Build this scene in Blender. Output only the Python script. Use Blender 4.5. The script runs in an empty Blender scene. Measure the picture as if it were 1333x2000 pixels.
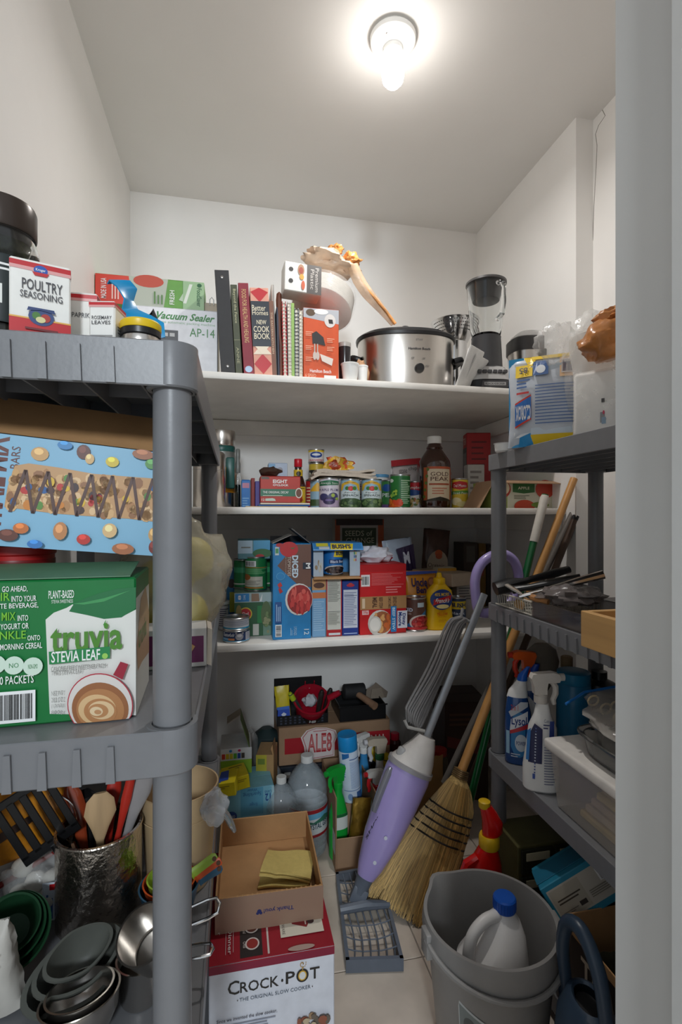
import bpy, bmesh, math, random
from mathutils import Vector, Matrix, noise as mnoise
from mathutils.geometry import tessellate_polygon
random.seed(7)
SC = bpy.context.scene
COL = SC.collection
PI = math.pi
# ------------------------------------------------------------------ camera
F, YAW, H, HZ = 990.0, math.radians(11.8), 1.12, 1010.0
cd = bpy.data.cameras.new('camera'); cam = bpy.data.objects.new('camera', cd); COL.objects.link(cam)
cd.sensor_fit = 'HORIZONTAL'; cd.sensor_width = 36.0; cd.lens = F/1333*36.0
cd.shift_y = (HZ-1000)/1333; cd.clip_start = 0.02
cam.location = (0, 0, H); cam.rotation_euler = (PI/2, 0, -YAW)
SC.camera = cam
# ------------------------------------------------------------------ world, lights, exposure
w = bpy.data.worlds.new('world'); SC.world = w; w.use_nodes = True
w.node_tree.nodes['Background'].inputs[0].default_value = (0.88, 0.94, 1.0, 1)
w.node_tree.nodes['Background'].inputs[1].default_value = 0.36
def lamp(name, kind, loc, energy, size, col, rot=(0, 0, 0)):
    l = bpy.data.lights.new(name, kind); l.energy = energy; l.color = col
    if kind == 'AREA': l.shape = 'DISK'; l.size = size
    else: l.shadow_soft_size = size
    o = bpy.data.objects.new(name, l); COL.objects.link(o); o.location = loc; o.rotation_euler = rot
    return o
# the ceiling light of the hall outside the pantry door (behind the camera)
lamp('hall_light', 'AREA', (-0.42, -3.20, 2.42), 52, 0.55, (0.86, 0.94, 1.0), (math.radians(72), 0, math.radians(-9)))
BULB_E = 24.0
vs = SC.view_settings; vs.view_transform = 'Standard'; vs.look = 'None'; vs.gamma = 1; vs.use_curve_mapping = False
vs.exposure = 0.74
SC.cycles.max_bounces = 12; SC.cycles.diffuse_bounces = 7; SC.cycles.glossy_bounces = 4; SC.cycles.transmission_bounces = 6; SC.cycles.transparent_max_bounces = 12
SC.cycles.caustics_reflective = False; SC.cycles.caustics_refractive = False
# ------------------------------------------------------------------ helpers
CA, SA = math.cos(YAW), math.sin(YAW)
def at(px, py, Y=None, Z=None, X=None):
    "the point of the place seen at a pixel of the photograph, on the plane Y, Z or X = const"
    l, v = (px-666.5)/F, (HZ-py)/F
    rx, ry, rz = l*CA+SA, CA-l*SA, v
    d = Y/ry if Y is not None else ((Z-H)/rz if Z is not None else X/rx)
    return Vector((d*rx, d*ry, H+d*rz))
def dep(p): return p[0]*SA + p[1]*CA
def lin(c):
    return tuple(((x/255)/12.92 if x/255 <= .04045 else ((x/255+.055)/1.055)**2.4) for x in c[:3])
_m = {}
def mat(name, c=(200, 200, 200), rough=.5, metal=0., var=.06, scale=30., bump=0., bscale=None, trans=0., alpha=1., ior=1.45, coat=0., emit=0., sss=0., stretch=None):
    if name in _m: return _m[name]
    m = bpy.data.materials.new(name); m.use_nodes = True; _m[name] = m
    nt = m.node_tree; N = nt.nodes; L = nt.links; b = N['Principled BSDF']
    tc = N.new('ShaderNodeTexCoord'); nz = N.new('ShaderNodeTexNoise'); nz.inputs['Scale'].default_value = scale
    nz.inputs['Detail'].default_value = 3
    src = tc.outputs['Object']
    if stretch:
        mp = N.new('ShaderNodeMapping'); mp.inputs['Scale'].default_value = stretch; L.new(src, mp.inputs[0]); src = mp.outputs[0]
    L.new(src, nz.inputs['Vector'])
    rp = N.new('ShaderNodeMapRange'); rp.inputs[3].default_value = 1-var*1.6; rp.inputs[4].default_value = 1+var*1.2
    rp.inputs[1].default_value = .25; rp.inputs[2].default_value = .75
    L.new(nz.outputs[0], rp.inputs[0])
    vm = N.new('ShaderNodeVectorMath'); vm.operation = 'SCALE'; vm.inputs[0].default_value = lin(c); L.new(rp.outputs[0], vm.inputs['Scale'])
    L.new(vm.outputs[0], b.inputs['Base Color'])
    b.inputs['Roughness'].default_value = rough; b.inputs['Metallic'].default_value = metal
    b.inputs['Transmission Weight'].default_value = trans; b.inputs['IOR'].default_value = ior; b.inputs['Alpha'].default_value = alpha
    b.inputs['Coat Weight'].default_value = coat
    if sss: b.inputs['Subsurface Weight'].default_value = sss; b.inputs['Subsurface Radius'].default_value = (.02, .02, .02)
    if emit: b.inputs['Emission Color'].default_value = (*lin(c), 1); b.inputs['Emission Strength'].default_value = emit
    if bump:
        bn = N.new('ShaderNodeTexNoise'); bn.inputs['Scale'].default_value = bscale or scale*3; bn.inputs['Detail'].default_value = 4
        L.new(src, bn.inputs['Vector'])
        bp = N.new('ShaderNodeBump'); bp.inputs['Strength'].default_value = bump; bp.inputs['Distance'].default_value = .004
        L.new(bn.outputs[0], bp.inputs['Height']); L.new(bp.outputs[0], b.inputs['Normal'])
    return m
def print_mat():
    m = bpy.data.materials.new('ink_print'); m.use_nodes = True; nt = m.node_tree; N = nt.nodes; b = N['Principled BSDF']
    a = N.new('ShaderNodeAttribute'); a.attribute_name = 'ink'
    nt.links.new(a.outputs['Color'], b.inputs['Base Color']); b.inputs['Roughness'].default_value = .42
    return m
INK = print_mat()
MC = lambda c, r=.5, **k: mat('paint_%d_%d_%d_%d' % (*c[:3], int(r*100)) + ''.join(k), c, r, **k)

class MB:
    "collects shapes; build() links them as one mesh object"
    def __init__(s): s.v = []; s.f = []; s.c = []
    def add(s, vs, fs, T=None, col=None):
        o = len(s.v)
        for p in vs:
            p = Vector(p); s.v.append(tuple(T @ p if T else p))
        for f in fs: s.f.append(tuple(i+o for i in f)); s.c.append(col)
        return s
    def box(s, x0, y0, z0, x1, y1, z1, T=None, col=None):
        v = [(x, y, z) for z in (z0, z1) for y in (y0, y1) for x in (x0, x1)]
        return s.add(v, [(0, 2, 3, 1), (4, 5, 7, 6), (0, 1, 5, 4), (2, 6, 7, 3), (0, 4, 6, 2), (1, 3, 7, 5)], T, col)
    def rbox(s, x0, y0, z0, x1, y1, z1, r=.003, seg=1, T=None, col=None):
        bm = bmesh.new(); bmesh.ops.create_cube(bm, size=1)
        for v in bm.verts:
            v.co = Vector(((x0+x1)/2+v.co.x*(x1-x0), (y0+y1)/2+v.co.y*(y1-y0), (z0+z1)/2+v.co.z*(z1-z0)))
        r = min(r, .49*min(x1-x0, y1-y0, z1-z0))
        bmesh.ops.bevel(bm, geom=list(bm.edges), offset=r, segments=seg, affect='EDGES', profile=.5)
        bm.verts.index_update()
        s.add([v.co.copy() for v in bm.verts], [[v.index for v in f.verts] for f in bm.faces], T, col); bm.free()
        return s
    def rings(s, R, closed=True, cap0=True, cap1=True, T=None, col=None):
        n = len(R[0]); v = [p for r in R for p in r]; f = []
        for i in range(len(R)-1):
            for j in range(n if closed else n-1):
                k = (j+1) % n
                f.append((i*n+j, i*n+k, (i+1)*n+k, (i+1)*n+j))
        if cap0: f.append(tuple(range(n-1, -1, -1)))
        if cap1: f.append(tuple((len(R)-1)*n+j for j in range(n)))
        return s.add(v, f, T, col)
    def lathe(s, prof, n=28, cx=0, cy=0, sx=1, sy=1, T=None, cap0=True, cap1=True, col=None):
        "prof: (r, z) or (r, z, dx, dy)"
        R = []
        for p in prof:
            r, z = p[0], p[1]; dx, dy = (p[2], p[3]) if len(p) > 3 else (0, 0)
            r = max(r, 1e-5)
            R.append([(cx+dx+sx*r*math.cos(2*PI*j/n), cy+dy+sy*r*math.sin(2*PI*j/n), z) for j in range(n)])
        return s.rings(R, True, cap0, cap1, T, col)
    def loft(s, secs, n=28, p=2.0, T=None, cap0=True, cap1=True, col=None):
        "superellipse sections (z, rx, ry, cx, cy)"
        R = []
        for q in secs:
            z, rx, ry = q[:3]; cx, cy = (q[3], q[4]) if len(q) > 3 else (0, 0); pp = q[5] if len(q) > 5 else p
            ring = []
            for j in range(n):
                a = 2*PI*(j+.5)/n; c, d = math.cos(a), math.sin(a)
                ring.append((cx+rx*math.copysign(abs(c)**(2/pp), c), cy+ry*math.copysign(abs(d)**(2/pp), d), z))
            R.append(ring)
        return s.rings(R, True, cap0, cap1, T, col)
    def tube(s, pts, r, n=8, T=None, closed=False, flat=1.0, up=None, col=None, cap=True, sm=0):
        pts = [Vector(p) for p in pts]; m = len(pts)
        rs = list(r) if isinstance(r, (list, tuple)) else [r]*m
        if sm:                                                   # Catmull-Rom through the points
            P, R_ = [], []
            for i in range(m if closed else m-1):
                g = (lambda k: pts[k % m]) if closed else (lambda k: pts[min(max(k, 0), m-1)])
                a, b, c, d = g(i-1), g(i), g(i+1), g(i+2)
                for k in range(sm):
                    t = k/sm; P.append(.5*((2*b)+(c-a)*t+(2*a-5*b+4*c-d)*t*t+(3*b-a-3*c+d)*t**3)); R_.append(rs[i]*(1-t)+rs[(i+1) % m]*t)
            if not closed: P.append(pts[-1]); R_.append(rs[-1])
            pts, rs, m = P, R_, len(P)
        R = []; nrm = None
        for i, p in enumerate(pts):
            if closed: t = pts[(i+1) % m]-pts[i-1]
            else: t = pts[min(i+1, m-1)]-pts[max(i-1, 0)]
            t = t.normalized() if t.length > 1e-9 else Vector((0, 0, 1))
            if nrm is None:
                nrm = (Vector(up) if up else (Vector((0, 0, 1)) if abs(t.z) < .9 else Vector((1, 0, 0))))
            nrm = (nrm - t*nrm.dot(t)); nrm = nrm.normalized() if nrm.length > 1e-6 else t.orthogonal().normalized()
            b = t.cross(nrm)
            R.append([p+(nrm*math.cos(2*PI*j/n)*flat+b*math.sin(2*PI*j/n))*rs[i] for j in range(n)])
        if closed: R.append(R[0]); cap = False
        return s.rings(R, True, cap, cap, T, col)
    def prism(s, poly, a0, a1, axis='y', T=None, col=None):
        "poly in the plane across axis: y -> (x, z), z -> (x, y), x -> (y, z)"
        mk = {'y': lambda p, a: (p[0], a, p[1]), 'z': lambda p, a: (p[0], p[1], a), 'x': lambda p, a: (a, p[0], p[1])}[axis]
        return s.rings([[mk(p, a0) for p in poly], [mk(p, a1) for p in poly]], True, True, True, T, col)
    def sheet(s, fn, nu, nv, th=.0012, T=None, col=None):
        "surface fn(u, v) with thickness"
        P = [[Vector(fn(i/nu, j/nv)) for j in range(nv+1)] for i in range(nu+1)]
        v = []; f = []
        for sg in (0, 1):
            for i in range(nu+1):
                for j in range(nv+1):
                    du = P[min(i+1, nu)][j]-P[max(i-1, 0)][j]; dv = P[i][min(j+1, nv)]-P[i][max(j-1, 0)]
                    q = du.cross(dv); q = q.normalized() if q.length > 1e-12 else Vector((0, 0, 1))
                    v.append(P[i][j]+q*(th if sg else 0))
        W = nv+1; O = (nu+1)*W
        for i in range(nu):
            for j in range(nv):
                a, b, c, d = i*W+j, (i+1)*W+j, (i+1)*W+j+1, i*W+j+1
                f.append((d, c, b, a)); f.append((a+O, b+O, c+O, d+O))
        ed = [(i*W, (i+1)*W) for i in range(nu)]+[(nu*W+j, nu*W+j+1) for j in range(nv)]+[((i+1)*W+nv, i*W+nv) for i in range(nu)]+[(j+1, j) for j in range(nv)]
        for a, b in ed: f.append((a, b, b+O, a+O))
        return s.add(v, f, T, col)
    def blob(s, c, rx, ry, rz, amp=.15, freq=3., seed=0, n=24, m=14, T=None, ptop=1., flatb=0., ridged=False):
        R = []
        for i in range(m+1):
            ph = PI*i/m; ring = []
            for j in range(n):
                th = 2*PI*j/n
                d = Vector((math.sin(ph)*math.cos(th), math.sin(ph)*math.sin(th), -math.cos(ph)))
                q = d*freq+Vector((seed*7.3, seed*3.1, 0))
                k = mnoise.noise(q)+.5*mnoise.noise(q*2.3)
                if ridged: k = (1-2*abs(k))*.7
                k = 1+amp*k
                z = d.z*k
                if flatb and z < -1+flatb: z = -1+flatb
                ring.append((c[0]+rx*d.x*k, c[1]+ry*d.y*k, c[2]+rz*z))
            R.append(ring)
        return s.rings(R, True, True, True, T)
    def build(s, name, m=None, parent=None, smooth=35, loc=None, rz=0):
        me = bpy.data.meshes.new(name); me.from_pydata(s.v, [], s.f)
        if any(c is not None for c in s.c):
            at_ = me.attributes.new('ink', 'FLOAT_COLOR', 'CORNER'); buf = []
            for poly, c in zip(me.polygons, s.c):
                l = lin(c or (128, 128, 128)); buf += [l[0], l[1], l[2], 1.0]*poly.loop_total
            at_.data.foreach_set('color', buf)
        me.materials.append(m or INK)
        if smooth:
            me.polygons.foreach_set('use_smooth', [True]*len(me.polygons)); me.set_sharp_from_angle(angle=math.radians(smooth))
        me.update()
        o = bpy.data.objects.new(name, me); COL.objects.link(o)
        if parent: o.parent = parent
        if loc: o.location = loc
        if rz: o.rotation_euler = (0, 0, rz)
        return o
_labels = {}
def tag(o, label, cat, group=None, kind=None):
    n = len(label.split()); assert 4 <= n <= 16, label
    _labels[label] = _labels.get(label, 0)+1
    o['label'] = label; o['category'] = cat
    if group: o['group'] = group
    if kind: o['kind'] = kind
    return o
def thing(name, label, cat, loc=(0, 0, 0), rz=0, group=None, rot=None):
    o = bpy.data.objects.new(name, None); COL.objects.link(o); o.empty_display_size = .05
    o.location = loc; o.rotation_euler = rot or (0, 0, rz)
    return tag(o, label, cat, group)
def struct(o): o['kind'] = 'structure'; return o
def rot(axis, deg, loc=(0, 0, 0)): return Matrix.Translation(loc) @ Matrix.Rotation(math.radians(deg), 4, axis)
# ------------------------------------------------------------------ flat print
_tx = {}
def text_mesh(s, bold):
    k = (s, bold)
    if k not in _tx:
        c = bpy.data.curves.new('t', 'FONT'); c.body = s; c.resolution_u = 2; c.offset = bold
        o = bpy.data.objects.new('t', c); me = bpy.data.meshes.new_from_object(o)
        V = [(v.co.x, v.co.y) for v in me.vertices]; P = [tuple(p.vertices) for p in me.polygons]
        bpy.data.objects.remove(o); bpy.data.curves.remove(c); bpy.data.meshes.remove(me)
        if V:
            x0, x1 = min(v[0] for v in V), max(v[0] for v in V); y0, y1 = min(v[1] for v in V), max(v[1] for v in V)
            V = [((x-x0)/max(x1-x0, 1e-6), (y-y0)/max(y1-y0, 1e-6)) for x, y in V]
        _tx[k] = (V, P)
    return _tx[k]
class Print:
    "flat print on a face; u, v run 0..1 over the face, later marks lie over earlier ones"
    def __init__(s, fn, du=None, e=.00022): s.fn = fn; s.mb = MB(); s.k = 1; s.du = du; s.e = e
    def _put(s, pts, faces, col, bump=True):
        s.mb.add([s.fn(u, v, s.k*s.e) for u, v in pts], faces, None, col)
        if bump: s.k += 1
    def rect(s, u0, v0, u1, v1, col, bump=True):
        n = max(1, int(math.ceil(abs(u1-u0)/s.du))) if s.du else 1
        pts = [(u0+(u1-u0)*i/n, v) for v in (v0, v1) for i in range(n+1)]
        s._put(pts, [(i, i+1, n+2+i, n+1+i) for i in range(n)], col, bump); return s
    def poly(s, pts, col, bump=True):
        if s.du:                                                 # fine enough to follow a curved surface
            V = [Vector((a, b, 0)) for a, b in pts]; st = [tuple(pts[i] for i in t) for t in tessellate_polygon([V])]; out = []
            while st:
                t = st.pop(); e = max(range(3), key=lambda k: abs(t[k][0]-t[(k+1) % 3][0]))
                if abs(t[e][0]-t[(e+1) % 3][0]) > s.du*1.3 and len(out) < 4000:
                    a, b, c = t[e], t[(e+1) % 3], t[(e+2) % 3]; m = ((a[0]+b[0])/2, (a[1]+b[1])/2); st += [(a, m, c), (m, b, c)]
                else: out.append(t)
            s._put([p for t in out for p in t], [(3*i, 3*i+1, 3*i+2) for i in range(len(out))], col, bump)
        else: s._put(pts, [tuple(range(len(pts)))], col, bump)
        return s
    def ell(s, cu, cv, ru, rv, col, n=20, rot=0, bump=True):
        c, d = math.cos(rot), math.sin(rot)
        return s.poly([(cu+ru*math.cos(2*PI*i/n)*c-ru*math.sin(2*PI*i/n)*d, cv+rv*math.cos(2*PI*i/n)*d+rv*math.sin(2*PI*i/n)*c) for i in range(n)], col, bump)
    def text(s, t, u0, v0, u1, v1, col, rot=0, bold=.012, shear=0.):
        V, P = text_mesh(t, bold)
        if not V: return s
        W, Hh = u1-u0, v1-v0
        q = {0: lambda a, b: (a, b), 90: lambda a, b: (1-b, a), 180: lambda a, b: (1-a, 1-b), 270: lambda a, b: (b, 1-a)}[rot]
        pts = []
        for a, b in V:
            a += shear*(b-.5); a, b = q(a, b); pts.append((u0+a*W, v0+b*Hh))
        s._put(pts, P, col); return s
    def lines(s, u0, v0, u1, v1, n, col, rag=.35, th=.45, seed=1, vert=False):
        rnd = random.Random(seed)
        for i in range(n):
            if vert:
                a = u0+(u1-u0)*(i+.5-th/2)/n; b = u0+(u1-u0)*(i+.5+th/2)/n
                s.rect(a, v0, b, v1-(v1-v0)*rag*rnd.random(), col, False)
            else:
                a = v1-(v1-v0)*(i+.5-th/2)/n; b = v1-(v1-v0)*(i+.5+th/2)/n
                s.rect(u0, b, u1-(u1-u0)*rag*rnd.random(), a, col, False)
        s.k += 1; return s
    def bars(s, u0, v0, u1, v1, n=14, col=(20, 20, 20), bg=(240, 240, 240), vert=True):
        s.rect(u0, v0, u1, v1, bg); rnd = random.Random(n); w = (u1-u0)/(n*1.1); h = (v1-v0)/(n*1.1)
        for i in range(n):
            if vert: a = u0+(u1-u0)*(.06+.88*i/n); s.rect(a, v0+(v1-v0)*.1, a+w*(.3+.5*rnd.random()), v1-(v1-v0)*.1, col, False)
            else: a = v0+(v1-v0)*(.06+.88*i/n); s.rect(u0+(u1-u0)*.1, a, u1-(u1-u0)*.1, a+h*(.3+.5*rnd.random()), col, False)
        s.k += 1; return s
    def bits(s, cu, cv, ru, rv, n, cols, size, seed=3, asp=1.):
        rnd = random.Random(seed)
        for i in range(n):
            a = rnd.random()*2*PI; r = math.sqrt(rnd.random())
            s.ell(cu+ru*r*math.cos(a), cv+rv*r*math.sin(a), size*(.6+.7*rnd.random()), size*asp*(.6+.7*rnd.random()), rnd.choice(cols), 8, rnd.random()*3 if asp == 1 else 0)
        return s
    def done(s, name='printed_design', parent=None): return s.mb.build(name, INK, parent, smooth=0)
def ff(w, h, d=0, side='front'):
    return {'front': lambda u, v, e: (-w/2+u*w, -e, v*h), 'right': lambda u, v, e: (w/2+e, u*d, v*h),
            'left': lambda u, v, e: (-w/2-e, d-u*d, v*h), 'top': lambda u, v, e: (-w/2+u*w, v*d, h+e)}[side]
def fc(r, h, z0=0, span=PI, ry=None):
    ry = ry or r
    return lambda u, v, e: ((r+e)*math.sin((u-.5)*span), -(ry+e)*math.cos((u-.5)*span), z0+v*h)
# ------------------------------------------------------------------ materials of the setting
M_wall = mat('wall_paint', (238, 236, 233), .55, var=.02, scale=4, bump=.12, bscale=40)
M_ceil = mat('ceiling_paint', (230, 228, 225), .5, var=.02, scale=3, bump=.12, bscale=30)
M_trim = mat('trim_gloss_paint', (206, 205, 202), .3, var=.02, scale=6, bump=.08, bscale=30)
M_shelf = mat('shelf_paint', (234, 231, 225), .42, var=.05, scale=9, bump=.15, bscale=60)
M_plas = mat('grey_plastic', (118, 119, 122), .36, var=.03, scale=40, bump=.03, bscale=200)
M_steel = mat('brushed_steel', (205, 200, 194), .24, 1.0, var=.06, scale=12, stretch=(1, 1, .05))
M_chrome = mat('chrome_steel', (215, 215, 215), .12, 1.0, var=.02)
M_black = mat('black_plastic', (26, 26, 28), .35, var=.1)
M_blackm = mat('black_matte', (34, 34, 36), .7, var=.12)
M_card = mat('cardboard', (178, 136, 92), .8, var=.07, scale=18, bump=.1, bscale=120)
M_cardl = mat('cardboard_outside', (160, 128, 100), .8, var=.06, scale=14, bump=.08, bscale=120)
M_white = mat('white_plastic', (232, 232, 230), .4, var=.03)
M_tin = mat('tin_metal', (200, 200, 200), .28, 1.0, var=.05)
M_glass = mat('clear_glass', (250, 252, 252), .02, trans=1.0, var=.0, ior=1.45)
M_film = mat('clear_film', (238, 238, 236), .2, trans=.0, alpha=.28, var=.15, scale=40, bump=.5, bscale=60)
# ------------------------------------------------------------------ the room
XL, XR, XJ, YB, YJ, ZC = -0.42, 1.11, 1.175, 2.20, 1.49, 2.45
FY0, FY1 = 0.24, 0.345                  # thickness of the wall with the door opening
DX0, DX1, DZ = -0.46, 0.3045, 2.95
floor = struct(MB().box(-1.6, -1.9, -.06, 1.6, YB+.05, -.004).build('floor', mat('grout', (150, 143, 134), .85, var=.1), smooth=0))
g0 = at(826, 1868, Z=0); ts = .335
M_tile = mat('stone_tile', (204, 192, 178), .38, var=.13, scale=9, bump=.05)
tm = MB().rbox(.0015, .0015, -.012, ts-.0015, ts-.0015, 0, .0012).build('tile', M_tile, floor, smooth=0); tdat = tm.data
bpy.data.objects.remove(tm)
for i in range(-6, 5):
    for j in range(-6, 6):
        x, y = g0.x+i*ts, g0.y+j*ts
        if x < -1.3 or x > 1.4 or y > YB+.1 or y < -1.6: continue
        o = bpy.data.objects.new('tile', tdat); COL.objects.link(o); o.parent = floor; o.location = (x, y, 0)
struct(MB().box(-.9, FY0, ZC, 1.5, YB+.1, ZC+.08).build('ceiling', M_ceil, smooth=0))
struct(MB().box(XL-.08, FY1, 0, XL, YB+.1, ZC).build('wall_left', M_wall, smooth=0))
struct(MB().box(XL-.08, YB, 0, XR+.2, YB+.08, ZC).build('wall_back', M_wall, smooth=0))
wr = struct(MB().prism([(XJ, FY1), (XJ+.1, FY1), (XJ+.1, YB+.08), (XR, YB+.08), (XR, YJ), (XJ, YJ)], 0, ZC, 'z').build('wall_right', M_wall, smooth=0))
def crack(pts, nm, parent):
    MB().tube(pts, .0011, 4).build(nm, mat('crack_dark', (128, 122, 116), .9), parent)
ck = [(1168, 205), (1176, 212), (1183, 226), (1170, 245), (1164, 262), (1167, 285), (1165, 330), (1161, 400), (1159, 470)]
crack([at(x, y, X=XJ) for x, y in ck], 'crack', wr)
struct(MB().box(DX1, FY0, 0, XJ+.1, FY1, ZC).box(XL-.5, FY0, 0, XL-.0, FY1, ZC).build('wall_front', M_wall, smooth=0))
# door jamb and casing seen at the right of the opening
jamb = MB(); jamb.rbox(DX1-.012, FY0-.02, 0, DX1+.05, FY1+.002, ZC-.001, .0015)
struct(jamb.build('trim_1', M_trim, smooth=0))
struct(MB().rbox(DX1-.022, FY0-.035, 0, DX1-.0125, FY0+.045, ZC-.001, .002).build('trim_2', M_trim, smooth=0))
struct(MB().rbox(DX1-.012, FY0-.045, 0, DX1+.10, FY0-.021, ZC-.001, .004, 2).build('trim_3', M_trim, smooth=0))
# ------------------------------------------------------------------ built-in shelves
SY = 1.54
SZ = (1.55, 1.15, .74)
for z, lab in zip(SZ, ('uppermost white painted wall shelf holding the cookbooks and the slow cooker', 'middle white painted wall shelf holding spinach cans and a tea bottle', 'lowest white painted wall shelf holding the mustard bottle and cartons')):
    t = thing('wall_shelf', lab, 'shelf', (0, SY, z-.021), group='built-in shelves on the back wall')
    MB().rbox(XL+.001, 0, 0, XR-.001, YB-SY-.001, .021, .0025, 2).build('board', M_shelf, t)
    MB().rbox(XL+.002, YB-SY-.021, -.06, XR-.002, YB-SY-.001, -.0005, .002).build('cleat', M_shelf, t)
    MB().rbox(XR-.022, .02, -.06, XR-.002, YB-SY-.022, -.0005, .002).build('cleat', M_shelf, t)
    MB().rbox(XL+.002, .02, -.06, XL+.022, YB-SY-.022, -.0005, .002).build('cleat', M_shelf, t)
# ------------------------------------------------------------------ plastic shelving units
RA = {}
TZ = (1.305, .896, .478, .065); TZR = (1.292, .880, .470, .065)
def unit(label, x0, x1, y0, y1, ridge_side, TZ, rh):
    "open moulded shelving: four tiers with rims and ribs, round posts in segments"
    t = thing('plastic_shelving_unit', label, 'shelving unit', ((x0+x1)/2, (y0+y1)/2, 0), group='grey plastic shelving units')
    W, D = (x1-x0)/2, (y1-y0)/2; pr = .0205; cr = .0258
    px, py = W-.0265, D-.0265
    for k, z in enumerate(TZ):
        m = MB()
        c_ = .022; m.prism([(-W+c_, -D+.003), (W-c_, -D+.003), (W-.003, -D+c_), (W-.003, D-c_), (W-c_, D-.003), (-W+c_, D-.003), (-W+.003, D-c_), (-W+.003, -D+c_)], -.008, -.002, 'z')                       # deck
        for sx in (-1, 1): m.rbox(sx*W-.004 if sx > 0 else -W, -D+.0268, -rh, sx*W if sx > 0 else -W+.004, D-.0268, .0, .0012)
        for sy in (-1, 1): m.rbox(-W+.0268, sy*D-.004 if sy > 0 else -D, -rh, W-.0268, sy*D if sy > 0 else -D+.004, .0, .0012)
        s = m.build('shelf_tier', M_plas, t, loc=(0, 0, z))
        r = MB(); n = int(2*W/.058)
        for i in range(1, n):
            x = -W+2*W*i/n; r.box(x-.0012, -D+.005, -.040, x+.0012, D-.005, -.008)
        n = int(2*D/.13)
        for i in range(1, n):
            y = -D+2*D*i/n; r.box(-W+.005, y-.0012, -.030, W-.005, y+.0012, -.008)
        r.build('underside_ribs', M_plas, s)
        if k < 3:                                          # moulded ridges on the rim, each a piece of its own
            n = int(2*W/.035)
            if RA.get((k, rh)) is None:
                RA[(k, rh)] = MB().prism([(-.0044, -rh+.0005), (.0044, -rh+.0005), (.0030, -.010), (-.0030, -.010)], -.0036, 0, 'y').build('ridge', M_plas, s, smooth=0).data
                bpy.data.objects.remove(bpy.data.objects['ridge'])
            sp = [(-W+.02+(2*W-.04)*i/n, -D, 0) for i in range(1, n)]; sp = [q for q in sp if abs(q[0]) < W-.058]
            if k in ridge_side: sp += [(-W, -D+2*D*i/int(2*D/.032), -PI/2) for i in range(2, int(2*D/.032)-1)]
            for x, y, a in sp:
                o = bpy.data.objects.new('ridge', RA[(k, rh)]); COL.objects.link(o); o.parent = s; o.location = (x, y, 0); o.rotation_euler = (0, 0, a)
        for sx in (-1, 1):
            for sy in (-1, 1):
                cb = MB().lathe([(cr, -rh), (cr+.0015, -rh+.002), (cr+.0015, -.0008), (cr+.0012, 0.0004), (pr+.001, 0.0004), (pr+.001, -rh), (cr, -rh)], 24, sx*px, sy*py, cap0=False, cap1=False)
                if k == 0: cb.lathe([(pr+.001, -.004), (pr+.001, -.001)], 24, sx*px, sy*py)
                cb.build('corner_collar', M_plas, s)
        zt = z-.004; zb = TZ[k+1]-.002 if k < 3 else .0
        for sx in (-1, 1):
            for sy in (-1, 1):
                MB().lathe([(pr-.003, zb), (pr, zb+.004), (pr, zt), (pr-.001, zt)], 24, sx*px, sy*py).build('post', M_plas, t)
    return t
UL = (-.398, -.041, .556, 1.418)
UR = (.691, 1.052, .372, 1.316)
unit('grey plastic shelving unit along the left wall, large post in the foreground', *UL, (), TZ, .048)
unit('grey plastic shelving unit along the right wall, half hidden by the door jamb', *UR, (1,), TZR, .043)
# ------------------------------------------------------------------ ceiling lamp
bl = at(768, 72, Z=ZC)
t = thing('ceiling_lamp', 'white porcelain ceiling lampholder with one glowing bare bulb', 'lamp', (bl.x, bl.y, ZC))
M_porc = mat('white_porcelain', (236, 235, 232), .15, var=.01, coat=.4)
MB().lathe([(.060, 0), (.064, -.006), (.062, -.016), (.050, -.026), (.030, -.032), (.027, -.034), (.027, -.045), (.024, -.048), (.021, -.06), (.010, -.06)], 40).build('porcelain_base', M_porc, t)
MB().lathe([(.0035, -.020), (.0055, -.024), (.0055, -.027), (.003, -.0285)], 12, -.026, -.032).build('screw', M_chrome, t)
MB().lathe([(.0035, -.020), (.0055, -.024), (.0055, -.027), (.003, -.0285)], 12, .026, .032).build('screw', M_chrome, t)
MB().lathe([(.013, -.055), (.014, -.066), (.020, -.076), (.028, -.092), (.031, -.107), (.028, -.122), (.018, -.134), (.006, -.139), (.0001, -.1395)], 28).build('bulb', mat('bulb_glow', (255, 250, 244), .4, emit=BULB_E, var=0), t)
# extra disk light added under the bulb to brighten the lower room
lamp('under_bulb_fill', 'AREA', (bl.x, bl.y, ZC-.1405), 4.0, .045, (1.0, .97, .935))
# ------------------------------------------------------------------ builders for groceries
WH, BK, RD = (238, 238, 236), (25, 25, 28), (190, 28, 36)
def fit(px0, px1, ptop, Y, base):
    "centre x, width, height of something seen between two pixel columns, standing at Y on base"
    a, b = at(px0, ptop, Y=Y), at(px1, ptop, Y=Y); c = at((px0+px1)/2, ptop, Y=Y)
    return (a.x+b.x)/2, b.x-a.x, c.z-base
def carton(name, label, px0, px1, ptop, Y, base, d, col, rz=0, cat='box', w=None, h=None, group=None, flaps=True, rough=.45, rot=None, z=None):
    cx, W, Hh = fit(px0, px1, ptop, Y, base); W = w or W; Hh = h or Hh
    t = thing(name, label, cat, (cx, Y, base+.0006), math.radians(rz), group)
    m = MC(col, rough) if isinstance(col, tuple) else col
    MB().rbox(-W/2, 0, 0, W/2, d, Hh, .0016).build('body', m, t)
    if flaps:
        for s in (0, 1):
            MB().rbox(-W/2+.001, .001+s*(d/2), Hh+.0003, W/2-.001, d/2-.0008+s*(d/2), Hh+.0012, .0004).build('flap', m, t)
    return t, W, Hh, d
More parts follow.
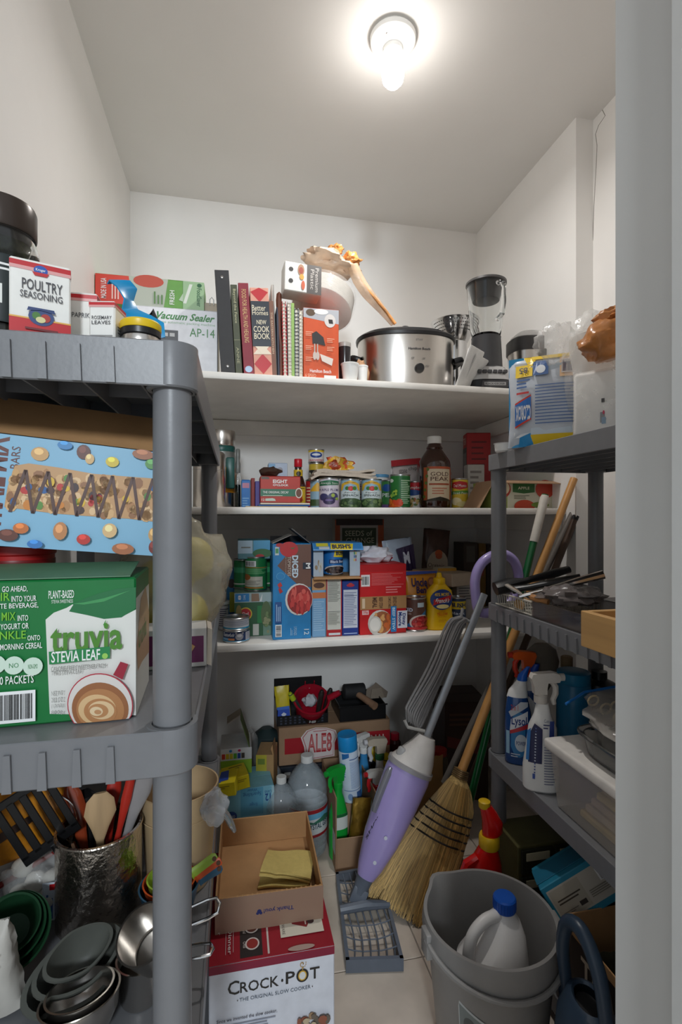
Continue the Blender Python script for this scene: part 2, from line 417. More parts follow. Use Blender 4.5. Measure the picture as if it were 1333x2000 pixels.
def can(name, label, px0, px1, ptop, Y, base, label_col, rz=0, r=None, h=None, cat='can', group=None, band=(.05, .95), span=PI, metal=None, x=None):
    "tin can with rolled rims, recessed lid, paper sleeve; returns a Print for the sleeve front"
    cx, W, Hh = fit(px0, px1, ptop, Y, base); r = r or W/2*.985; Hh = h or Hh
    cx = cx if x is None else x
    t = thing(name, label, cat, (cx, Y+r, base+.0006), rz, group)
    e = .0022
    MB().lathe([(r-.001, 0), (r, .0015), (r, .003), (r-e, .005), (r-e, Hh-.005), (r, Hh-.003), (r, Hh-.001), (r-.001, Hh), (r-.003, Hh), (r-.0035, Hh-.004), (r*.8, Hh-.004), (r*.78, Hh-.003), (r*.3, Hh-.003)], 32).build('tin', metal or M_tin, t)
    MB().lathe([(r-e+.0002, Hh*band[0]), (r-e+.0006, Hh*band[0]+.0004), (r-e+.0006, Hh*band[1]-.0004), (r-e+.0002, Hh*band[1])], 32, cap0=False, cap1=False).build('paper_label', MC(label_col, .4), t)
    # the front of the sleeve turns to the viewer
    a = math.atan2(cx, Y+r) if not rz else 0
    R = r-e+.0007; f0 = fc(R, Hh*(band[1]-band[0]), Hh*band[0], span)
    ca, sa = math.cos(-a), math.sin(-a)
    def fn(u, v, q):
        x_, y_, z_ = f0(u, v, q); return (x_*ca-y_*sa, x_*sa+y_*ca, z_)
    return t, Print(fn, du=.06)
def lid_tab(t, r, h):
    MB().tube([(0, -r*.5, h+.0004), (r*.18, -r*.3, h+.001), (0, -r*.05, h+.0006), (-r*.18, -r*.3, h+.001)], .0013, 6, closed=True).build('pull_ring', M_tin, t)
def book(name, label, px0t, px1t, pyt, px0b, px1b, Y, base, d, col, cat='book', rough=.5, pages=True, group='cookbooks on the uppermost shelf', spiral=None):
    "standing book; the spine faces the room, lean from the two pixel pairs"
    pb = at((px0b+px1b)/2, pyt, Y=Y); pt = at((px0t+px1t)/2, pyt, Y=Y)
    W = (at(px1t, pyt, Y=Y).x-at(px0t, pyt, Y=Y).x); h = pt.z-base; lean = math.atan2(pt.x-pb.x, h)
    t = thing(name, label, cat, (pb.x, Y, base+.0006+abs(math.sin(lean))*W/2), rot=(0, lean, 0), group=group)
    m = MC(col, rough)
    c = .0025 if W > .012 else .0012
    if spiral:
        MB().rbox(-W/2, .004, 0, -W/2+c, d, h, .0005).rbox(W/2-c, .004, 0, W/2, d, h, .0005).build('cover', m, t)
        n = int(h/.011)
        for i in range(n):
            z = .006+(h-.012)*i/(n-1)
            MB().tube([(W*.48*math.cos(a), .006+.0065*math.sin(a), z) for a in [2*PI*k/8 for k in range(8)]], .0011, 5, closed=True).build('coil', spiral, t)
    else:
        MB().rbox(-W/2, 0, 0, W/2, .003, h, .001).rbox(-W/2, .002, 0, -W/2+c, d, h, .0005).rbox(W/2-c, .002, 0, W/2, d, h, .0005).build('cover', m, t)
    MB().box(-W/2+c, .006, .003, W/2-c, d-.004, h-.003).build('pages', MC((226, 220, 206), .8), t)
    return t, W, h
def spin_bottle(t, secs, m, name='bottle_body', p=2.0, n=28): return MB().loft(secs, n, p).build(name, m, t)
def sprayer(t, z, body, trig, s=1.0, a=0.0, noz=None, neck=None):
    "trigger sprayer head on a neck at height z, nozzle towards local -x turned by a"
    R = Matrix.Rotation(a, 4, 'Z') @ Matrix.Scale(s, 4); R = Matrix.Translation((0, 0, z)) @ R
    MB().lathe([(.0145, 0), (.0150, .002), (.0150, .016), (.0125, .018), (.0125, .020)], 20, T=R).build('collar', neck or trig, t)
    prof = [(.016, .020), (.018, .040), (.024, .056), (.020, .066), (-.026, .070), (-.040, .066), (-.044, .056), (-.040, .048), (-.014, .046), (-.012, .034), (-.012, .020)]
    MB().prism(prof, -.010, .010, 'y', T=R).build('spray_head', body, t)
    MB().tube([(-.026, 0, .048), (-.034, 0, .036), (-.034, 0, .020), (-.028, 0, .006), (-.031, 0, -.004)], [.0052, .0055, .0055, .005, .004], 8, T=R, flat=1.3).build('trigger', trig, t)
    MB().lathe([(.0085, 0), (.0085, .010), (.006, .011)], 12, T=R @ rot('Y', -90, (-.043, 0, .058))).build('nozzle', noz or trig, t)
def crumple(t, name, m, c, rx, ry, rz, amp=.3, freq=2.4, seed=1, n=30, mm=18, flatb=.2, T=None):
    return MB().blob(c, rx, ry, rz, amp, freq, seed, n, mm, T, flatb=flatb).build(name, m, t, smooth=50)
def pouch(t, name, m, w, h, d, seed=0, amp=.006, n=14, tip=.0, T=None, zb=0.):
    "filled flexible bag: pillow cross-section, flat top seal"
    def sec(v):
        k = math.sin(PI*min(1, max(0, (v*.92+.10))))**.6
        return k
    R = []
    for i in range(n+1):
        v = i/n; k = max(.05, sec(v)); ww = w/2*(1-.06*math.sin(PI*v)); dd = d/2*k
        ring = []
        for j in range(24):
            a = 2*PI*j/24; cx = math.copysign(abs(math.cos(a))**.7, math.cos(a)); sy = math.copysign(abs(math.sin(a))**.9, math.sin(a))
            q = Vector((cx*2+seed*5, sy*2, v*4)); e = amp*mnoise.noise(q*1.5)+amp*.6*mnoise.noise(q*4)
            ring.append((cx*ww+e*.6+tip*v*v, sy*dd+e+d/2, zb+v*h+e*.3*v))
        R.append(ring)
    return MB().rings(R, T=T).build(name, m, t, smooth=60)
def foods(p, cu, cv, ru, rv, cols, n=26, size=.05, seed=3):
    p.bits(cu, cv, ru, rv, n, cols, size, seed)
# ================================================================== left unit, top tier
z = TZ[0]
Z0 = z-.0015
# poultry seasoning tin
def spice_tin(label, px0, px1, ptop, Y, d, rz, title, big=False, oval=False):
    t, W, Hh, D = carton('spice_tin', label, px0, px1, ptop, Y, Z0, d, (236, 234, 228), rz, 'spice tin', flaps=False, group='red and white spice tins')
    MB().rbox(-W*.30, d*.25, Hh, W*.30, d*.75, Hh+.003, .001).build('shaker_lid', M_white, t)
    p = Print(ff(W, Hh))
    p.rect(0, .90, 1, .965, RD).rect(0, .855, 1, .90, (222, 160, 158))
    if big:
        p.ell(.50, .875, .115, .065, (28, 82, 170)).text('Kroger', .42, .855, .58, .90, WH)
        p.poly([(.36, .845), (.64, .845), (.60, .80), (.40, .80)], RD)
        p.text('POULTRY', .20, .60, .86, .74, (60, 60, 66), bold=.006).text('SEASONING', .17, .49, .86, .58, (60, 60, 66), bold=.006)
        p.rect(0, 0, 1, .22, RD).rect(0, .215, 1, .235, (225, 170, 80))
        p.ell(.51, .26, .21, .115, (52, 70, 120)).ell(.43, .27, .07, .05, (70, 120, 50)).ell(.58, .25, .08, .055, (170, 50, 40)).ell(.5, .22, .08, .04, (214, 206, 150))
        p.poly([(.30, .37), (.72, .37), (.74, .32), (.50, .345), (.28, .32)], (40, 60, 110)).lines(.25, .06, .78, .12, 1, (110, 20, 26), 0)
    else:
        for i, s_ in enumerate(title): p.text(s_, .12, .58-.11*i, .12+min(.76, .12*len(s_)), .66-.11*i, (70, 70, 74), bold=.004)
        p.lines(.08, .03, .92, .24, 6, (150, 150, 150), 0, .5)
    p.done(parent=t)
    q = Print(ff(W, Hh, d, 'right')); q.rect(0, .90, 1, .965, RD).rect(0, .855, 1, .90, (222, 160, 158))
    if not big: q.lines(.2, .3, .8, .5, 3, (90, 90, 90))
    q.done('printed_side', t)
    return t
spice_tin('poultry seasoning tin, white with red bands and a fruit emblem', 22, 136, 512, .572, .032, 19, [], True)
spice_tin('small paprika tin standing behind the seasoning tin', 134, 190, 572, .615, .030, 0, ['PAPRIKA'])
spice_tin('small rosemary leaves tin turned to show its corner', 172, 226, 588, .585, .030, -10, ['ROSEMARY', 'LEAVES'])
# herb jar at the frame's edge
M_herb = mat('dried_herb', (96, 104, 60), .9, var=.4, scale=160)
jx = at(20, 520, Y=.64); t = thing('spice_jar', 'tall glass herb jar with dark brown screw lid', 'jar', (jx.x-.010, .645, Z0))
MB().lathe([(.034, 0), (.037, .003), (.037, .022), (.0345, .026), (.0345, .10), (.037, .104), (.037, .122), (.032, .134), (.031, .142), (.0285, .142), (.0285, .133), (.033, .12), (.033, .006)], 36, cap1=False).build('glass', M_glass, t)
MB().lathe([(.0318, .006), (.0322, .1), (.030, .124), (.001, .126)], 24).build('herbs', M_herb, t)
MB().lathe([(.0335, .136), (.0345, .138), (.0345, .166), (.033, .170), (.001, .170)], 40).build('lid', mat('brown_lid', (66, 56, 50), .3, .4), t)
MB().lathe([(.0372, .028), (.0376, .03), (.0376, .1), (.0372, .102)], 36, cap0=False, cap1=False).build('paper_label', MC((36, 44, 44), .4), t)
p = Print(fc(.0378, .07, .03), du=.08); p.lines(.45, .75, .85, .9, 2, WH, .2).rect(.5, .25, .62, .55, (225, 226, 220)).ell(.8, .3, .12, .14, (90, 120, 50)); p.done(parent=t)
# yellow lidded steel container
c = at(276, 640, Y=.60); t = thing('shaker_jar', 'steel jar with yellow lid and black ring on the corner', 'jar', (c.x, .598, Z0))
MB().lathe([(.0195, 0), (.0205, .002), (.0205, .014), (.020, .015)], 32).build('steel_cup', M_steel, t)
MB().lathe([(.0208, .0152), (.0214, .016), (.0214, .022), (.021, .0225)], 32).build('ring', M_black, t)
MB().lathe([(.0212, .0227), (.0218, .024), (.0218, .030), (.020, .032), (.001, .0322)], 32).build('lid', MC((232, 196, 30), .35), t)
# blue twisted silicone scraper behind the jar
M_blue = mat('blue_silicone', (22, 142, 196), .35, var=.04, sss=.0)
t = thing('silicone_scraper', 'bright blue curled silicone scraper leaning behind the yellow lid', 'kitchen tool', (0, 0, 0))
cl = [(218, 550), (232, 545), (246, 560), (250, 585), (254, 606), (268, 622), (290, 640), (318, 664)]
wd = [.006, .012, .015, .011, .012, .017, .019, .004]
ang = [0.2, .5, .9, 1.3, .9, .4, .2, 0]
def fn(u, v):
    k = u*(len(cl)-1); i = min(int(k), len(cl)-2); f = k-i; f = f*f*(3-2*f)*.5+f*.5
    q = [cl[i][j]*(1-f)+cl[i+1][j]*f for j in (0, 1)]; ww = wd[i]*(1-f)+wd[i+1]*f; a = ang[i]*(1-f)+ang[i+1]*f
    c = at(q[0], q[1], Y=.66); e = (v-.5)*2*ww
    return (c.x+e*math.cos(a), c.y+e*math.sin(a)+.006*math.cos(3*u), max(c.z+e*.3, Z0+.001))
MB().sheet(fn, 42, 10, .0016).build('blade', M_blue, t, smooth=60)
# scissors handles
c = at(283, 600, Y=.70); t = thing('scissors', 'kitchen scissors standing with blue and black handles up', 'scissors', (c.x, .70, Z0))
for s_ in (-1, 1):
    MB().tube([(s_*.002, 0, .045), (s_*.009, 0, .058), (s_*.013, 0, .076), (s_*.010, 0, .086), (s_*.005, 0, .078), (s_*.004, 0, .060)], .0036, 8, closed=True).build('handle', MC((52, 48, 48), .5), t)
    MB().tube([(s_*.003, 0, .040), (s_*.007, 0, .052), (s_*.0035, 0, .062)], [.004, .0055, .004], 8).build('grip', MC((24, 60, 190), .4), t)
MB().rbox(-.006, -.0012, .0, .006, .0012, .045, .001).build('blades', M_chrome, t)
# ================================================================== uppermost wall shelf
b1 = SZ[0]
Yv = 1.66
t, W, Hh, D = carton('appliance_box', 'white vacuum sealer box standing beside the black binder', 262, 425, 603, Yv, b1, .20, (232, 233, 238), 0, cat='box')
vac = t; vtop = b1+Hh+.0018
p = Print(ff(W, Hh)); GR = (58, 128, 62)
p.text('Vacuum Sealer', .25, .84, .965, .945, GR, bold=.03, shear=.05).text('Home automatic packing machine', .25, .775, .97, .82, (140, 180, 140), bold=0)
p.text('AP-14', .66, .62, .965, .74, GR, bold=0).rect(.02, .20, .52, .69, (72, 72, 76)).rect(.05, .25, .24, .60, (48, 48, 50))
for i in range(3): p.rect(.26+.08*i, .60, .32+.08*i, .65, (190, 190, 190))
p.done(parent=t)
t, W, Hh, D = carton('bag_roll_box', 'flat red and green food bag roll box lying on the vacuum sealer box', 186, 399, 548, Yv+.004, vtop, .10, (104, 158, 74), 0, h=(at(300, 543, Y=Yv).z-vtop))
p = Print(ff(W, Hh))
p.rect(0, 0, .30, 1, (212, 62, 44)).poly([(.27, 0), (.34, 0), (.30, 1), (.27, 1)], (212, 62, 44)).poly([(.33, 0), (.62, 0), (.66, 1), (.30, 1)], (178, 184, 170))
p.ell(.48, .88, .14, .22, (188, 72, 50)).poly([(.76, .3), (.86, .95), (.97, .95), (.86, .2)], (176, 196, 170)).rect(.80, 0, 1, 1, (150, 182, 140))
p.poly([(.8, .2), (.86, .9), (.89, .9), (.83, .2)], (214, 220, 210)).text('FoodSaver', .93, .12, .975, .78, (30, 90, 50), 270).ell(.955, .88, .022, .07, (30, 90, 50))
p.text('FRESH', .675, .12, .72, .62, WH, 90).text('MADE IN USA', .05, .15, .10, .85, WH, 90).lines(.14, .15, .22, .8, 3, (240, 200, 190), vert=True).lines(.52, .1, .62, .55, 3, (90, 130, 70), vert=True)
p.done(parent=t)
# beige folder with wire clip
c = at(412, 590, Y=1.70); t = thing('envelope', 'tan paper envelope with a wire clip beside the black binder', 'envelope', (c.x, 1.68, b1))
MB().rbox(-.02, 0, 0, .028, .004, .258, .001).build('paper', MC((196, 182, 162), .7), t)
MB().tube([(-.002, -.002, .25), (-.002, -.002, .268), (.004, -.002, .276), (.010, -.002, .268), (.010, -.002, .25)], .0013, 6).build('wire_clip', M_chrome, t)
# binder and books
Yb = 1.560
t, W, h = book('ring_binder', 'tall black ring binder leaning at the left end of the books', 419, 447, 528, 432, 460, Yb, b1, .27, (52, 52, 54), cat='binder', rough=.6)
for zz in (.93, .07): MB().lathe([(.0042, 0), (.0042, .001), (.002, .0018)], 12, T=rot('X', 90, (0, 0, h*zz))).build('rivet', M_chrome, t)
t, W, h = book('book', 'olive green hardcover book with pale spine title', 450, 463, 556, 461, 474, Yb, b1, .22, (74, 78, 58))
p = Print(ff(W, h)); p.text('Beyond the Fence', .25, .57, .75, .95, (190, 188, 150), 270, 0).rect(.05, .38, .95, .385, (150, 148, 110)).text('ANNE', .3, .12, .7, .3, (160, 158, 120), 270, 0); p.done(parent=t)
t, W, h = book('book', 'maroon hardcover book about food and healing with gold title', 465, 485, 553, 477, 497, Yb, b1, .23, (138, 44, 58))
p = Print(ff(W, h)); p.text('FOOD FOR HEALTH AND HEALING', .28, .35, .72, .93, (214, 180, 120), 270, .0).ell(.5, .06, .36, .035, (170, 196, 226)); p.done(parent=t)
t, W, h = book('book', 'thick red checkered cook book with dark title panel', 488, 524, 563, 498, 533, Yb, b1, .22, (222, 160, 140))
p = Print(ff(W, h))
for (u, v) in ((.5, .95), (.5, .13)): p.poly([(.5, v-.115), (.98, v), (.5, min(1, v+.115)), (.02, v)], (188, 36, 44))
p.poly([(0, .24), (1, .24), (.5, .36), (.5, .36)], (236, 222, 200)).poly([(0, .36), (1, .36), (.5, .235)], (236, 222, 200))
p.rect(0, .33, 1, .845, (36, 42, 52))
p.text('Better', .06, .735, .80, .80, (226, 216, 190), bold=.005).text('Homes', .06, .685, .92, .74, (226, 216, 190), bold=.005).text('NEW', .27, .58, .80, .63, (226, 216, 190)).text('COOK', .08, .49, .95, .56, (226, 216, 190)).text('BOOK', .10, .41, .95, .48, (226, 216, 190)); p.done(parent=t)
t, W, h = book('book', 'slim brown paperback between the checkered book and folders', 525, 534, 588, 532, 541, Yb, b1, .2, (126, 88, 72))
p = Print(ff(W, h)); p.text('THE EASTERN KITCHEN', .3, .3, .7, .85, (214, 190, 160), 270, 0); p.done(parent=t)
book('paper_folder', 'tall pale grey folder sticking up among the books', 530, 535, 556, 537, 542, Yb+.02, b1, .2, (198, 192, 184), cat='folder')
book('book', 'thin dark blue pamphlet beside the grey folder', 540, 544, 600, 543, 547, Yb, b1, .19, (50, 56, 72))
t = thing('wooden_spoon', 'dark carved wooden handle standing between the books', 'kitchen tool', (at(549, 650, Y=Yb).x, Yb+.006, b1))
MB().tube([(0, 0, 0), (-.001, 0, .10), (-.004, 0, .13), (-.006, 0, .18), (-.006, 0, .235), (-.005, 0, .256), (-.004, 0, .262)], [.006, .006, .0055, .006, .009, .008, .003], 10).build('handle', mat('dark_wood', (98, 52, 34), .4, var=.25, scale=30, stretch=(4, 4, .5)), t)
M_cred, M_cwh, M_cbk = MC((200, 24, 36), .35), MC((224, 222, 216), .4), MC((36, 38, 44), .4)
book('spiral_book', 'red spiral bound cookbook', 551, 559, 588, 554, 562, Yb, b1, .2, (196, 26, 40), spiral=M_cwh)
book('spiral_book', 'white spiral bound cookbook beside the red one', 562, 569, 588, 564, 571, Yb, b1, .2, (226, 226, 222), spiral=M_cwh)
book('book', 'slim pale green and yellow cookbook between spiral books', 569, 575, 592, 570, 576, Yb+.003, b1, .2, (150, 186, 104))
book('spiral_book', 'grey cookbook with black spiral binding', 576, 584, 601, 577, 585, Yb, b1, .2, (150, 156, 166), spiral=M_cbk)
book('spiral_book', 'cream cookbook with wire spiral next to the orange box', 585, 592, 604, 585, 592, Yb, b1, .2, (206, 196, 180), spiral=M_cwh)
# hand mixer box
t, W, Hh, D = carton('appliance_box', 'orange hand mixer box under the plates', 593, 662, 604, 1.565, b1, .16, (206, 84, 40))
mixtop = b1+Hh
p = Print(ff(W, Hh)); p.poly([(0, 1), (1, 1), (1, .80), (0, .87)], (176, 178, 184)).ell(.2, .94, .13, .05, (90, 70, 50)).ell(.5, .96, .2, .04, (230, 230, 228)).ell(.75, .84, .16, .095, (214, 208, 204)).poly([(.70, .86), (.82, .86), (.84, .80), (.72, .80)], (40, 36, 36))
p.poly([(.24, .64), (.36, .68), (.56, .60), (.62, .48), (.40, .50), (.26, .50)], (44, 40, 40)).rect(.30, .34, .33, .50, (190, 180, 170)).rect(.38, .34, .41, .50, (190, 180, 170)).ell(.315, .33, .05, .06, (206, 190, 180)).ell(.40, .33, .05, .06, (206, 190, 180))
p.poly([(.46, .36), (.84, .30), (.80, .20), (.52, .26)], (226, 214, 204)).text('Hamilton Beach', .18, .09, .78, .14, WH).rect(.58, 0, .92, .06, (232, 232, 228)).text('6 SPEED', .05, .02, .35, .07, (240, 190, 160), bold=0)
for (a, b_) in ((.06, .6), (.06, .4), (.06, .24), (.66, .52), (.66, .4)): p.lines(a, b_, a+.22, b_+.07, 3, (234, 170, 140))
p.done(parent=t)
# stack of plates in film, leaning on the books and box
ec = at(632, 578, Y=1.62); M_plate = mat('plate_white', (228, 224, 218), .35, var=.02)
t = thing('plate_stack', 'tilted stack of white plastic plates wrapped in film', 'plates', (ec.x, 1.665, mixtop+.030), rot=(math.radians(-20), math.radians(13), math.radians(-6)))
n = 12
for i in range(n):
    zz = i*.0055
    MB().lathe([(.001, zz), (.066, zz), (.078, zz+.004), (.100, zz+.009), (.101, zz+.0105), (.078, zz+.006), (.066, zz+.002), (.001, zz+.002)], 40).build('plate', M_plate, t)
sl = at(592, 571, Y=1.552)
sleeve = MB().rbox(-.058, 0, 0, .058, .06, .092, .002).build('paper_sleeve', MC((222, 220, 214), .5), t)
sleeve.matrix_parent_inverse = t.matrix_basis.inverted(); sleeve.location = (sl.x, sl.y, sl.z); sleeve.rotation_euler = (math.radians(-4), math.radians(2), math.radians(5))
p = Print(ff(.116, .092)); p.rect(.60, 0, 1, 1, (74, 70, 68)).text('Premium', .83, .08, .93, .92, (190, 184, 178), 270, 0).text('Plastic', .70, .15, .80, .85, (190, 184, 178), 270, 0)
p.ell(.17, .74, .06, .075, (50, 50, 50)).ell(.17, .34, .06, .075, (50, 50, 50)).ell(.44, .76, .09, .2, (160, 120, 90)).ell(.44, .74, .06, .12, (150, 60, 40)).ell(.46, .52, .06, .1, (210, 150, 60)).ell(.50, .24, .05, .16, (190, 90, 60)); p.done(parent=sleeve)
MB().lathe([(.070, -.004), (.104, .006), (.108, .040), (.106, .078), (.06, .084)], 36, cap0=False, cap1=False).build('film_wrap', mat('thin_film', (240, 240, 240), .12, alpha=.12, var=.1, bump=.4, bscale=60), t)
# crumpled amber bag on the plates with a long tail
M_amber = mat('amber_film', (214, 148, 84), .3, var=.3, scale=22, bump=.7, bscale=40, alpha=.93)
M_amberl = mat('pale_amber_film', (232, 204, 178), .28, var=.18, scale=18, bump=.8, bscale=40, alpha=.88)
pc = at(650, 520, Y=1.66); t = thing('plastic_bag', 'crumpled amber plastic bag draped over the plate stack', 'bag', (pc.x, 1.66, at(650, 514, Y=1.66).z))
o = t.location
MB().blob((-.012, 0, -.006), .088, .06, .026, .45, 2.0, 3, 32, 16, T=rot('Y', 14)).build('bag_body', M_amberl, t, smooth=60)
k = at(655, 490, Y=1.66)-o; MB().blob((k.x, 0, k.z), .024, .022, .018, .6, 2.4, 5, 26, 14).build('knot', M_amber, t, smooth=60)
k = at(683, 513, Y=1.655)-o; MB().blob((k.x, -.02, k.z), .030, .026, .022, .6, 2.6, 8, 26, 14).build('fold', M_amber, t, smooth=60)
tl = [(690, 520), (700, 545), (716, 570), (735, 592), (752, 612), (768, 634)]
tp = [at(x, y, Y=1.625)-o for x, y in tl]
MB().tube([(q.x, q.y, q.z) for q in tp], [.020, .022, .021, .018, .014, .008], 14, flat=.9, sm=3).build('tail', mat('tail_film', (226, 196, 164), .25, var=.2, scale=25, bump=.8, bscale=45, alpha=.62), t, smooth=60)
MB().tube([(q.x+.003, q.y-.016, q.z-.004) for q in tp[1:]], [.003, .005, .005, .005, .006], 8).build('tail_fold', M_amber, t, smooth=60)
# dark glass tumbler, paper cups, crumpled brown paper
c, W, Hh = fit(664, 688, 667, 1.60, b1); t = thing('tumbler', 'dark glass tumbler with pale rim behind the paper cups', 'cup', (c, 1.60+W/2, b1))
MB().lathe([(W/2*.88, 0), (W/2*.9, .002), (W/2, Hh*.9), (W/2*.96, Hh*.9)], 28, cap1=False).build('cup', MC((42, 38, 40), .15), t)
MB().lathe([(W/2, Hh*.9), (W/2*1.02, Hh*.92), (W/2*1.02, Hh), (W/2*.95, Hh), (W/2*.95, Hh*.9)], 28, cap0=False, cap1=False).build('rim', MC((170, 165, 160), .3), t)
for i, (a, b_, pt, yy) in enumerate(((670, 706, 706, 1.553), (700, 722, 712, 1.60))):
    c, W, Hh = fit(a, b_, pt, yy, b1); t = thing('paper_cup', ('small white paper cup at the shelf edge', 'small white paper cup tucked by the slow cooker handle')[i], 'cup', (c, yy+W/2, b1), group='small paper cups')
    MB().lathe([(W*.36, 0), (W*.37, .001), (W*.47, Hh*.93), (W/2, Hh*.95), (W/2, Hh), (W*.46, Hh), (W*.36, .003)], 28, cap1=False).build('cup', M_white, t)
c = at(706, 700, Y=1.66); t = thing('paper_bag', 'crumpled brown paper behind the slow cooker handle', 'paper', (c.x, 1.66, b1))
crumple(t, 'crumpled_paper', MC((176, 138, 104), .8), (0, 0, .045), .022, .025, .05, .4, 2.2, 4, 14, 9)
# slow cooker
c0, W, _ = fit(712, 900, 700, 1.66, b1); rx = W/2*.985; t = thing('slow_cooker', 'oval stainless slow cooker with black rim, lid and control knob', 'slow cooker', (c0, 1.745, b1), math.radians(-9))
ry = .118; zr = at(800, 655, Y=1.66).z-b1
MB().loft([(0, rx*.86, ry*.86), (.010, rx*.93, ry*.93), (.022, rx*.96, ry*.96)], 48, 2.4).build('foot_ring', M_black, t)
MB().loft([(.018, rx*.955, ry*.955), (.03, rx*.97, ry*.97), (zr-.012, rx, ry), (zr-.004, rx, ry), (zr-.004, rx*.9, ry*.9)], 48, 2.4).build('shell', M_steel, t)
MB().loft([(zr-.006, rx*1.0, ry*1.0), (zr-.004, rx*1.03, ry*1.03), (zr+.006, rx*1.04, ry*1.04), (zr+.014, rx*.98, ry*.98), (zr+.014, rx*.9, ry*.9)], 48, 2.4).build('rim', M_black, t)
MB().loft([(zr+.012, rx*.94, ry*.94), (zr+.022, rx*.90, ry*.90), (zr+.036, rx*.6, ry*.6), (zr+.042, rx*.2, ry*.2)], 48, 2.3).build('lid', MC((46, 46, 48), .1), t)
MB().loft([(zr+.040, .012, .012), (zr+.048, .016, .014), (zr+.056, .020, .017), (zr+.062, .012, .010)], 20).build('lid_knob', M_black, t)
for s_ in (-1, 1):
    MB().tube([(s_*rx*.98, -.038, zr*.62), (s_*(rx+.020), -.034, zr*.66), (s_*(rx+.026), 0, zr*.66), (s_*(rx+.020), .034, zr*.66), (s_*rx*.98, .038, zr*.62)], [.012, .012, .011, .012, .012], 10, sm=4).build('handle', M_black, t)
fx = .028; fy = -ry*.985*(1-abs(fx/rx)**2.4)**(1/2.4)
MB().lathe([(.0165, 0), (.0165, .004), (.013, .016), (.012, .017)], 20, T=rot('X', 90, (fx, fy, zr*.38))).build('control_knob', M_black, t)
p = Print(lambda u, v, e: (fx-.05+u*.1, -ry*(1-abs((fx-.05+u*.1)/(rx*.99))**2.4)**(1/2.4)-e-.0012, v*zr), du=.02)
p.text('Hamilton Beach', .12, .70, .88, .74, (60, 60, 60), bold=.02).text('STAY', .38, .86, .62, .89, (110, 110, 110), bold=0).text('OFF', .22, .53, .32, .57, (80, 80, 80), bold=0).text('LOW', .60, .53, .70, .57, (80, 80, 80), bold=0).text('HIGH', .72, .40, .84, .44, (80, 80, 80), bold=0); p.done(parent=t)
# perforated steamer basket
c = at(892, 640, Y=1.93); t = thing('steamer_basket', 'perforated stainless colander behind the slow cooker and the blender', 'colander', (c.x, 1.95, b1))
zt = at(892, 628, Y=1.93).z-b1
MB().lathe([(.05, 0), (.052, .004), (.05, zt-.085), (.055, zt-.08), (.07, zt-.05), (.090, zt-.012), (.094, zt-.002), (.096, zt), (.094, zt), (.086, zt-.012), (.068, zt-.046), (.05, zt-.074)], 40, cap1=False).build('bowl', M_chrome, t)
dots = MB()
for k in range(26):
    for q in range(4):
        a = PI+PI*(k+.5*(q % 2))/26; f = q/3; r = .073+.017*f; zz = zt-.046+.033*f
        T = Matrix.Translation((r*math.cos(a), r*math.sin(a), zz)) @ Matrix.Rotation(a, 4, 'Z') @ Matrix.Rotation(math.radians(60), 4, 'Y')
        dots.lathe([(.0028, .0), (.0028, .0012)], 6, T=T)
o = dots.build('perforations', M_blackm, t); o['kind'] = 'stuff'
# blender
c = at(950, 700, Y=1.64); t = thing('blender', 'glass jar blender with silver and black push-button base', 'blender', (c.x, 1.640, b1), math.radians(-10))
zb = at(955, 655, Y=1.61).z-b1; zt = at(948, 556, Y=1.64).z-b1
MB().loft([(0, .080, .072), (.006, .084, .076), (.034, .084, .076), (.036, .082, .074)], 36, 3.2).build('base', M_black, t)
MB().loft([(.036, .083, .075), (.050, .083, .073), (.064, .076, .068), (.080, .062, .060), (.084, .060, .058)], 36, 3.0).build('housing', mat('silver_plastic', (188, 188, 188), .3, .5), t)
MB().lathe([(.060, .084), (.056, .088), (.050, zb-.004), (.051, zb)], 32).build('jar_collar', MC((56, 56, 58), .35), t)
for i in range(6):
    MB().rbox(-.052+.0175*i, -.0755, .0565, -.0375+.0175*i, -.066, .068, .002).build('button', MC((70, 70, 72), .4), t)
MB().rbox(-.040, -.0785, .008, .052, -.070, .030, .002).build('badge', MC((60, 60, 62), .3), t)
p = Print(lambda u, v, e: (-.040+u*.092, -.0786-e, .008+v*.022)); p.rect(.1, .25, .9, .75, (150, 150, 150)).text('BLACK+DECKER', .14, .36, .86, .64, (40, 40, 40)); p.done(parent=t)
jr = MB().lathe([(.044, zb), (.048, zb+.004), (.054, zb+.03), (.066, zt-.012), (.068, zt-.006), (.064, zt-.006), (.062, zt-.014), (.050, zb+.032), (.043, zb+.010), (.001, zb+.008)], 40, cap1=False).build('glass_jar', M_glass, t)
MB().tube([(.020, -.060, zb+.045), (.024, -.094, zb+.05), (.026, -.104, zb+.085), (.026, -.102, zt-.05), (.024, -.088, zt-.028), (.020, -.062, zt-.022)], .0085, 10).build('jar_handle', M_glass, t)
MB().lathe([(.040, zt-.062), (.046, zt-.060), (.058, zt-.018), (.066, zt-.006), (.070, zt-.003), (.070, zt+.004), (.064, zt+.006), (.001, zt+.006)], 36).build('lid', MC((72, 70, 70), .4), t)
MB().rbox(-.032, -.010, zt+.006, .004, .010, zt+.014, .003, 2).build('lid_cap', M_black, t)
MB().rbox(-.022, -.003, zb+.012, .022, .003, zb+.015, .001).rbox(-.003, -.02, zb+.015, .003, .02, zb+.018, .001).build('blade', M_chrome, t)
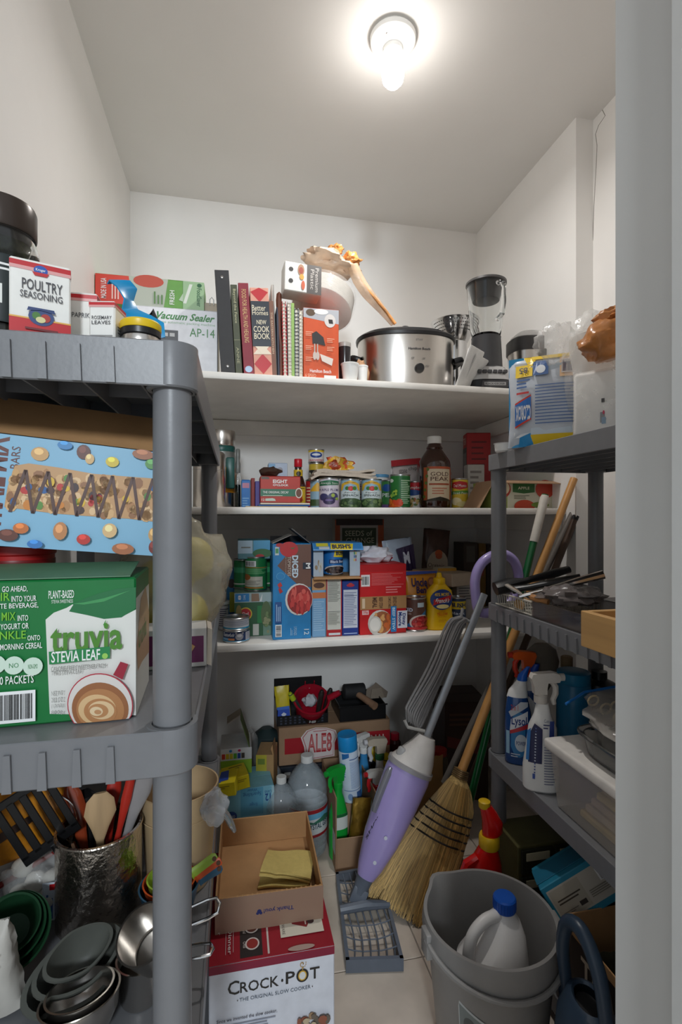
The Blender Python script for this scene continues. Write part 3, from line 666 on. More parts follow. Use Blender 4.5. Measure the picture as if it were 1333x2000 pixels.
# leaflets leaning between cooker and blender
for i, (x, a) in enumerate(((908, 24), (916, 18), (924, 30))):
    c = at(x, 700, Y=1.565); t = thing('booklet', ('white instruction booklet leaning on the slow cooker', 'folded instruction sheet between slow cooker and blender', 'white instruction leaflet leaning on the blender base')[i], 'booklet', (c.x-.040, 1.552+.014*i, b1+.002), rot=(0, math.radians(a), math.radians(-52)), group='instruction booklets by the blender')
    MB().rbox(0, 0, 0, .0022, .10, .135-.008*i, .0004).rbox(.003, .001, 0, .0046, .098, .132-.008*i, .0004).build('sheets', MC((226, 226, 224), .6), t)
    p = Print(lambda u, v, e: (-e, u*.1, v*.13)); p.lines(.1, .1, .85, .85, 9, (150, 150, 150)); p.done(parent=t)
# citrus juicer appliance
c = at(1045, 660, Y=1.72); t = thing('citrus_juicer', 'steel and black electric citrus juicer with clear cover', 'juicer', (c.x, 1.74, b1), math.radians(-6))
zt = at(1043, 650, Y=1.70).z-b1
MB().loft([(0, .070, .062), (.006, .074, .066), (zt-.075, .083, .068), (zt-.07, .085, .069)], 36, 3).build('steel_body', M_steel, t)
MB().loft([(zt-.07, .087, .071), (zt-.066, .089, .073), (zt-.022, .089, .073), (zt-.018, .086, .070)], 36, 3).build('black_band', MC((70, 68, 68), .4), t)
MB().loft([(zt-.018, .078, .068), (zt-.004, .074, .064), (zt+.008, .060, .050), (zt+.014, .02, .018), (zt+.022, .012, .012), (zt+.024, .004, .004)], 36, 3).build('clear_cover', mat('clear_cover', (226, 224, 222), .08, alpha=.45, var=.02), t)
MB().lathe([(.016, 0), (.016, .014), (.013, .020), (.008, .021)], 20, T=rot('X', 90, (.012, -.066, zt-.085))).build('spout_knob', M_black, t)
# ================================================================== middle wall shelf
b2 = SZ[1]
# steel canister and thermos behind the left unit's post
c, W, Hh = fit(374, 440, 879, 1.60, b2); t = thing('steel_canister', 'plain brushed steel canister at the left end of the middle shelf', 'canister', (c, 1.60+W/2, b2)); r = W/2
MB().lathe([(r*.96, 0), (r, .003), (r, Hh-.012), (r*.97, Hh-.006), (r*.9, Hh-.002), (r*.86, Hh), (.001, Hh)], 36).build('body', M_steel, t)
MB().lathe([(r*1.005, Hh*.66), (r*1.012, Hh*.665), (r*1.005, Hh*.67)], 36, cap0=False, cap1=False).build('seam', M_tin, t)
c, W, Hh = fit(407, 460, 838, 1.83, b2); r = W/2; t = thing('thermos', 'large steel thermos with green collar and handle, yellow label', 'thermos', (c, 1.83+r, b2))
M_tgr = MC((30, 86, 80), .35)
MB().lathe([(r*.95, 0), (r, .004), (r, Hh*.30), (r*.995, Hh*.31)], 36).build('base', M_steel, t)
MB().lathe([(r*.99, Hh*.20), (r*1.005, Hh*.205), (r*1.005, Hh*.52), (r*.99, Hh*.525)], 36, cap0=False, cap1=False).build('yellow_label', MC((226, 150, 30), .4), t)
MB().lathe([(r*.98, Hh*.31), (r*.99, Hh*.66), (r*.97, Hh*.73), (r*.95, Hh*.74)], 36).build('body', mat('hammered_grey', (150, 152, 148), .4, .6, bump=.3, bscale=90), t)
MB().lathe([(r*.955, Hh*.72), (r*.985, Hh*.73), (r*.985, Hh*.79), (r*.95, Hh*.80)], 36).build('collar', M_tgr, t)
MB().lathe([(r*.98, Hh*.80), (r, Hh*.805), (r, Hh*.985), (r*.97, Hh), (.001, Hh)], 36).build('cup', M_steel, t)
MB().rbox(r*.30, -r*1.55, Hh*.25, r*.95, -r*1.15, Hh*.64, .006, 2).rbox(r*.30, -r*1.2, Hh*.56, r*.95, -r*.5, Hh*.64, .004).rbox(r*.30, -r*1.2, Hh*.25, r*.95, -r*.5, Hh*.32, .004).build('handle', M_tgr, t)
# herb grinder
c, W, Hh = fit(459, 471, 876, 1.84, b2); r = W/2; t = thing('herb_jar', 'slim glass jar of dried herbs beside the thermos', 'jar', (c, 1.84+r, b2))
MB().lathe([(r*.95, 0), (r, .003), (r, Hh*.5), (r*.7, Hh*.58), (r*.7, Hh*.62), (r*.62, Hh*.62), (r*.62, Hh*.57), (r*.9, Hh*.5), (r*.9, .006)], 20, cap1=False).build('glass', M_glass, t)
MB().lathe([(r*.85, .006), (r*.85, Hh*.4)], 16).build('herbs', M_herb, t)
MB().lathe([(r*.8, Hh*.6), (r*.85, Hh*.63), (r*.85, Hh*.75), (r*.6, Hh*.8), (r*.75, Hh*.86), (r*.75, Hh*.98), (r*.5, Hh)], 20).build('grinder_cap', MC((120, 122, 118), .3), t)
t, W, Hh, D = carton('small_box', 'bright blue narrow box beside the herb jar', 472, 489, 938, 1.80, b2, .05, (30, 118, 196), 0); p = Print(ff(W, Hh)); p.rect(.1, .72, .9, .9, (190, 120, 150)).lines(.1, .05, .9, .4, 4, (110, 170, 220)); p.done(parent=t)
book('booklet', 'red and green folded leaflet upright by the coffee box', 491, 498, 934, 491, 498, 1.80, b2, .1, (150, 50, 44), cat='booklet', group=None)
book('booklet', 'purple and blue folded leaflet upright by the coffee box', 499, 507, 940, 499, 507, 1.79, b2, .1, (92, 84, 160), cat='booklet', group=None)
# cutting boards
for i, (a, b_, yy, h, d, col, lab) in enumerate(((480, 602, 1.66, .004, .20, (214, 190, 150), 'thin wooden cutting board, lowest under the coffee box'), (505, 606, 1.70, .004, .18, (40, 96, 170), 'thin blue cutting mat between two boards'), (509, 606, 1.70, .005, .18, (226, 216, 198), 'thin cream cutting board directly under the coffee box'))):
    zz = b2+(.0, .006, .0115)[i]
    c, W, _ = fit(a, b_, 985, yy, b2); t = MB().rbox(-W/2, 0, 0, W/2, d, h+.001, .0018, 2).build('cutting_board', MC(col, .5), None); t.location = (c, yy, zz+.0005); tag(t, lab, 'cutting board', 'boards under the coffee box')
zc = b2+.0185
t, W, Hh, D = carton('coffee_box', 'red and green decaf coffee pod box on cutting boards', 509, 587, 931, 1.72, zc, .10, (188, 62, 52))
ctop = zc+Hh+.002
p = Print(ff(W, Hh)); p.rect(0, .24, 1, .52, (46, 112, 84)).rect(.02, .89, .22, .99, (90, 74, 60)).text('EIGHT', .31, .74, .67, .88, WH, bold=.03).text("O'CLOCK", .31, .63, .70, .71, WH, bold=.03).text('THE ORIGINAL DECAF', .06, .35, .70, .44, WH, bold=.01).lines(.06, .245, .55, .29, 1, (210, 230, 210), 0)
p.text('12', .03, .06, .10, .15, WH).poly([(.12, .06), (.38, .06), (.36, .14), (.30, .17), (.12, .15)], (200, 214, 200)).ell(.96, .37, .09, .20, (226, 220, 210)).ell(.96, .37, .07, .16, (110, 64, 44)).ell(.2, .97, .02, .01, RD); p.done(parent=t)
c = at(528, 922, Y=1.77); t = thing('coffee_pouch', 'dark brown crumpled pouch lying on the coffee box', 'pouch', (c.x, 1.78, ctop)); crumple(t, 'pouch_film', MC((74, 52, 42), .45), (0, 0, .018), .036, .024, .018, .3, 2.2, 6, 18, 10)
t, W, Hh, D = carton('small_box', 'white and pale blue carton behind the coffee box', 525, 562, 905, 1.86, b2, .06, (190, 204, 224)); p = Print(ff(W, Hh)); p.rect(.0, .75, .35, .98, (120, 170, 210)).ell(.6, .85, .15, .06, (150, 150, 160)); p.done(parent=t)
# steak sauce bottle
c, W, Hh = fit(569, 600, 895, 1.83, b2); r = W/2*.95; t = thing('sauce_bottle', 'brown steak sauce bottle with red cap and yellow label', 'bottle', (c, 1.83+r, b2))
M_sauce = mat('brown_sauce_glass', (58, 28, 18), .12, var=.05, coat=.6)
spin_bottle(t, [(0, r*.9, r*.9), (.004, r, r), (Hh*.45, r, r), (Hh*.55, r*.85, r*.85), (Hh*.68, r*.55, r*.55), (Hh*.78, r*.46, r*.46), (Hh*.84, r*.46, r*.46)], M_sauce)
MB().lathe([(r*.52, Hh*.84), (r*.54, Hh*.845), (r*.54, Hh*.985), (r*.5, Hh)], 24).build('cap', MC((200, 26, 44), .3), t)
p = Print(fc(r*1.01, Hh*.40, Hh*.04), du=.08); p.rect(.12, 0, .88, 1, (222, 186, 46)).poly([(.3, .1), (.7, .3), (.6, .7), (.35, .6)], (180, 50, 30)).lines(.2, .8, .8, .95, 2, (60, 40, 20)); p.done('printed_label', t)
p = Print(fc(r*.60, Hh*.16, Hh*.62), du=.08); p.rect(.05, 0, .95, 1, (222, 186, 46)).ell(.5, .5, .18, .3, (60, 50, 30)); p.done('printed_neck_label', t)
# stacked cans at the back: tomato can with cranberry can above
def tower(px0, px1, tops, Y, specs):
    bz = b2
    for (pt, nm, lab, col, fnp) in zip(tops, *specs): pass
t, p = can('food_can', 'round tomato and chili can carrying the cranberry can', 605, 638, 904, 1.90, b2+.078, (214, 182, 60)); p.rect(0, .15, 1, .75, (40, 40, 38)).text('RO TEL', .15, .25, .85, .65, (238, 230, 200), bold=.03).rect(0, 0, 1, .12, RD); p.done('printed_label', t); zr = b2+.078+(fit(605, 638, 904, 1.90, b2+.078)[2])
t, p = can('food_can', 'brown bean can at the bottom of the can tower', 604, 639, 940, 1.90, b2, (110, 60, 40), h=.0765); p.lines(.2, .2, .8, .8, 4, (220, 190, 120)); p.done('printed_label', t)
t, p = can('food_can', 'white cranberry sauce can on top of the can tower', 604, 637, 877, 1.90, zr+.0012, (236, 232, 226)); p.rect(0, .82, 1, 1, (226, 196, 40)).ell(.5, .58, .26, .26, (32, 72, 150)).ell(.5, .6, .18, .1, (226, 230, 236)).text('CRANBERRY', .14, .06, .86, .22, (196, 40, 60)); p.done('printed_label', t)
t, p = can('food_can', 'red soup can half hidden left of the plum can', 598, 626, 940, 1.855, b2, (176, 34, 36), h=.108); p.lines(.2, .2, .8, .8, 5, (230, 200, 160)); p.done('printed_label', t)
# the front row
def pict_can(lab, px0, px1, ptop, Y, col, group='front row of cans on the middle shelf', **k): return can('food_can', lab, px0, px1, ptop, Y, b2, col, group=group, **k)
t, p = pict_can('purple plums can, white and lilac label with plums', 626, 668, 933, 1.79, (216, 210, 220))
p.rect(0, 0, 1, .30, (190, 170, 196)).poly([(.14, .76), (.86, .80), (.88, .93), (.5, .97), (.12, .91)], (40, 110, 74)).text('Always Save', .20, .80, .80, .90, (226, 232, 220), bold=.0).text('PURPLE PLUMS', .14, .57, .86, .66, (84, 72, 110)).ell(.32, .36, .16, .13, (66, 66, 110)).ell(.64, .38, .17, .14, (74, 72, 118)).ell(.50, .22, .19, .13, (60, 52, 90)).ell(.5, .25, .12, .04, (120, 104, 160)).ell(.62, .42, .06, .07, (170, 190, 90)).ell(.76, .3, .07, .05, (160, 180, 80)); p.done('printed_label', t)
for i, (a, b_) in enumerate(((669, 709), (711, 752))):
    t, p = pict_can(('spinach can between the plum can and another spinach can', 'spinach can nearest the green vegetable can')[i], a, b_, 935, 1.79, (150, 186, 206))
    p.rect(.05, .28, .95, .62, (206, 218, 220)).poly([(.10, .60), (.16, .86), (.5, .99), (.84, .86), (.90, .60), (.78, .64), (.70, .82), (.5, .88), (.3, .82), (.22, .64)], (226, 178, 50)).text('MARGARET', .30, .885, .70, .94, (120, 80, 30), bold=0).ell(.40, .70, .07, .07, (60, 120, 50)).ell(.52, .69, .09, .09, (196, 40, 36)).ell(.64, .70, .07, .07, (70, 130, 50)).text('Fancy', .32, .50, .68, .57, (70, 80, 76), bold=0).text('SPINACH', .24, .40, .78, .48, (50, 60, 56)).ell(.5, .14, .50, .20, (66, 92, 56))
    foods(p, .5, .14, .44, .14, [(86, 112, 66), (104, 128, 78), (54, 78, 48)], 26, .06, 4+i); p.done('printed_label', t)
t, p = pict_can('pale blue vegetable can squeezed behind the plum can', 614, 632, 938, 1.835, (150, 186, 206), r=.030, h=.108); p.rect(.02, .02, .98, .98, (150, 186, 206)).poly([(.1, .6), (.5, .95), (.9, .6)], (226, 178, 50)).rect(.1, .05, .9, .3, (66, 92, 56)); p.done('printed_label', t)
t, p = pict_can('green vegetable can behind the carrot can', 754, 780, 934, 1.85, (66, 132, 70), r=.036, h=.112); p.ell(.4, .75, .2, .14, (40, 90, 160)).text('PEAS', .2, .4, .8, .55, WH).rect(0, 0, 1, .12, (110, 80, 130)); p.done('printed_label', t)
t, p = pict_can('bright green mixed vegetables can with carrots and nutrition panel', 767, 810, 926, 1.76, (36, 118, 52), r=.0385)
p.rect(.50, .03, .98, .97, (28, 104, 50)).lines(.53, .1, .93, .88, 13, (200, 226, 196), .5, .4).ell(.18, .85, .10, .06, (220, 230, 220)); foods(p, .3, .16, .22, .12, [(224, 96, 30), (230, 120, 40), (216, 70, 26)], 14, .09, 2); foods(p, .32, .42, .16, .1, [(160, 190, 60), (120, 170, 60)], 8, .05, 5); p.rect(0, 0, .5, .05, (224, 96, 30)); p.done('printed_label', t)
t, p = pict_can('red and white soup can beside the tea bottle', 803, 831, 940, 1.82, (232, 230, 226), r=.036); p.rect(0, .62, 1, 1, (190, 30, 40)).ell(.4, .6, .35, .12, (40, 80, 150)).text('Campbells', .2, .72, .8, .86, WH, bold=0); foods(p, .45, .2, .3, .12, [(180, 90, 40), (90, 120, 50), (210, 180, 120)], 12, .08, 8); p.done('printed_label', t)
c, W, Hh = fit(728, 764, 926, 1.90, b2); t = thing('plastic_tub', 'round tub with pale blue lid behind the spinach cans', 'tub', (c, 1.93, b2)); MB().lathe([(W*.42, 0), (W*.46, Hh-.012)], 24).build('tub', M_white, t); MB().lathe([(W*.49, Hh-.012), (W*.5, Hh-.01), (W*.5, Hh-.001), (W*.46, Hh), (.001, Hh)], 24).build('lid', MC((96, 160, 204), .35), t)
t, p = can('food_can', 'red topped can seen behind the cloth tote', 701, 731, 905, 2.00, b2+.09, (190, 30, 44), h=.06); p.rect(0, .1, 1, .5, (226, 226, 230)).text('CHILI', .2, .15, .8, .45, (40, 60, 120)); p.done('printed_label', t)
t, p = can('food_can', 'silver can supporting the red topped can at the back', 700, 732, 950, 2.00, b2, (180, 176, 170), h=.0885); p.lines(.2, .2, .8, .8, 4, (90, 90, 100)); p.done('printed_label', t)
# colourful snack bag and canvas tote lying on the cans
ctp = b2+(fit(669, 709, 935, 1.79, b2)[2])
c = at(662, 905, Y=1.87); t = thing('snack_bag', 'crumpled red and yellow snack bag on top of the cans', 'bag', (c.x, 1.875, ctp+.022), rot=(0, math.radians(-8), 0))
o = crumple(t, 'bag_film', mat('snack_film', (206, 84, 44), .3, var=.5, scale=26, bump=.5, bscale=60), (0, 0, .032), .052, .024, .034, .5, 2.2, 12, 30, 16)
def fn(u, v):
    a = (u-.5)*.11; return (a+.004*math.sin(9*v), -.020-.004*math.sin(14*u), .012+v*(.058-.5*abs(a+.01)) )
MB().sheet(fn, 12, 8, .001).build('front_panel', mat('snack_yellow', (228, 176, 50), .3, var=.5, scale=34, bump=.4), t, smooth=60)
q = [at(x, y, Y=1.80) for x, y in ((607, 938), (640, 921), (668, 918), (700, 921), (735, 922))]
M_canv = mat('canvas_cloth', (206, 192, 176), .9, var=.06, scale=120, bump=.3, bscale=400)
t = thing('canvas_tote', 'folded beige canvas tote draped over the spinach cans', 'tote', (at(672, 930, Y=1.83).x, 1.80, ctp+.0015))
X0, X1 = at(609, 930, Y=1.80).x-t.location.x, at(736, 930, Y=1.80).x-t.location.x
for L in range(3):
    def fn(u, v, L=L):
        x = X0+(X1-X0)*(.04*L+u*(1-.05*L)); y = v*(.11-.01*L)
        zz = .004+.0095*L+.004*math.sin(5*u+L)*(1-v*.4)+.003*mnoise.noise(Vector((u*5, v*3, L*3)))
        if u < .12: zz -= (.12-u)*.10*(1-L*.3)
        return (x, y-.012*math.sin(PI*u)*(L == 0), zz+.001)
    MB().sheet(fn, 40, 10, .0085).build('fold', M_canv, t, smooth=60)
# flour / chip bags
c = at(792, 915, Y=1.92); t = thing('food_bag', 'red and white printed bag slumped behind the carrot can', 'bag', (c.x, 1.90, b2), rot=(math.radians(-6), 0, math.radians(-8)))
pouch(t, 'bag_film', mat('bag_white', (214, 206, 204), .3, bump=.3, bscale=40), .125, .205, .06, 3, .008, tip=.01)
def top_map(u, v, e): return (-.06+u*.125, -.006-e-.006*math.sin(PI*u)+v*.020, .130+v*.068+.012*u)
p = Print(top_map, du=.1); p.rect(.02, .62, .98, 1.0, (176, 34, 44)).text('chips', .55, .2, .9, .5, (80, 70, 70), bold=0).text('stone', .25, .12, .5, .4, (80, 70, 70), bold=0).rect(.85, .1, .98, .9, (170, 40, 48)); p.done(parent=t)
c = at(820, 893, Y=2.02); t = thing('food_bag', 'dark blue foil bag behind the red and white bag', 'bag', (c.x, 2.02, b2)); pouch(t, 'bag_film', MC((40, 48, 92), .3), .11, .205, .05, 6, .008)
# tea bottle
c, W, Hh = fit(830, 892, 848, 1.76, b2); r = W/2*.97; t = thing('tea_bottle', 'large brown iced tea bottle with white cap', 'bottle', (c, 1.76+r, b2))
M_tea = mat('tea_brown', (56, 24, 12), .08, var=.05, coat=.8)
spin_bottle(t, [(0, r*.85, r*.85), (.006, r*.97, r*.97), (Hh*.12, r, r), (Hh*.14, r*.97, r*.97), (Hh*.16, r, r), (Hh*.60, r, r), (Hh*.66, r*.95, r*.95), (Hh*.76, r*.66, r*.66), (Hh*.82, r*.48, r*.48), (Hh*.84, r*.52, r*.52), (Hh*.88, r*.40, r*.40), (Hh*.90, r*.38, r*.38)], M_tea, n=36)
MB().lathe([(r*.42, Hh*.90), (r*.44, Hh*.905), (r*.44, Hh*.99), (r*.40, Hh), (.001, Hh)], 24).build('cap', M_white, t)
for i in range(20): pass
R = Matrix.Rotation(-math.atan2(c, 1.8), 4, 'Z'); f0 = fc(r*1.004, Hh*.46, Hh*.11)
p = Print(lambda u, v, e: tuple(R @ Vector(f0(u, v, e))), du=.06)
p.rect(.24, .0, .96, 1, (48, 44, 30)).rect(.28, .02, .36, .98, (176, 84, 40)).rect(.86, .02, .93, .98, (176, 84, 40)).poly([(.37, .04), (.37, .94), (.86, .94), (.86, .04), (.615, .12)], (222, 206, 178)).text('GOLD', .43, .72, .81, .84, (96, 62, 44), bold=.01).text('PEAK', .43, .58, .81, .70, (96, 62, 44), bold=.01).rect(.40, .46, .83, .51, (176, 84, 50)).lines(.46, .18, .78, .40, 3, (200, 130, 100)).rect(.37, .93, .86, 1.0, (186, 84, 46))
for i in range(9): p.ell(.30+.58*(i % 2)+.01*i, .12+.1*i, .03, .05, ((90, 110, 40), (200, 110, 40))[i % 2], 8)
p.done('printed_label', t)
t, p = can('food_can', 'yellow labelled pear can right of the tea bottle', 891, 921, 934, 1.76, b2, (220, 190, 60), r=.032); p.poly([(.12, .72), (.5, .64), (.88, .72), (.84, .90), (.5, .95), (.16, .9)], (190, 34, 40)).text('Del Monte', .24, .73, .78, .84, WH, bold=0).poly([(0, .45), (1, .52), (1, .62), (0, .58)], (90, 150, 50)).text('Sliced Pears', .2, .48, .85, .56, WH, bold=0).ell(.35, .22, .22, .14, (236, 226, 180)).ell(.62, .12, .26, .1, (226, 214, 150)).ell(.8, .05, .1, .06, (90, 130, 40)); p.done('printed_label', t)
# red box at the back corner
t, W, Hh, D = carton('red_box', 'tall red carton with dark side in the back right corner', 914, 957, 846, 1.98, b2, .075, (176, 24, 30), -14)
p = Print(ff(W, Hh)); p.rect(.01, .01, .99, .99, (176, 24, 30)).lines(.2, .55, .85, .92, 5, (110, 14, 20), .3, .3).ell(.55, .2, .34, .14, (60, 50, 46)).ell(.55, .2, .24, .08, (130, 120, 110)); p.done(parent=t)
p = Print(ff(W, Hh, D, 'left')); p.rect(0, 0, 1, .82, (54, 44, 44)).rect(.1, .5, .9, .75, (120, 110, 108)).text('TEA', .2, .86, .8, .95, (210, 190, 180)); p.done('printed_side', t)
t, W, Hh, D = carton('small_box', 'small white box in front of the tall red carton', 915, 946, 908, 1.90, b2, .05, (206, 200, 194), -8); p = Print(ff(W, Hh)); p.lines(.15, .3, .85, .9, 5, (140, 130, 126)); p.done(parent=t)
# open juice carton with apple print
c, W, Hh = fit(966, 1092, 940, 1.62, b2); t = thing('juice_carton', 'open apple juice carton with tan flaps behind the right posts', 'carton', (c, 1.62, b2))
mk = MC((150, 170, 84), .5)
MB().rbox(-W/2, 0, 0, W/2, .003, Hh, .001).rbox(-W/2, .003, 0, -W/2+.003, .16, Hh, .001).rbox(W/2-.003, .003, 0, W/2, .16, Hh, .001).rbox(-W/2, .157, 0, W/2, .16, Hh, .001).rbox(-W/2, 0, 0, W/2, .16, .003, .001).build('body', mk, t)
MB().prism([(0, Hh), (-.050, Hh-.012), (-.050, Hh-.009), (0, Hh+.003)], -W/2+.01, W/2-.005, 'x').build('flap', M_cardl, t)
MB().prism([(W/2, Hh), (W/2+.035, Hh-.10), (W/2+.037, Hh-.098), (W/2+.002, Hh+.002)], .0, .15, 'y').build('flap', M_cardl, t)
MB().prism([(-W/2, Hh), (-W/2-.055, Hh-.095), (-W/2-.057, Hh-.093), (-W/2-.002, Hh+.002)], .0, .13, 'y').build('flap', M_cardl, t)
p = Print(ff(W, Hh)); p.rect(.20, .0, .94, .9, (206, 206, 186)).poly([(.28, .60), (.28, .95), (.62, .95), (.62, .60), (.45, .55)], (44, 104, 48)).text('APPLE', .36, .70, .54, .80, (226, 226, 200)).lines(.30, .34, .55, .50, 3, (110, 110, 90)).ell(.10, .72, .14, .30, (226, 214, 180)).ell(.10, .70, .15, .34, (180, 60, 40)).ell(.10, .74, .13, .28, (230, 220, 190)).ell(.10, .80, .03, .06, (90, 60, 40)).ell(.78, .72, .15, .34, (190, 60, 36)).ell(.46, .08, .16, .24, (196, 70, 40)).ell(.70, .14, .14, .1, (110, 140, 50)).bars(.0, .03, .16, .34, 16); p.done(parent=t)
# ================================================================== lowest wall shelf
b3 = SZ[2]; G3 = 'groceries on the lowest shelf'
# spice canisters behind the post
for i, (a, b_, pt, bz, h, cols, lab) in enumerate(((428, 443, 1073, 0, 0, 0, ''),)): pass
t, p = can('spice_canister', 'white spice canister with orange band, on another canister', 424, 442, 1076, 1.74, b3+.098, (206, 204, 206), h=.140); p.rect(0, .86, 1, .97, (196, 140, 60)).lines(.1, .1, .9, .8, 12, (90, 90, 110)); p.done('printed_label', t); MB().lathe([(.0175, .1402), (.018, .142), (.018, .152), (.016, .154), (.001, .154)], 20).build('lid', M_white, t)
t, p = can('spice_canister', 'white lidded spice canister under the orange banded one', 426, 448, 1162, 1.74, b3, (206, 204, 206), h=.086); p.lines(.1, .1, .9, .9, 9, (90, 90, 110)); p.done('printed_label', t); MB().lathe([(.0195, .0862), (.020, .088), (.020, .096), (.019, .0972), (.001, .0972)], 20).build('lid', M_white, t)
# two cat food cans
cf, W, _ = fit(433, 489, 1240, 1.555, b3)
for i in range(2):
    t, p = can('cat_food_can', ('flat cat food can with silver lid, upper of two', 'flat navy cat food can, lower of two at the shelf edge')[i], 434, 489, 1240, 1.556, b3+(.0375 if i == 0 else 0), ((206, 208, 214), (38, 60, 104))[i], h=.0365, group='two stacked cat food cans', band=(.12, .90))
    if i == 0: p.rect(0, 0, 1, .14, (44, 150, 190)).lines(.15, .3, .95, .85, 5, (130, 140, 160), .2, .4).rect(0, .1, .06, 1, (90, 80, 110)); lid_tab(t, W/2, .034)
    else: p.text('Tastefuls', .10, .52, .46, .88, (226, 230, 236), shear=.1).rect(.08, .12, .30, .34, (110, 170, 214)).rect(.30, .12, .46, .34, (214, 140, 90)).ell(.58, .5, .10, .36, (150, 152, 160)).ell(.58, .62, .06, .16, (200, 200, 206)).ell(.50, .86, .025, .12, (140, 140, 150)).ell(.66, .86, .025, .12, (140, 140, 150)).rect(.74, .08, .97, .92, (196, 198, 206)).lines(.76, .14, .95, .86, 6, (130, 130, 150)).rect(0, 0, 1, .08, (100, 180, 220))
    p.done('printed_label', t)
# green bean multipacks
t, W, Hh, D = carton('can_multipack', 'lower cardboard can multipack with green print and the numeral eight', 458, 530, 1158, 1.64, b3, .15, (120, 150, 130))
m0 = b3+Hh+.002
p = Print(ff(W, Hh)); p.rect(0, .0, .78, .78, (44, 96, 60)).rect(0, .78, 1, 1, (170, 190, 190)).rect(.02, .80, .40, .985, (40, 134, 200)).text('8', .10, .84, .18, .95, WH, 90, .03).text('CANS', .24, .84, .30, .95, (200, 220, 240), 90).poly([(.46, .80), (.68, .80), (.66, .98), (.46, .98)], (150, 120, 96)).poly([(.68, .8), (.76, .98), (.74, .8)], WH)
p.ell(.30, .52, .18, .15, (226, 196, 60)).ell(.30, .52, .15, .125, (190, 34, 40)).text('Del', .22, .48, .38, .56, WH).rect(.62, .3, .78, .7, (40, 130, 70)).ell(.12, .55, .08, .18, (150, 130, 70)).rect(.50, .02, .66, .28, (206, 206, 196)).ell(.86, .5, .14, .3, (90, 110, 70)); foods(p, .88, .35, .1, .3, [(120, 140, 90), (80, 100, 60), (150, 150, 110)], 14, .05, 4); p.done(parent=t)
p = Print(ff(W, Hh, D, 'right')); foods(p, .3, .5, .25, .4, [(120, 140, 90), (80, 100, 60)], 12, .07, 4); p.done('printed_side', t)
G = (34, 120, 66)
for i, (a, b_, pt, yy, hh, lab) in enumerate(((462, 486, 1095, 1.72, .098, 'green bean can left of the front green can on the multipack'), (508, 531, 1095, 1.72, .098, 'green bean can right of the front green can on the multipack'))):
    t, p = can('food_can', lab, a, b_, pt, yy, m0, G, r=.030, h=hh, group='green vegetable cans on the multipack'); p.rect(0, .55, 1, .75, (60, 160, 110)).rect(0, .1, 1, .15, (200, 200, 190)); p.done('printed_label', t)
t, p = can('food_can', 'green bean can with barcode at the front of the multipack', 478, 524, 1088, 1.645, m0, G, group='green vegetable cans on the multipack'); p.bars(.10, .74, .50, .92, 14).rect(.08, .70, .95, .715, (210, 140, 60)).rect(.08, .1, .70, .42, (196, 192, 176)).ell(.2, .40, .14, .1, (150, 90, 40)).lines(.12, .14, .66, .30, 5, (120, 120, 110)).rect(.06, .05, .72, .08, (214, 120, 50)).lines(.1, .5, .9, .68, 5, (120, 190, 130)); p.done('printed_label', t)
mt = m0+.101
t, W, Hh, D = carton('can_multipack', 'upper blue and green can multipack tray lying on the green cans', 465, 528, 1056, 1.66, m0+.104, .13, (90, 140, 150)); p = Print(ff(W, Hh)); p.rect(0, .3, .45, 1, (176, 200, 216)).poly([(.48, .2), (1, .5), (1, 1), (.48, 1)], (80, 160, 200)).ell(.75, .3, .3, .25, (50, 110, 60)).ell(.68, .12, .14, .14, (190, 40, 40)).lines(.1, .55, .4, .7, 1, (120, 120, 110)); p.done(parent=t)
t, W, Hh, D = carton('small_box', 'blue snack box behind the spice canisters', 443, 462, 1112, 1.80, b3, .05, (60, 136, 190)); p = Print(ff(W, Hh)); p.ell(.5, .75, .4, .08, (70, 50, 46)).rect(.3, .25, .9, .6, (196, 190, 60)).rect(.3, 0, .9, .25, (40, 80, 140)); p.done(parent=t)
# diced tomatoes carton with open flaps
t, W, Hh, D = carton('tomato_carton', 'tall blue diced tomatoes carton with torn open top flaps', 533, 608, 1062, 1.575, b3, .13, (36, 128, 186), 0, flaps=False)
p = Print(ff(W, Hh)); p.poly([(.40, .99), (1, .99), (1, .54), (.72, .54), (.12, .77), (.40, .90)], (112, 76, 62)).poly([(.12, .77), (.50, .99), (.0, .99), (.0, .90)], (36, 128, 186)).ell(.42, .94, .24, .08, (190, 40, 44)).ell(.18, .985, .1, .02, (180, 40, 44)).poly([(.44, .96), (.52, .94), (.60, .97), (.53, .955)], (70, 120, 60)).rect(.06, .88, .16, .965, (200, 210, 210)).rect(.07, .9, .15, .95, (80, 150, 90))
p.text('DICED', .50, .64, .66, .875, (206, 226, 240), 270, .035).text('TOMATOES', .385, .66, .47, .865, (206, 190, 176), 270, .01).text('IN TOMATO JUICE', .315, .68, .35, .86, (190, 170, 156), 270, 0).rect(.78, .73, 1, .80, (30, 44, 60)).text('M', .86, .735, .98, .795, WH, 270, .04)
p.ell(.20, .66, .11, .04, (90, 170, 210)).ell(.20, .66, .10, .036, (36, 128, 186)).poly([(.12, .575), (.20, .60), (.25, .56), (.16, .54)], (190, 50, 46)).poly([(.14, .53), (.20, .545), (.26, .50), (.18, .48)], (176, 40, 40)).ell(.68, .415, .36, .168, (214, 212, 206)).ell(.70, .415, .33, .153, (150, 40, 40)); foods(p, .70, .415, .27, .12, [(196, 60, 56), (170, 44, 44), (210, 90, 80)], 46, .045, 9)
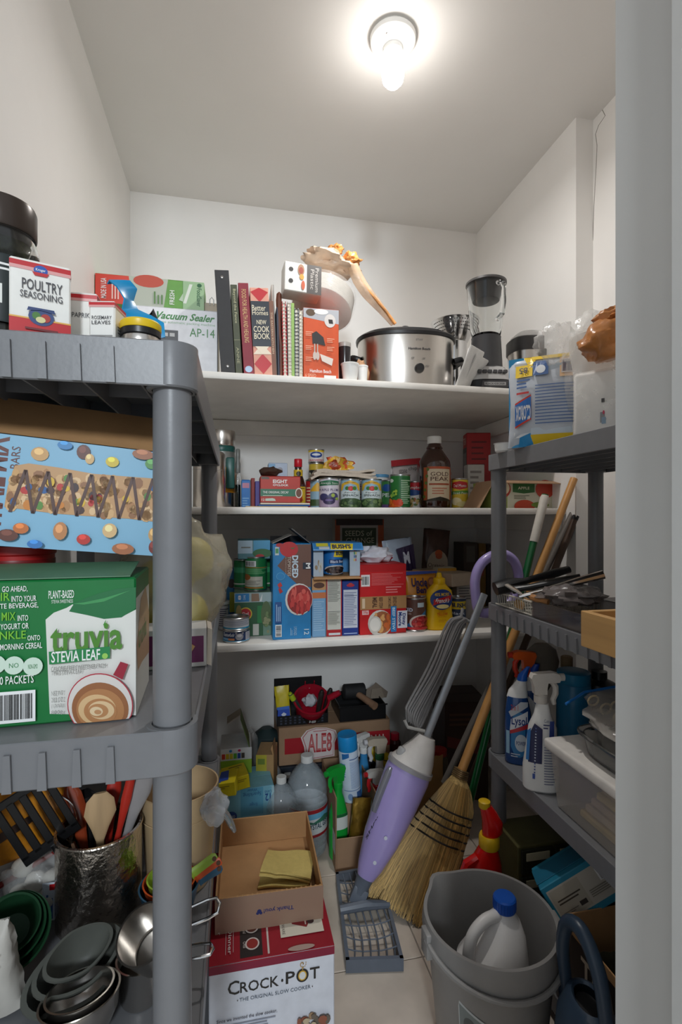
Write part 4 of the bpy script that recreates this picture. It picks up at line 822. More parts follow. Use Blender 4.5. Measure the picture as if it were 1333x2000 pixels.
p.rect(.05, .18, .22, .40, (36, 80, 140)).lines(.07, .2, .2, .38, 3, (170, 200, 226), .2, .4, vert=True).bars(.06, .04, .22, .165, 12, vert=False).text('12', .80, .05, .93, .11, (206, 226, 240), 270).text('5 POUNDS', .53, .05, .61, .14, (170, 200, 226), 270, 0).lines(.44, .05, .5, .13, 2, (150, 190, 220), vert=True); p.done(parent=t)
hf = .075
MB().prism([(-W/2, Hh), (-W/2+.058, Hh+.026), (-W/2+.059, Hh+.028), (-W/2-.002, Hh+.0015)], .002, .10, 'y').build('flap', MC((150, 144, 138), .7), t)
MB().prism([(W/2, Hh), (W/2-.060, Hh+.048), (W/2-.062, Hh+.046), (W/2-.002, Hh-.001)], .002, .11, 'y').build('flap', MC((104, 100, 98), .7), t)
MB().prism([(D, Hh), (D-.02, Hh+.02), (D-.022, Hh+.02), (D-.003, Hh)], -W/2, W/2, 'x').build('flap', MC((60, 58, 58), .7), t)
# three narrow cartons
t, W, Hh, D = carton('food_box', 'narrow light blue and orange rice box', 610, 637, 1130, 1.585, b3, .12, (126, 172, 210)); nt = b3+Hh; p = Print(ff(W, Hh)); p.rect(0, .80, 1, 1, (200, 150, 100)).ell(.5, .88, .4, .05, (90, 56, 40)).rect(0, .66, 1, .76, (206, 120, 70)).lines(.1, .1, .9, .62, 14, (160, 196, 224)); p.done(parent=t)
t, W, Hh, D = carton('food_box', 'narrow white nutrition panel box with red base', 638, 668, 1131, 1.585, b3, .12, (206, 206, 196)); p = Print(ff(W, Hh)); p.rect(0, 0, .06, 1, RD).rect(.94, 0, 1, 1, RD).rect(0, 0, 1, .115, (176, 24, 34)).rect(.15, .02, .9, .06, (210, 210, 214)).lines(.10, .60, .9, .97, 16, (110, 112, 104), .3, .35).rect(.1, .43, .9, .435, BK).lines(.1, .2, .9, .42, 11, (150, 150, 140)); p.done(parent=t)
t, W, Hh, D = carton('food_box', 'narrow dark blue nutrition panel box with red crest', 669, 701, 1135, 1.585, b3, .12, (30, 58, 140)); p = Print(ff(W, Hh)); p.rect(.07, .14, .93, .84, (206, 212, 226)).lines(.11, .18, .89, .80, 20, (110, 120, 160), .3, .35).ell(.5, .92, .24, .03, (190, 40, 60)).ell(.5, .945, .12, .02, (190, 60, 60)).rect(.1, .73, .9, .737, (30, 40, 90)).lines(.1, .02, .9, .06, 1, (160, 180, 226), 0); p.done(parent=t)
t, W, Hh, D = carton('food_box', 'thin dark navy box wedged left of the red stew carton', 702, 706, 1150, 1.60, b3, .10, (40, 44, 60), flaps=False)
# open beans carton on top
bw = fit(612, 703, 1062, 1.585, nt+.004); bx, W, _ = bw; z0 = nt+.0045; t = thing('bean_carton', 'opened blue black bean carton lying across the narrow boxes', 'carton', (bx, 1.580, z0)); Hh = at(655, 1062, Y=1.585).z-z0
mb_ = MC((70, 140, 200), .5); mi = MC((176, 190, 204), .6)
MB().rbox(-W/2, .0, 0, W/2, .12, .002, .0006).build('base', M_card, t)
MB().prism([(-W/2+.004, .0002), (W/2-.004, .0002), (W/2+.004, -.004), (-W/2-.002, -.0035)], -.030, .0, 'y').build('torn_flap', M_card, t)
MB().rbox(-W/2, .0, .002, -W/2+.032, .003, Hh, .0006).build('torn_front', mi, t)
MB().rbox(W/2-.034, .0, .002, W/2, .003, Hh, .0006).build('torn_front', mi, t)
MB().rbox(-W/2, .003, .002, -W/2+.002, .12, Hh, .0006).rbox(W/2-.002, .003, .002, W/2, .12, Hh, .0006).rbox(-W/2, .118, .002, W/2, .12, Hh, .0006).build('side', mb_, t)
fl = MB().prism([(.0, Hh), (-.022, Hh-.020), (-.0235, Hh-.0185), (.0, Hh+.003), (.12, Hh+.003), (.12, Hh+.001)], -W/2-.004, W/2+.006, 'x').build('top_flap', mb_, t)
p = Print(lambda u, v, e: (-W/2+u*W, -.0235+v*.0235-e*.7, Hh-.0185+v*.0215+e*.7)); p.rect(0, 0, 1, 1, (54, 128, 190)).poly([(.34, .08), (.80, .0), (.84, .85), (.36, .95)], (226, 200, 40)).text("BUSH'S", .38, .18, .78, .78, (24, 44, 90), bold=.04).rect(.05, .5, .3, .95, (206, 196, 60)).rect(.1, .1, .32, .45, (190, 200, 210)); p.done(parent=fl)
p = Print(lambda u, v, e: (W/2-.034+u*.034, -e, .002+v*Hh))
for i in range(4):
    for j in range(2): p.rect(.40+.14*j, .45+.1*i, .50+.14*j, .53+.1*i, ((210, 180, 40), (190, 50, 50), (40, 90, 160), (50, 50, 50), (60, 140, 70))[(i*2+j) % 5])
p.done(parent=t)
p = Print(lambda u, v, e: (-W/2+u*.032, -e, .002+v*Hh)); foods(p, .5, .3, .3, .15, [(150, 130, 100), (190, 190, 180)], 8, .1, 3); p.done(parent=t)
t, p = can('food_can', 'black bean can inside the opened blue carton', 633, 676, 1064, 1.585, z0+.0025, (34, 112, 186), h=Hh-.012, r=.0335)
p.poly([(.52, .66), (.56, .92), (1, .95), (1, .62)], (226, 200, 40)).text('BUSH', .60, .72, .96, .86, (24, 44, 90), bold=.04).rect(.38, .40, 1, .56, (30, 60, 110)).text('Black Beans', .42, .43, .98, .53, (210, 220, 240), bold=.02).ell(.62, .17, .42, .17, (206, 200, 196)).ell(.62, .16, .36, .14, (44, 34, 34)); foods(p, .62, .16, .32, .11, [(70, 56, 54), (36, 28, 30), (100, 84, 80)], 26, .05, 6)
for i in range(4): p.ell(.16, .88-.14*i, .05, .035, (190, 210, 230), 10)
p.done('printed_label', t)
# seeds box at the back
t, W, Hh, D = carton('rice_box', 'orange and green organic rice box at the back of the lowest shelf', 655, 750, 1014, 2.05, b3, .06, (206, 200, 190)); p = Print(ff(W, Hh)); p.rect(0, 0, .10, 1, (196, 90, 40)).rect(.88, 0, 1, 1, (196, 90, 40)).rect(.02, .93, .98, 1, (60, 44, 38)).rect(.14, .70, .84, .90, (62, 80, 52)).text('SEEDS of', .20, .81, .76, .87, (214, 214, 190), bold=0).text('CHANGE', .22, .73, .80, .79, (214, 214, 190), bold=0).ell(.84, .62, .09, .035, (210, 214, 206)).ell(.84, .62, .07, .027, (90, 130, 120)); p.done(parent=t)
# white plastic bag behind red carton
zdm = fit(702, 795, 1103, 1.60, b3)[2]+b3
c = at(732, 1080, Y=1.66); t = thing('plastic_bag', 'crumpled white plastic bag lying on the red stew carton', 'bag', (c.x, 1.665, zdm+.004)); crumple(t, 'bag_film', mat('white_bag_film', (214, 214, 222), .4, var=.08, bump=.5, bscale=40), (0, 0, .025), .058, .040, .030, .4, 1.8, 9, 30, 16)
MB().blob((.05, .02, .012), .02, .02, .012, .3, 2, 2, 14, 8).build('red_scrap', MC((176, 24, 50), .5), t)
# red stew carton
t, W, Hh, D = carton('stew_carton', 'red beef stew carton with printed bowl and sideways lettering', 703, 795, 1103, 1.585, b3, .12, (196, 30, 34), 3)
p = Print(ff(W, Hh)); p.rect(0, .90, .98, 1, (176, 20, 26)).rect(.02, .69, .21, .86, (226, 200, 200)).bars(.03, .70, .20, .85, 10).lines(.24, .70, .97, .88, 9, (226, 120, 120), .5, .35).lines(.55, .58, .9, .69, 3, (226, 130, 130)).rect(0, .36, 1, .545, (170, 128, 84))
p.text('COMPLETE MEAL', .60, .37, .66, .535, (80, 50, 36), 270, .01).text('MEAL', .26, .38, .36, .53, (80, 50, 36), 270, .03).text('BEEF STEW', .40, .37, .48, .53, (80, 50, 36), 270, .02).text('SERVED HOT', .70, .37, .78, .53, (80, 50, 36), 270, .01).rect(.04, .38, .10, .52, (214, 190, 160)).rect(.04, .29, .18, .35, (226, 190, 190)).text('20g', .06, .30, .16, .345, RD)
p.ell(.42, .16, .26, .19, (212, 208, 200)).ell(.46, .17, .22, .16, (160, 96, 60)); foods(p, .47, .18, .18, .13, [(196, 100, 50), (150, 80, 50), (214, 160, 100), (120, 70, 44)], 24, .05, 7); p.ell(.30, .15, .14, .12, (200, 196, 188)).ell(.30, .15, .11, .095, (224, 220, 212)).rect(.64, .03, .76, .40, (36, 120, 180)).text('BEEF STEW', .67, .06, .73, .38, (206, 226, 240), 270).rect(.78, .08, .995, .33, (214, 216, 226)).text('Dinty', .87, .12, .96, .29, (34, 56, 120), 270, .03).text('Moore', .80, .11, .88, .31, (34, 56, 120), 270, .03); p.done(parent=t)
# rice pouch, tomato can, mustard
c, W, Hh = fit(793, 856, 1116, 1.68, b3); t = thing('rice_pouch', 'orange rice pouch with blue top behind the mustard', 'pouch', (c, 1.68, b3)); pouch(t, 'pouch_film', mat('orange_film', (222, 146, 40), .3, bump=.2, bscale=30), W*1.04, Hh, .05, 4, .003)
p = Print(lambda u, v, e: (-W/2+u*W, .018-.018*math.sin(PI*min(1, v*.92+.1))**.6-e-.006, v*Hh)); p.poly([(0, .93), (1, .96), (1, 1), (0, 1)], (46, 70, 150)).text("Uncle", .18, .72, .66, .88, (40, 36, 90), bold=.03).text("Ben's", .32, .60, .74, .73, (40, 36, 90), bold=.03).ell(.80, .80, .13, .09, (140, 84, 50)).ell(.80, .80, .09, .06, (180, 120, 80)).rect(.12, .44, .98, .56, (190, 196, 170)).text('Flavor Infusions', .22, .47, .95, .54, (60, 70, 50), bold=0); p.done(parent=t)
t, p = can('food_can', 'diced tomatoes can with brown and blue label beside the mustard', 797, 840, 1169, 1.59, b3, (96, 64, 54)); p.poly([(.0, .02), (.98, .02), (.98, .70), (.60, .42), (.20, .12)], (40, 120, 180)).rect(.58, .75, .80, .9, (190, 206, 214)).text('DICED', .02, .60, .44, .72, (206, 220, 236), bold=.03).text('TOMATOES', .02, .50, .40, .56, (206, 190, 180)).ell(.70, .24, .36, .26, (206, 196, 190)).ell(.72, .23, .32, .23, (160, 36, 40)); foods(p, .72, .23, .27, .18, [(196, 50, 50), (170, 36, 40), (210, 90, 80)], 26, .05, 5); p.rect(.3, .02, .9, .10, (190, 40, 44)).ell(.08, .82, .05, .06, (40, 30, 30)); p.done('printed_label', t)
c, W, Hh = fit(838, 892, 1120, 1.59, b3); t = thing('mustard_bottle', 'yellow mustard squeeze bottle with blue and red label', 'bottle', (c, 1.62, b3)); my = mat('mustard_yellow', (232, 186, 16), .32, var=.03)
hw = W/2*.98; dp = .026
sec = [(0, hw*.9, dp*.85), (.004, hw*.97, dp), (Hh*.14, hw, dp), (Hh*.30, hw*.92, dp*.95), (Hh*.45, hw*.90, dp*.95), (Hh*.60, hw*.96, dp), (Hh*.68, hw*.88, dp*.95), (Hh*.75, hw*.62, dp*.85), (Hh*.80, hw*.44, dp*.7)]
MB().loft(sec, 32, 2.5).build('bottle_body', my, t)
MB().lathe([(hw*.42, Hh*.795), (hw*.43, Hh*.80), (hw*.43, Hh*.885), (hw*.40, Hh*.90), (hw*.22, Hh*.92), (hw*.17, Hh*.985), (hw*.12, Hh)], 24).build('cap', my, t)
def fm(u, v, e):
    x = -hw*.9+u*hw*1.8; yy = dp*.97*(1-min(.999, abs(x)/hw)**2.5)**(1/2.5); return (x, -yy-e-.0016, v*Hh*.75)
p = Print(fm, du=.06); p.ell(.5, .72, .46, .24, (34, 62, 128), 28).text('40% MORE', .20, .80, .80, .88, (232, 190, 60), bold=.02).poly([(.16, .60), (.86, .70), (.90, .82), (.16, .72)], (196, 30, 36)).text("French's", .24, .645, .80, .755, WH, bold=.02, shear=.1).poly([(.12, .58), (.3, .62), (.2, .7)], (196, 30, 36)).ell(.52, .56, .26, .05, (240, 220, 150)).text('CLASSIC', .36, .43, .64, .475, (196, 110, 30), bold=0).text('YELLOW', .28, .35, .72, .42, (196, 70, 30), bold=.02).text('MUSTARD', .33, .31, .67, .34, (196, 110, 30), bold=0).lines(.34, .19, .66, .26, 2, (206, 150, 30), .3); p.done('printed_label', t)
# bags behind
c = at(797, 1085, Y=1.86); t = thing('snack_bag', 'white and purple onion bag with letter M behind the rice pouch', 'bag', (c.x, 1.86, b3), rot=(0, math.radians(-7), 0)); Hh = at(797, 1052, Y=1.86).z-b3; pouch(t, 'bag_film', mat('pale_bag', (184, 196, 212), .35, bump=.3, bscale=40), .12, Hh, .06, 7, .007)
p = Print(lambda u, v, e: (-.055+u*.11, -.004-e+.004*math.sin(7*v), .02+v*(Hh-.04)), du=.1); p.poly([(.40, 0), (1, 0), (1, .98), (.35, .94), (.5, .6), (.55, .4)], (52, 36, 72)).text('M', .58, .70, .80, .88, (220, 220, 230), bold=.04).text('ONION', .60, .36, .98, .44, (220, 210, 226)).text('STOCK', .62, .24, .98, .32, (220, 210, 226)).ell(.42, .55, .08, .05, (190, 180, 110)); p.done(parent=t)
c = at(848, 1075, Y=1.92); t = thing('snack_bag', 'brown and cream snack bag with wavy top beside the onion bag', 'bag', (c.x, 1.93, b3), rot=(0, math.radians(5), 0)); Hh = at(840, 1034, Y=1.92).z-b3; pouch(t, 'bag_film', mat('brown_bag', (86, 62, 52), .35, var=.25, scale=20, bump=.4, bscale=40), .115, Hh, .05, 11, .010)
p = Print(lambda u, v, e: (-.05+u*.10, -.006-e+.004*math.sin(6*v), .02+v*(Hh-.04)), du=.1); p.ell(.5, .58, .45, .2, (176, 160, 140)).text('Organic', .1, .52, .8, .6, (60, 44, 36), bold=0).ell(.5, .74, .16, .05, (196, 90, 40)).ell(.52, .70, .14, .04, (180, 80, 40)); p.done(parent=t)
# boxes at the right end
t, W, Hh, D = carton('food_box', 'gold and white flavored rice box behind the mustard cap', 856, 892, 1110, 1.74, b3, .05, (196, 188, 164)); p = Print(ff(W, Hh)); p.rect(0, .80, 1, 1, (190, 140, 50)).lines(.45, .5, .9, .72, 3, (90, 120, 60)).rect(.3, .58, .95, .6, (110, 140, 70)).rect(0, 0, .3, .8, (150, 150, 100)); p.done(parent=t)
t, W, Hh, D = carton('food_box', 'grey and white box standing near the shelf right end', 893, 928, 1143, 1.70, b3, .06, (166, 158, 150)); gt = b3+Hh+.0015; p = Print(ff(W, Hh)); p.lines(.1, .6, .9, .95, 5, (90, 90, 92)).rect(0, 0, 1, .1, (110, 110, 110)); p.done(parent=t)
t, W, Hh, D = carton('long_box', 'plain tan long box lying on the grey box', 876, 932, 1108, 1.67, gt, .20, (176, 158, 136), 24, h=.045)
t, p = can('food_can', 'black bean can partly hidden behind the mop cord', 886, 918, 1168, 1.62, b3, (44, 60, 90), r=.030); p.poly([(.1, .62), (.1, .9), (.9, .92), (.9, .62)], (206, 180, 40)).text('BUSH', .2, .68, .85, .86, (24, 44, 90), bold=.04).text('Black', .2, .42, .8, .52, (200, 210, 230)).ell(.5, .14, .4, .16, (60, 40, 40)); p.done('printed_label', t)
for i, (a, b_, pt, yy, col, lab) in enumerate(((906, 934, 1060, 1.98, (66, 54, 46), 'dark brown book at the back of the lowest shelf'), (936, 950, 1062, 1.98, (120, 90, 40), 'dark box with yellow top at the back right'), (951, 978, 1064, 1.99, (54, 46, 44), 'dark box behind the right unit post'))):
    t, W, Hh, D = carton('dark_box', lab, a, b_, pt, yy, b3, .1, col, flaps=False, group='dark boxes at the back'); p = Print(ff(W, Hh)); p.lines(.2, .5, .8, .9, 4, (140, 110, 80)).ell(.5, .6, .25, .12, (150, 70, 50)) if i == 1 else p.rect(.2, .7, .8, .95, (90, 84, 76)); p.done(parent=t)
# ================================================================== left unit, second tier
d2, d3, d4 = TZ[1]-.0012, TZ[2]-.0012, TZ[3]-.0012
q = at(266, 1398, Z=d2); W, Hh, D = .25, .157, .13
t = thing('sweetener_box', 'large green and white stevia sweetener box with coffee cup print', 'box', (q.x-W/2, q.y, d2), math.radians(3))
t.location.y -= W/2*math.sin(math.radians(3))
GRN = (24, 124, 62)
MB().rbox(-W/2, 0, 0, W/2, D, Hh, .002).build('body', MC((20, 116, 56), .4), t)
MB().prism([(0, Hh+.001), (0, Hh+.002), (D*.6, Hh+.012), (D*.6, Hh+.0105)], -W/2, W/2-.006, 'x').build('flap', MC((96, 136, 106), .5), t)
FRV = (q.x-at(0, 1425, Z=d2).x)/W
def U(px): return 1-(266-px)/266*FRV
def V(py, px=266): return (1398+.10*(266-px)-py)/250
def PL(pts): return [(U(a), max(.004, V(b, a))) for a, b in pts]
def PT(p, s, x0, y0, x1, y1, c, **k): p.text(s, U(x0), V(y1, (x0+x1)/2), U(x1), V(y0, (x0+x1)/2), c, **k)
p = Print(ff(W, Hh))
arc = [(83+7*math.sin(PI*i/10)-1, 1235-0*i) for i in range(1)]
p.poly(PL([(92, 1398), (84, 1235), (100, 1222), (125, 1212), (137, 1205), (150, 1212), (175, 1222), (205, 1226), (235, 1222), (266, 1206), (266, 1398)]), (222, 222, 216))
p.poly(PL([(130, 1218), (140, 1203), (160, 1194), (190, 1182), (225, 1172), (266, 1166), (266, 1204), (236, 1222), (200, 1227), (165, 1222)]), (20, 108, 58))
p.poly(PL([(137, 1204), (160, 1200), (200, 1190), (255, 1172), (200, 1196), (160, 1204)]), (60, 146, 84))
PT(p, 'PLANT-BASED', 90, 1182, 140, 1196, (226, 236, 226)); PT(p, 'STEVIA SWEETNESS', 96, 1198, 138, 1204, (226, 236, 226), bold=0)
for s_, x0, y0, x1, y1, c in (('GO AHEAD,', 2, 1181, 50, 1192, WH), ('TIR', -14, 1194, 17, 1208, (120, 190, 50)), ('INTO YOUR', 20, 1196, 67, 1206, WH), ('FAVORITE BEVERAGE,', -40, 1211, 71, 1221, WH), ('MIX', 2, 1226, 28, 1240, (120, 190, 50)), ('INTO', 32, 1229, 52, 1239, WH), ('YOGURT OR', 0, 1244, 53, 1254, WH), ('SPRINKLE', -40, 1259, 48, 1273, (120, 190, 50)), ('ONTO', 51, 1262, 75, 1271, WH), ('MORNING CEREAL', 0, 1277, 79, 1287, WH), ('400 PACKETS', -14, 1333, 63, 1347, WH)): PT(p, s_, x0, y0, x1, y1, c, bold=.008)
for a, s_ in ((-8, ''), (26, 'NO'), (62, 'NON-GMO')): p.ell(U(a), V(1315, a), .038, .062, (206, 226, 210)); (PT(p, s_, a-9, 1311, a+9, 1319, (60, 130, 80), bold=0) if s_ else None)
p.bars(U(-20), .04, U(67), V(1358, 30), 26)
PT(p, 'truvia', 96, 1236, 239, 1284, (74, 132, 40), bold=.022); p.poly(PL([(200, 1236), (206, 1226), (204, 1238)]), (60, 140, 40))
p.poly(PL([(93, 1288), (214, 1273), (214, 1294), (94, 1310)]), (30, 128, 70)); PT(p, 'STEVIA LEAF', 98, 1283, 194, 1302, WH, bold=.012); p.ell(U(204), V(1284), .012, .02, (150, 200, 90))
PT(p, 'CALORIE-FREE SWEETENER FROM', 98, 1308, 206, 1316, (130, 130, 126), bold=0); PT(p, 'THE STEVIA LEAF', 98, 1318, 158, 1325, (130, 130, 126), bold=0)
for i, s_ in enumerate(('NET WT', '28.2 OZ', '(1.76 LB)', '800g')): PT(p, s_, 99, 1354+11*i, 121, 1362+11*i, (140, 140, 136), bold=0)
p.poly(PL([(221, 1322), (236, 1298), (252, 1302), (240, 1330)]), (150, 28, 50))
def cup(rx, ry, c, x=196, y=1376): p.poly(PL([(x+rx*math.cos(2*PI*i/40), y-ry*math.sin(2*PI*i/40)) for i in range(40)]), c)
cup(66, 56, (176, 40, 60)); cup(64, 54, (216, 210, 204)); cup(57, 46, (150, 96, 58), y=1382); cup(48, 37, (176, 122, 76), y=1384)
for (rx, ry, x, y, c) in ((38, 27, 190, 1384, (216, 180, 132)), (33, 22, 196, 1386, (180, 126, 80)), (26, 16, 198, 1384, (222, 190, 146)), (20, 12, 192, 1385, (184, 132, 86)), (13, 8, 188, 1386, (226, 200, 160)), (7, 4, 191, 1387, (190, 140, 96))): cup(rx, ry, c, x, y)
p.done(parent=t)
p = Print(ff(W, Hh, D, 'right')); p.rect(0, 0, 1, .85, (214, 216, 210)).poly([(.02, .5), (.3, .8), (.7, .86), (1, .6), (1, .25), (.4, .3), (.1, .3)], (186, 154, 118)).text('truvia', .12, .45, .75, .62, (110, 140, 70)); p.done('printed_side', t)
# snack bar carton on top
t = thing('snack_bar_box', 'pale blue trail mix bar carton tilted on the sweetener box', 'box', (0, 0, 0), rot=(0, math.radians(5.2), math.radians(5)))
bz = d2+Hh+.016
W2, H2, D2 = .30, .128, .10
q = at(148, 1118, Y=.66); t.location = (q.x-.04, .650, bz+.016)
MB().rbox(-W2/2, 0, 0, W2/2, D2, H2, .002).build('body', MC((120, 176, 212), .4), t)
MB().prism([(0, H2+.001), (.004, H2+.004), (.06, H2+.052), (.062, H2+.050)], -W2/2+.004, W2/2-.03, 'x').build('open_flap', M_card, t)
def U(px): return .5+(px-(-148*0+107))/472
u0 = lambda px: (.63-(148-px)*.00208)
def Q(px, py):
    "pixel of the tilted front face to u, v"
    a = px; top = 902+.135*a; bot = 1105+.092*a
    return u0(px), (bot-py)/(bot-top)
p = Print(ff(W2, H2))
p.rect(0, 0, 1, 1, (132, 184, 214))
u, v = Q(0, 1090); p.text('TRAIL MIX', .255, .14, .375, .98, (98, 42, 30), 90, .03); p.text('BARS', .385, .70, .415, .90, (98, 50, 40), 90, 0)
bx = [(28, 1037), (30, 1000), (38, 962), (60, 958), (110, 966), (170, 978), (230, 984), (296, 990), (296, 1070), (240, 1062), (160, 1055), (110, 1050), (60, 1042)]
p.poly([Q(*b) for b in bx], (196, 152, 104)); rnd = random.Random(4)
for i in range(120):
    x = 34+rnd.random()*258; yc = 1003+.085*x; y = yc+(rnd.random()-.5)*64
    u, v = Q(x, y); c = rnd.choice([(214, 172, 120), (176, 128, 80), (226, 190, 144), (150, 104, 66), (206, 160, 100)]); p.ell(u, v, .012+.01*rnd.random(), .03+.03*rnd.random(), c, 8, rnd.random()*.6, False)
p.k += 1
for i in range(26):
    x = 40+rnd.random()*250; yc = 1003+.085*x; y = yc+(rnd.random()-.5)*60; u, v = Q(x, y)
    p.ell(u, v, .010+.008*rnd.random(), .028+.02*rnd.random(), rnd.choice([(70, 44, 40), (190, 50, 44), (220, 180, 50), (90, 140, 60), (40, 90, 150), (60, 40, 40), (206, 130, 50)]), 9, 0, False)
p.k += 1
zz = []
for i in range(15):
    x = 38+i*18.5; yc = 1003+.085*x; zz.append(Q(x, yc-38 if i % 2 else yc+40))
for (a, b_) in zip(zz, zz[1:]): p.poly([(a[0]-.006, a[1]), (a[0]+.006, a[1]), (b_[0]+.006, b_[1]), (b_[0]-.006, b_[1])], (84, 54, 46), False)
p.k += 1
for (x, y, rx, ry, c) in ((77, 941, 15, 13, (206, 160, 100)), (150, 938, 12, 14, (96, 50, 40)), (162, 951, 8, 10, (214, 176, 120)), (202, 957, 12, 10, (214, 190, 60)), (273, 962, 12, 10, (90, 150, 80)), (118, 920, 13, 8, (50, 130, 190)), (256, 940, 20, 10, (160, 100, 66)), (40, 1088, 17, 11, (100, 56, 44)), (60, 1076, 13, 10, (196, 110, 50)), (125, 1082, 12, 17, (190, 130, 80)), (166, 1098, 12, 10, (190, 50, 40)), (210, 1083, 13, 14, (220, 184, 130)), (86, 1108, 13, 8, (50, 120, 190)), (237, 1117, 20, 11, (170, 104, 64)), (290, 1092, 10, 14, (206, 160, 100)), (291, 1115, 8, 12, (120, 46, 40))):
    u, v = Q(x, y); p.ell(u, min(.96, max(.04, v)), rx/480, ry/205, c, 14); v_ = min(.96, max(.04, v)); p.ell(u-.004, v_+.02, rx/900, ry/420, tuple(min(255, int(k*1.22+12)) for k in c), 10)
p.done(parent=t)
q = at(22, 1120, Y=.70); t = thing('red_tin', 'flat red tin wedged under the trail mix carton', 'tin', (q.x, .725, d2+Hh+.002)); MB().lathe([(.038, 0), (.04, .002), (.04, .018), (.042, .020), (.042, .030), (.038, .031), (.001, .031)], 28).build('tin', MC((176, 30, 30), .35), t); MB().lathe([(.0405, .006), (.0408, .007), (.0408, .012), (.0405, .013)], 28, cap0=False, cap1=False).build('printed_band', MC((120, 16, 20), .4), t)
# purple box and produce bag at the aisle edge
q = at(404, 1302, Z=d2); t = thing('tea_box', 'purple and white torn cardboard box at the shelf edge', 'box', (q.x-.045, q.y, d2), math.radians(4)); MB().rbox(-.045, 0, 0, .045, .06, .058, .001).build('body', MC((206, 204, 200), .6), t)
MB().prism([(.045, .003), (.052, .0), (.053, .055), (.046, .058)], 0, .055, 'y').build('torn_edge', MC((196, 186, 172), .8), t)
p = Print(ff(.09, .058)); p.rect(.62, .12, .95, .80, (104, 32, 84)).rect(.45, .10, .60, .86, (104, 32, 84)).rect(0, .1, .4, .86, (104, 32, 84)); p.done(parent=t)
MB().prism([(.002, .004), (.012, .008), (.028, .032), (.022, .036), (.0, .018)], -.006, -.0012, 'y').build('paper_scrap', mat('raffia', (190, 150, 104), .8, var=.2), t)
q = at(392, 1130, Y=.90); t = thing('produce_bag', 'translucent produce bag of yellow fruit bulging past the post', 'bag', (q.x-.045, .93, d2))
M_pb = mat('frosted_film', (216, 210, 190), .25, trans=0, alpha=.42, var=.12, scale=20, bump=.7, bscale=25)
MB().blob((0, 0, .115), .092, .085, .112, .28, 1.8, 21, 36, 24, flatb=.05).build('bag_film', M_pb, t, smooth=70)
for i, (x, y, zz_) in enumerate(((-.02, -.01, .045), (.02, .02, .05), (0, .0, .12), (-.035, .02, .11), (.03, .01, .15))): MB().blob((x, y, zz_), .036, .034, .040, .05, 1.5, i, 16, 10).build('fruit', mat('lemon', (206, 190, 60), .5, var=.1), t)
# ================================================================== left unit, third tier
# hammered utensil crock
q = at(182, 1838, Z=d3); cr = .064; ch = .145; qx, qy = q.x-.004, q.y+.055
t = thing('utensil_crock', 'hammered steel utensil holder on the left unit', 'utensil holder', (qx, qy, d3))
M_ham = mat('hammered_steel', (214, 204, 192), .24, 1.0, var=.1, scale=20, bump=1.0, bscale=75)
MB().lathe([(cr*.97, 0), (cr, .003), (cr, ch-.004), (cr+.002, ch-.002), (cr+.001, ch), (cr-.003, ch), (cr-.003, .004)], 48, cap1=False).build('holder', M_ham, t)
def utensil(lab, name, px, py, lean_y, mk):
    "stands in the crock; the pixel is the middle of its head at that distance"
    head = at(px, py, Y=qy+lean_y); foot = Vector((qx+(head.x-qx)*.06, qy+lean_y*.1, d3+.006))
    t = thing(name, lab, 'utensil', foot, group='utensils in the hammered crock')
    v = head-foot; az = v.normalized(); ay = Vector((head.x, head.y, 0)); ay = (ay-az*ay.dot(az)).normalized(); ax = ay.cross(az)
    t.rotation_euler = Matrix((ax, ay, az)).transposed().to_euler(); mk(t, v.length); return t
M_bl = mat('utensil_nylon', (20, 20, 22), .3); M_wd = mat('spoon_wood', (196, 164, 124), .55, var=.1, scale=14, stretch=(5, 5, .6)); M_rd = mat('red_nylon', (186, 48, 36), .3)
def spoon(m, hw, hl, deep=.004):
    def f(t, L):
        def flip(v): return v
        R = []
        for (s_, w, th) in ((0, .005, .004), (L*.5, .0055, .004), (L-hl*.75, .006, .004), (L-hl*.4, hw*.55, .004), (L, hw, deep), (L+hl*.35, hw*.85, deep), (L+hl*.55, hw*.4, .003)):
            R.append([(w*math.cos(a), th*math.sin(a), s_) for a in [2*PI*k/14 for k in range(14)]])
        o = MB().rings(R).build('spoon', m, t)
    return f
def orient(t):  # broad side to the viewer
    pass
utensil('wooden spoon with a broad round head in the crock', 'wooden_spoon', 196, 1588, .0, spoon(M_wd, .024, .060))
utensil('amber and red spoon in the crock behind the wooden spoon', 'serving_spoon', 148, 1585, .03, spoon(mat('amber_spoon', (150, 62, 34), .2, coat=.5), .017, .08))
utensil('red handled spatula right of the wooden spoon', 'spatula', 247, 1560, .0, spoon(M_rd, .008, .12))
utensil('grey silicone spatula at the right of the crock', 'spatula', 275, 1545, .01, spoon(MC((150, 146, 146), .4), .016, .09))
utensil('red spoon edge hidden between crock tools', 'serving_spoon', 222, 1545, .05, spoon(M_rd, .012, .07))
def turner(t, L):
    MB().tube([(0, 0, 0), (0, 0, L-.05)], [.006, .005], 8).build('handle', M_bl, t)
    hw, hl = .042, .11; z0_ = L-.055
    MB().rbox(-hw, -.002, z0_, hw, .002, z0_+.016, .001).rbox(-hw, -.002, z0_+hl-.012, hw, .002, z0_+hl, .001).build('blade', M_bl, t)
    for i in range(5):
        x = -hw+.0084+i*.0168*1.0; MB().rbox(-hw+i*.0182, -.002, z0_+.010, -hw+i*.0182+.0112, .002, z0_+hl-.008, .001).build('slat', M_bl, t)
tt = utensil('black slotted turner leaning left out of the crock', 'slotted_turner', 72, 1600, -.02, turner)
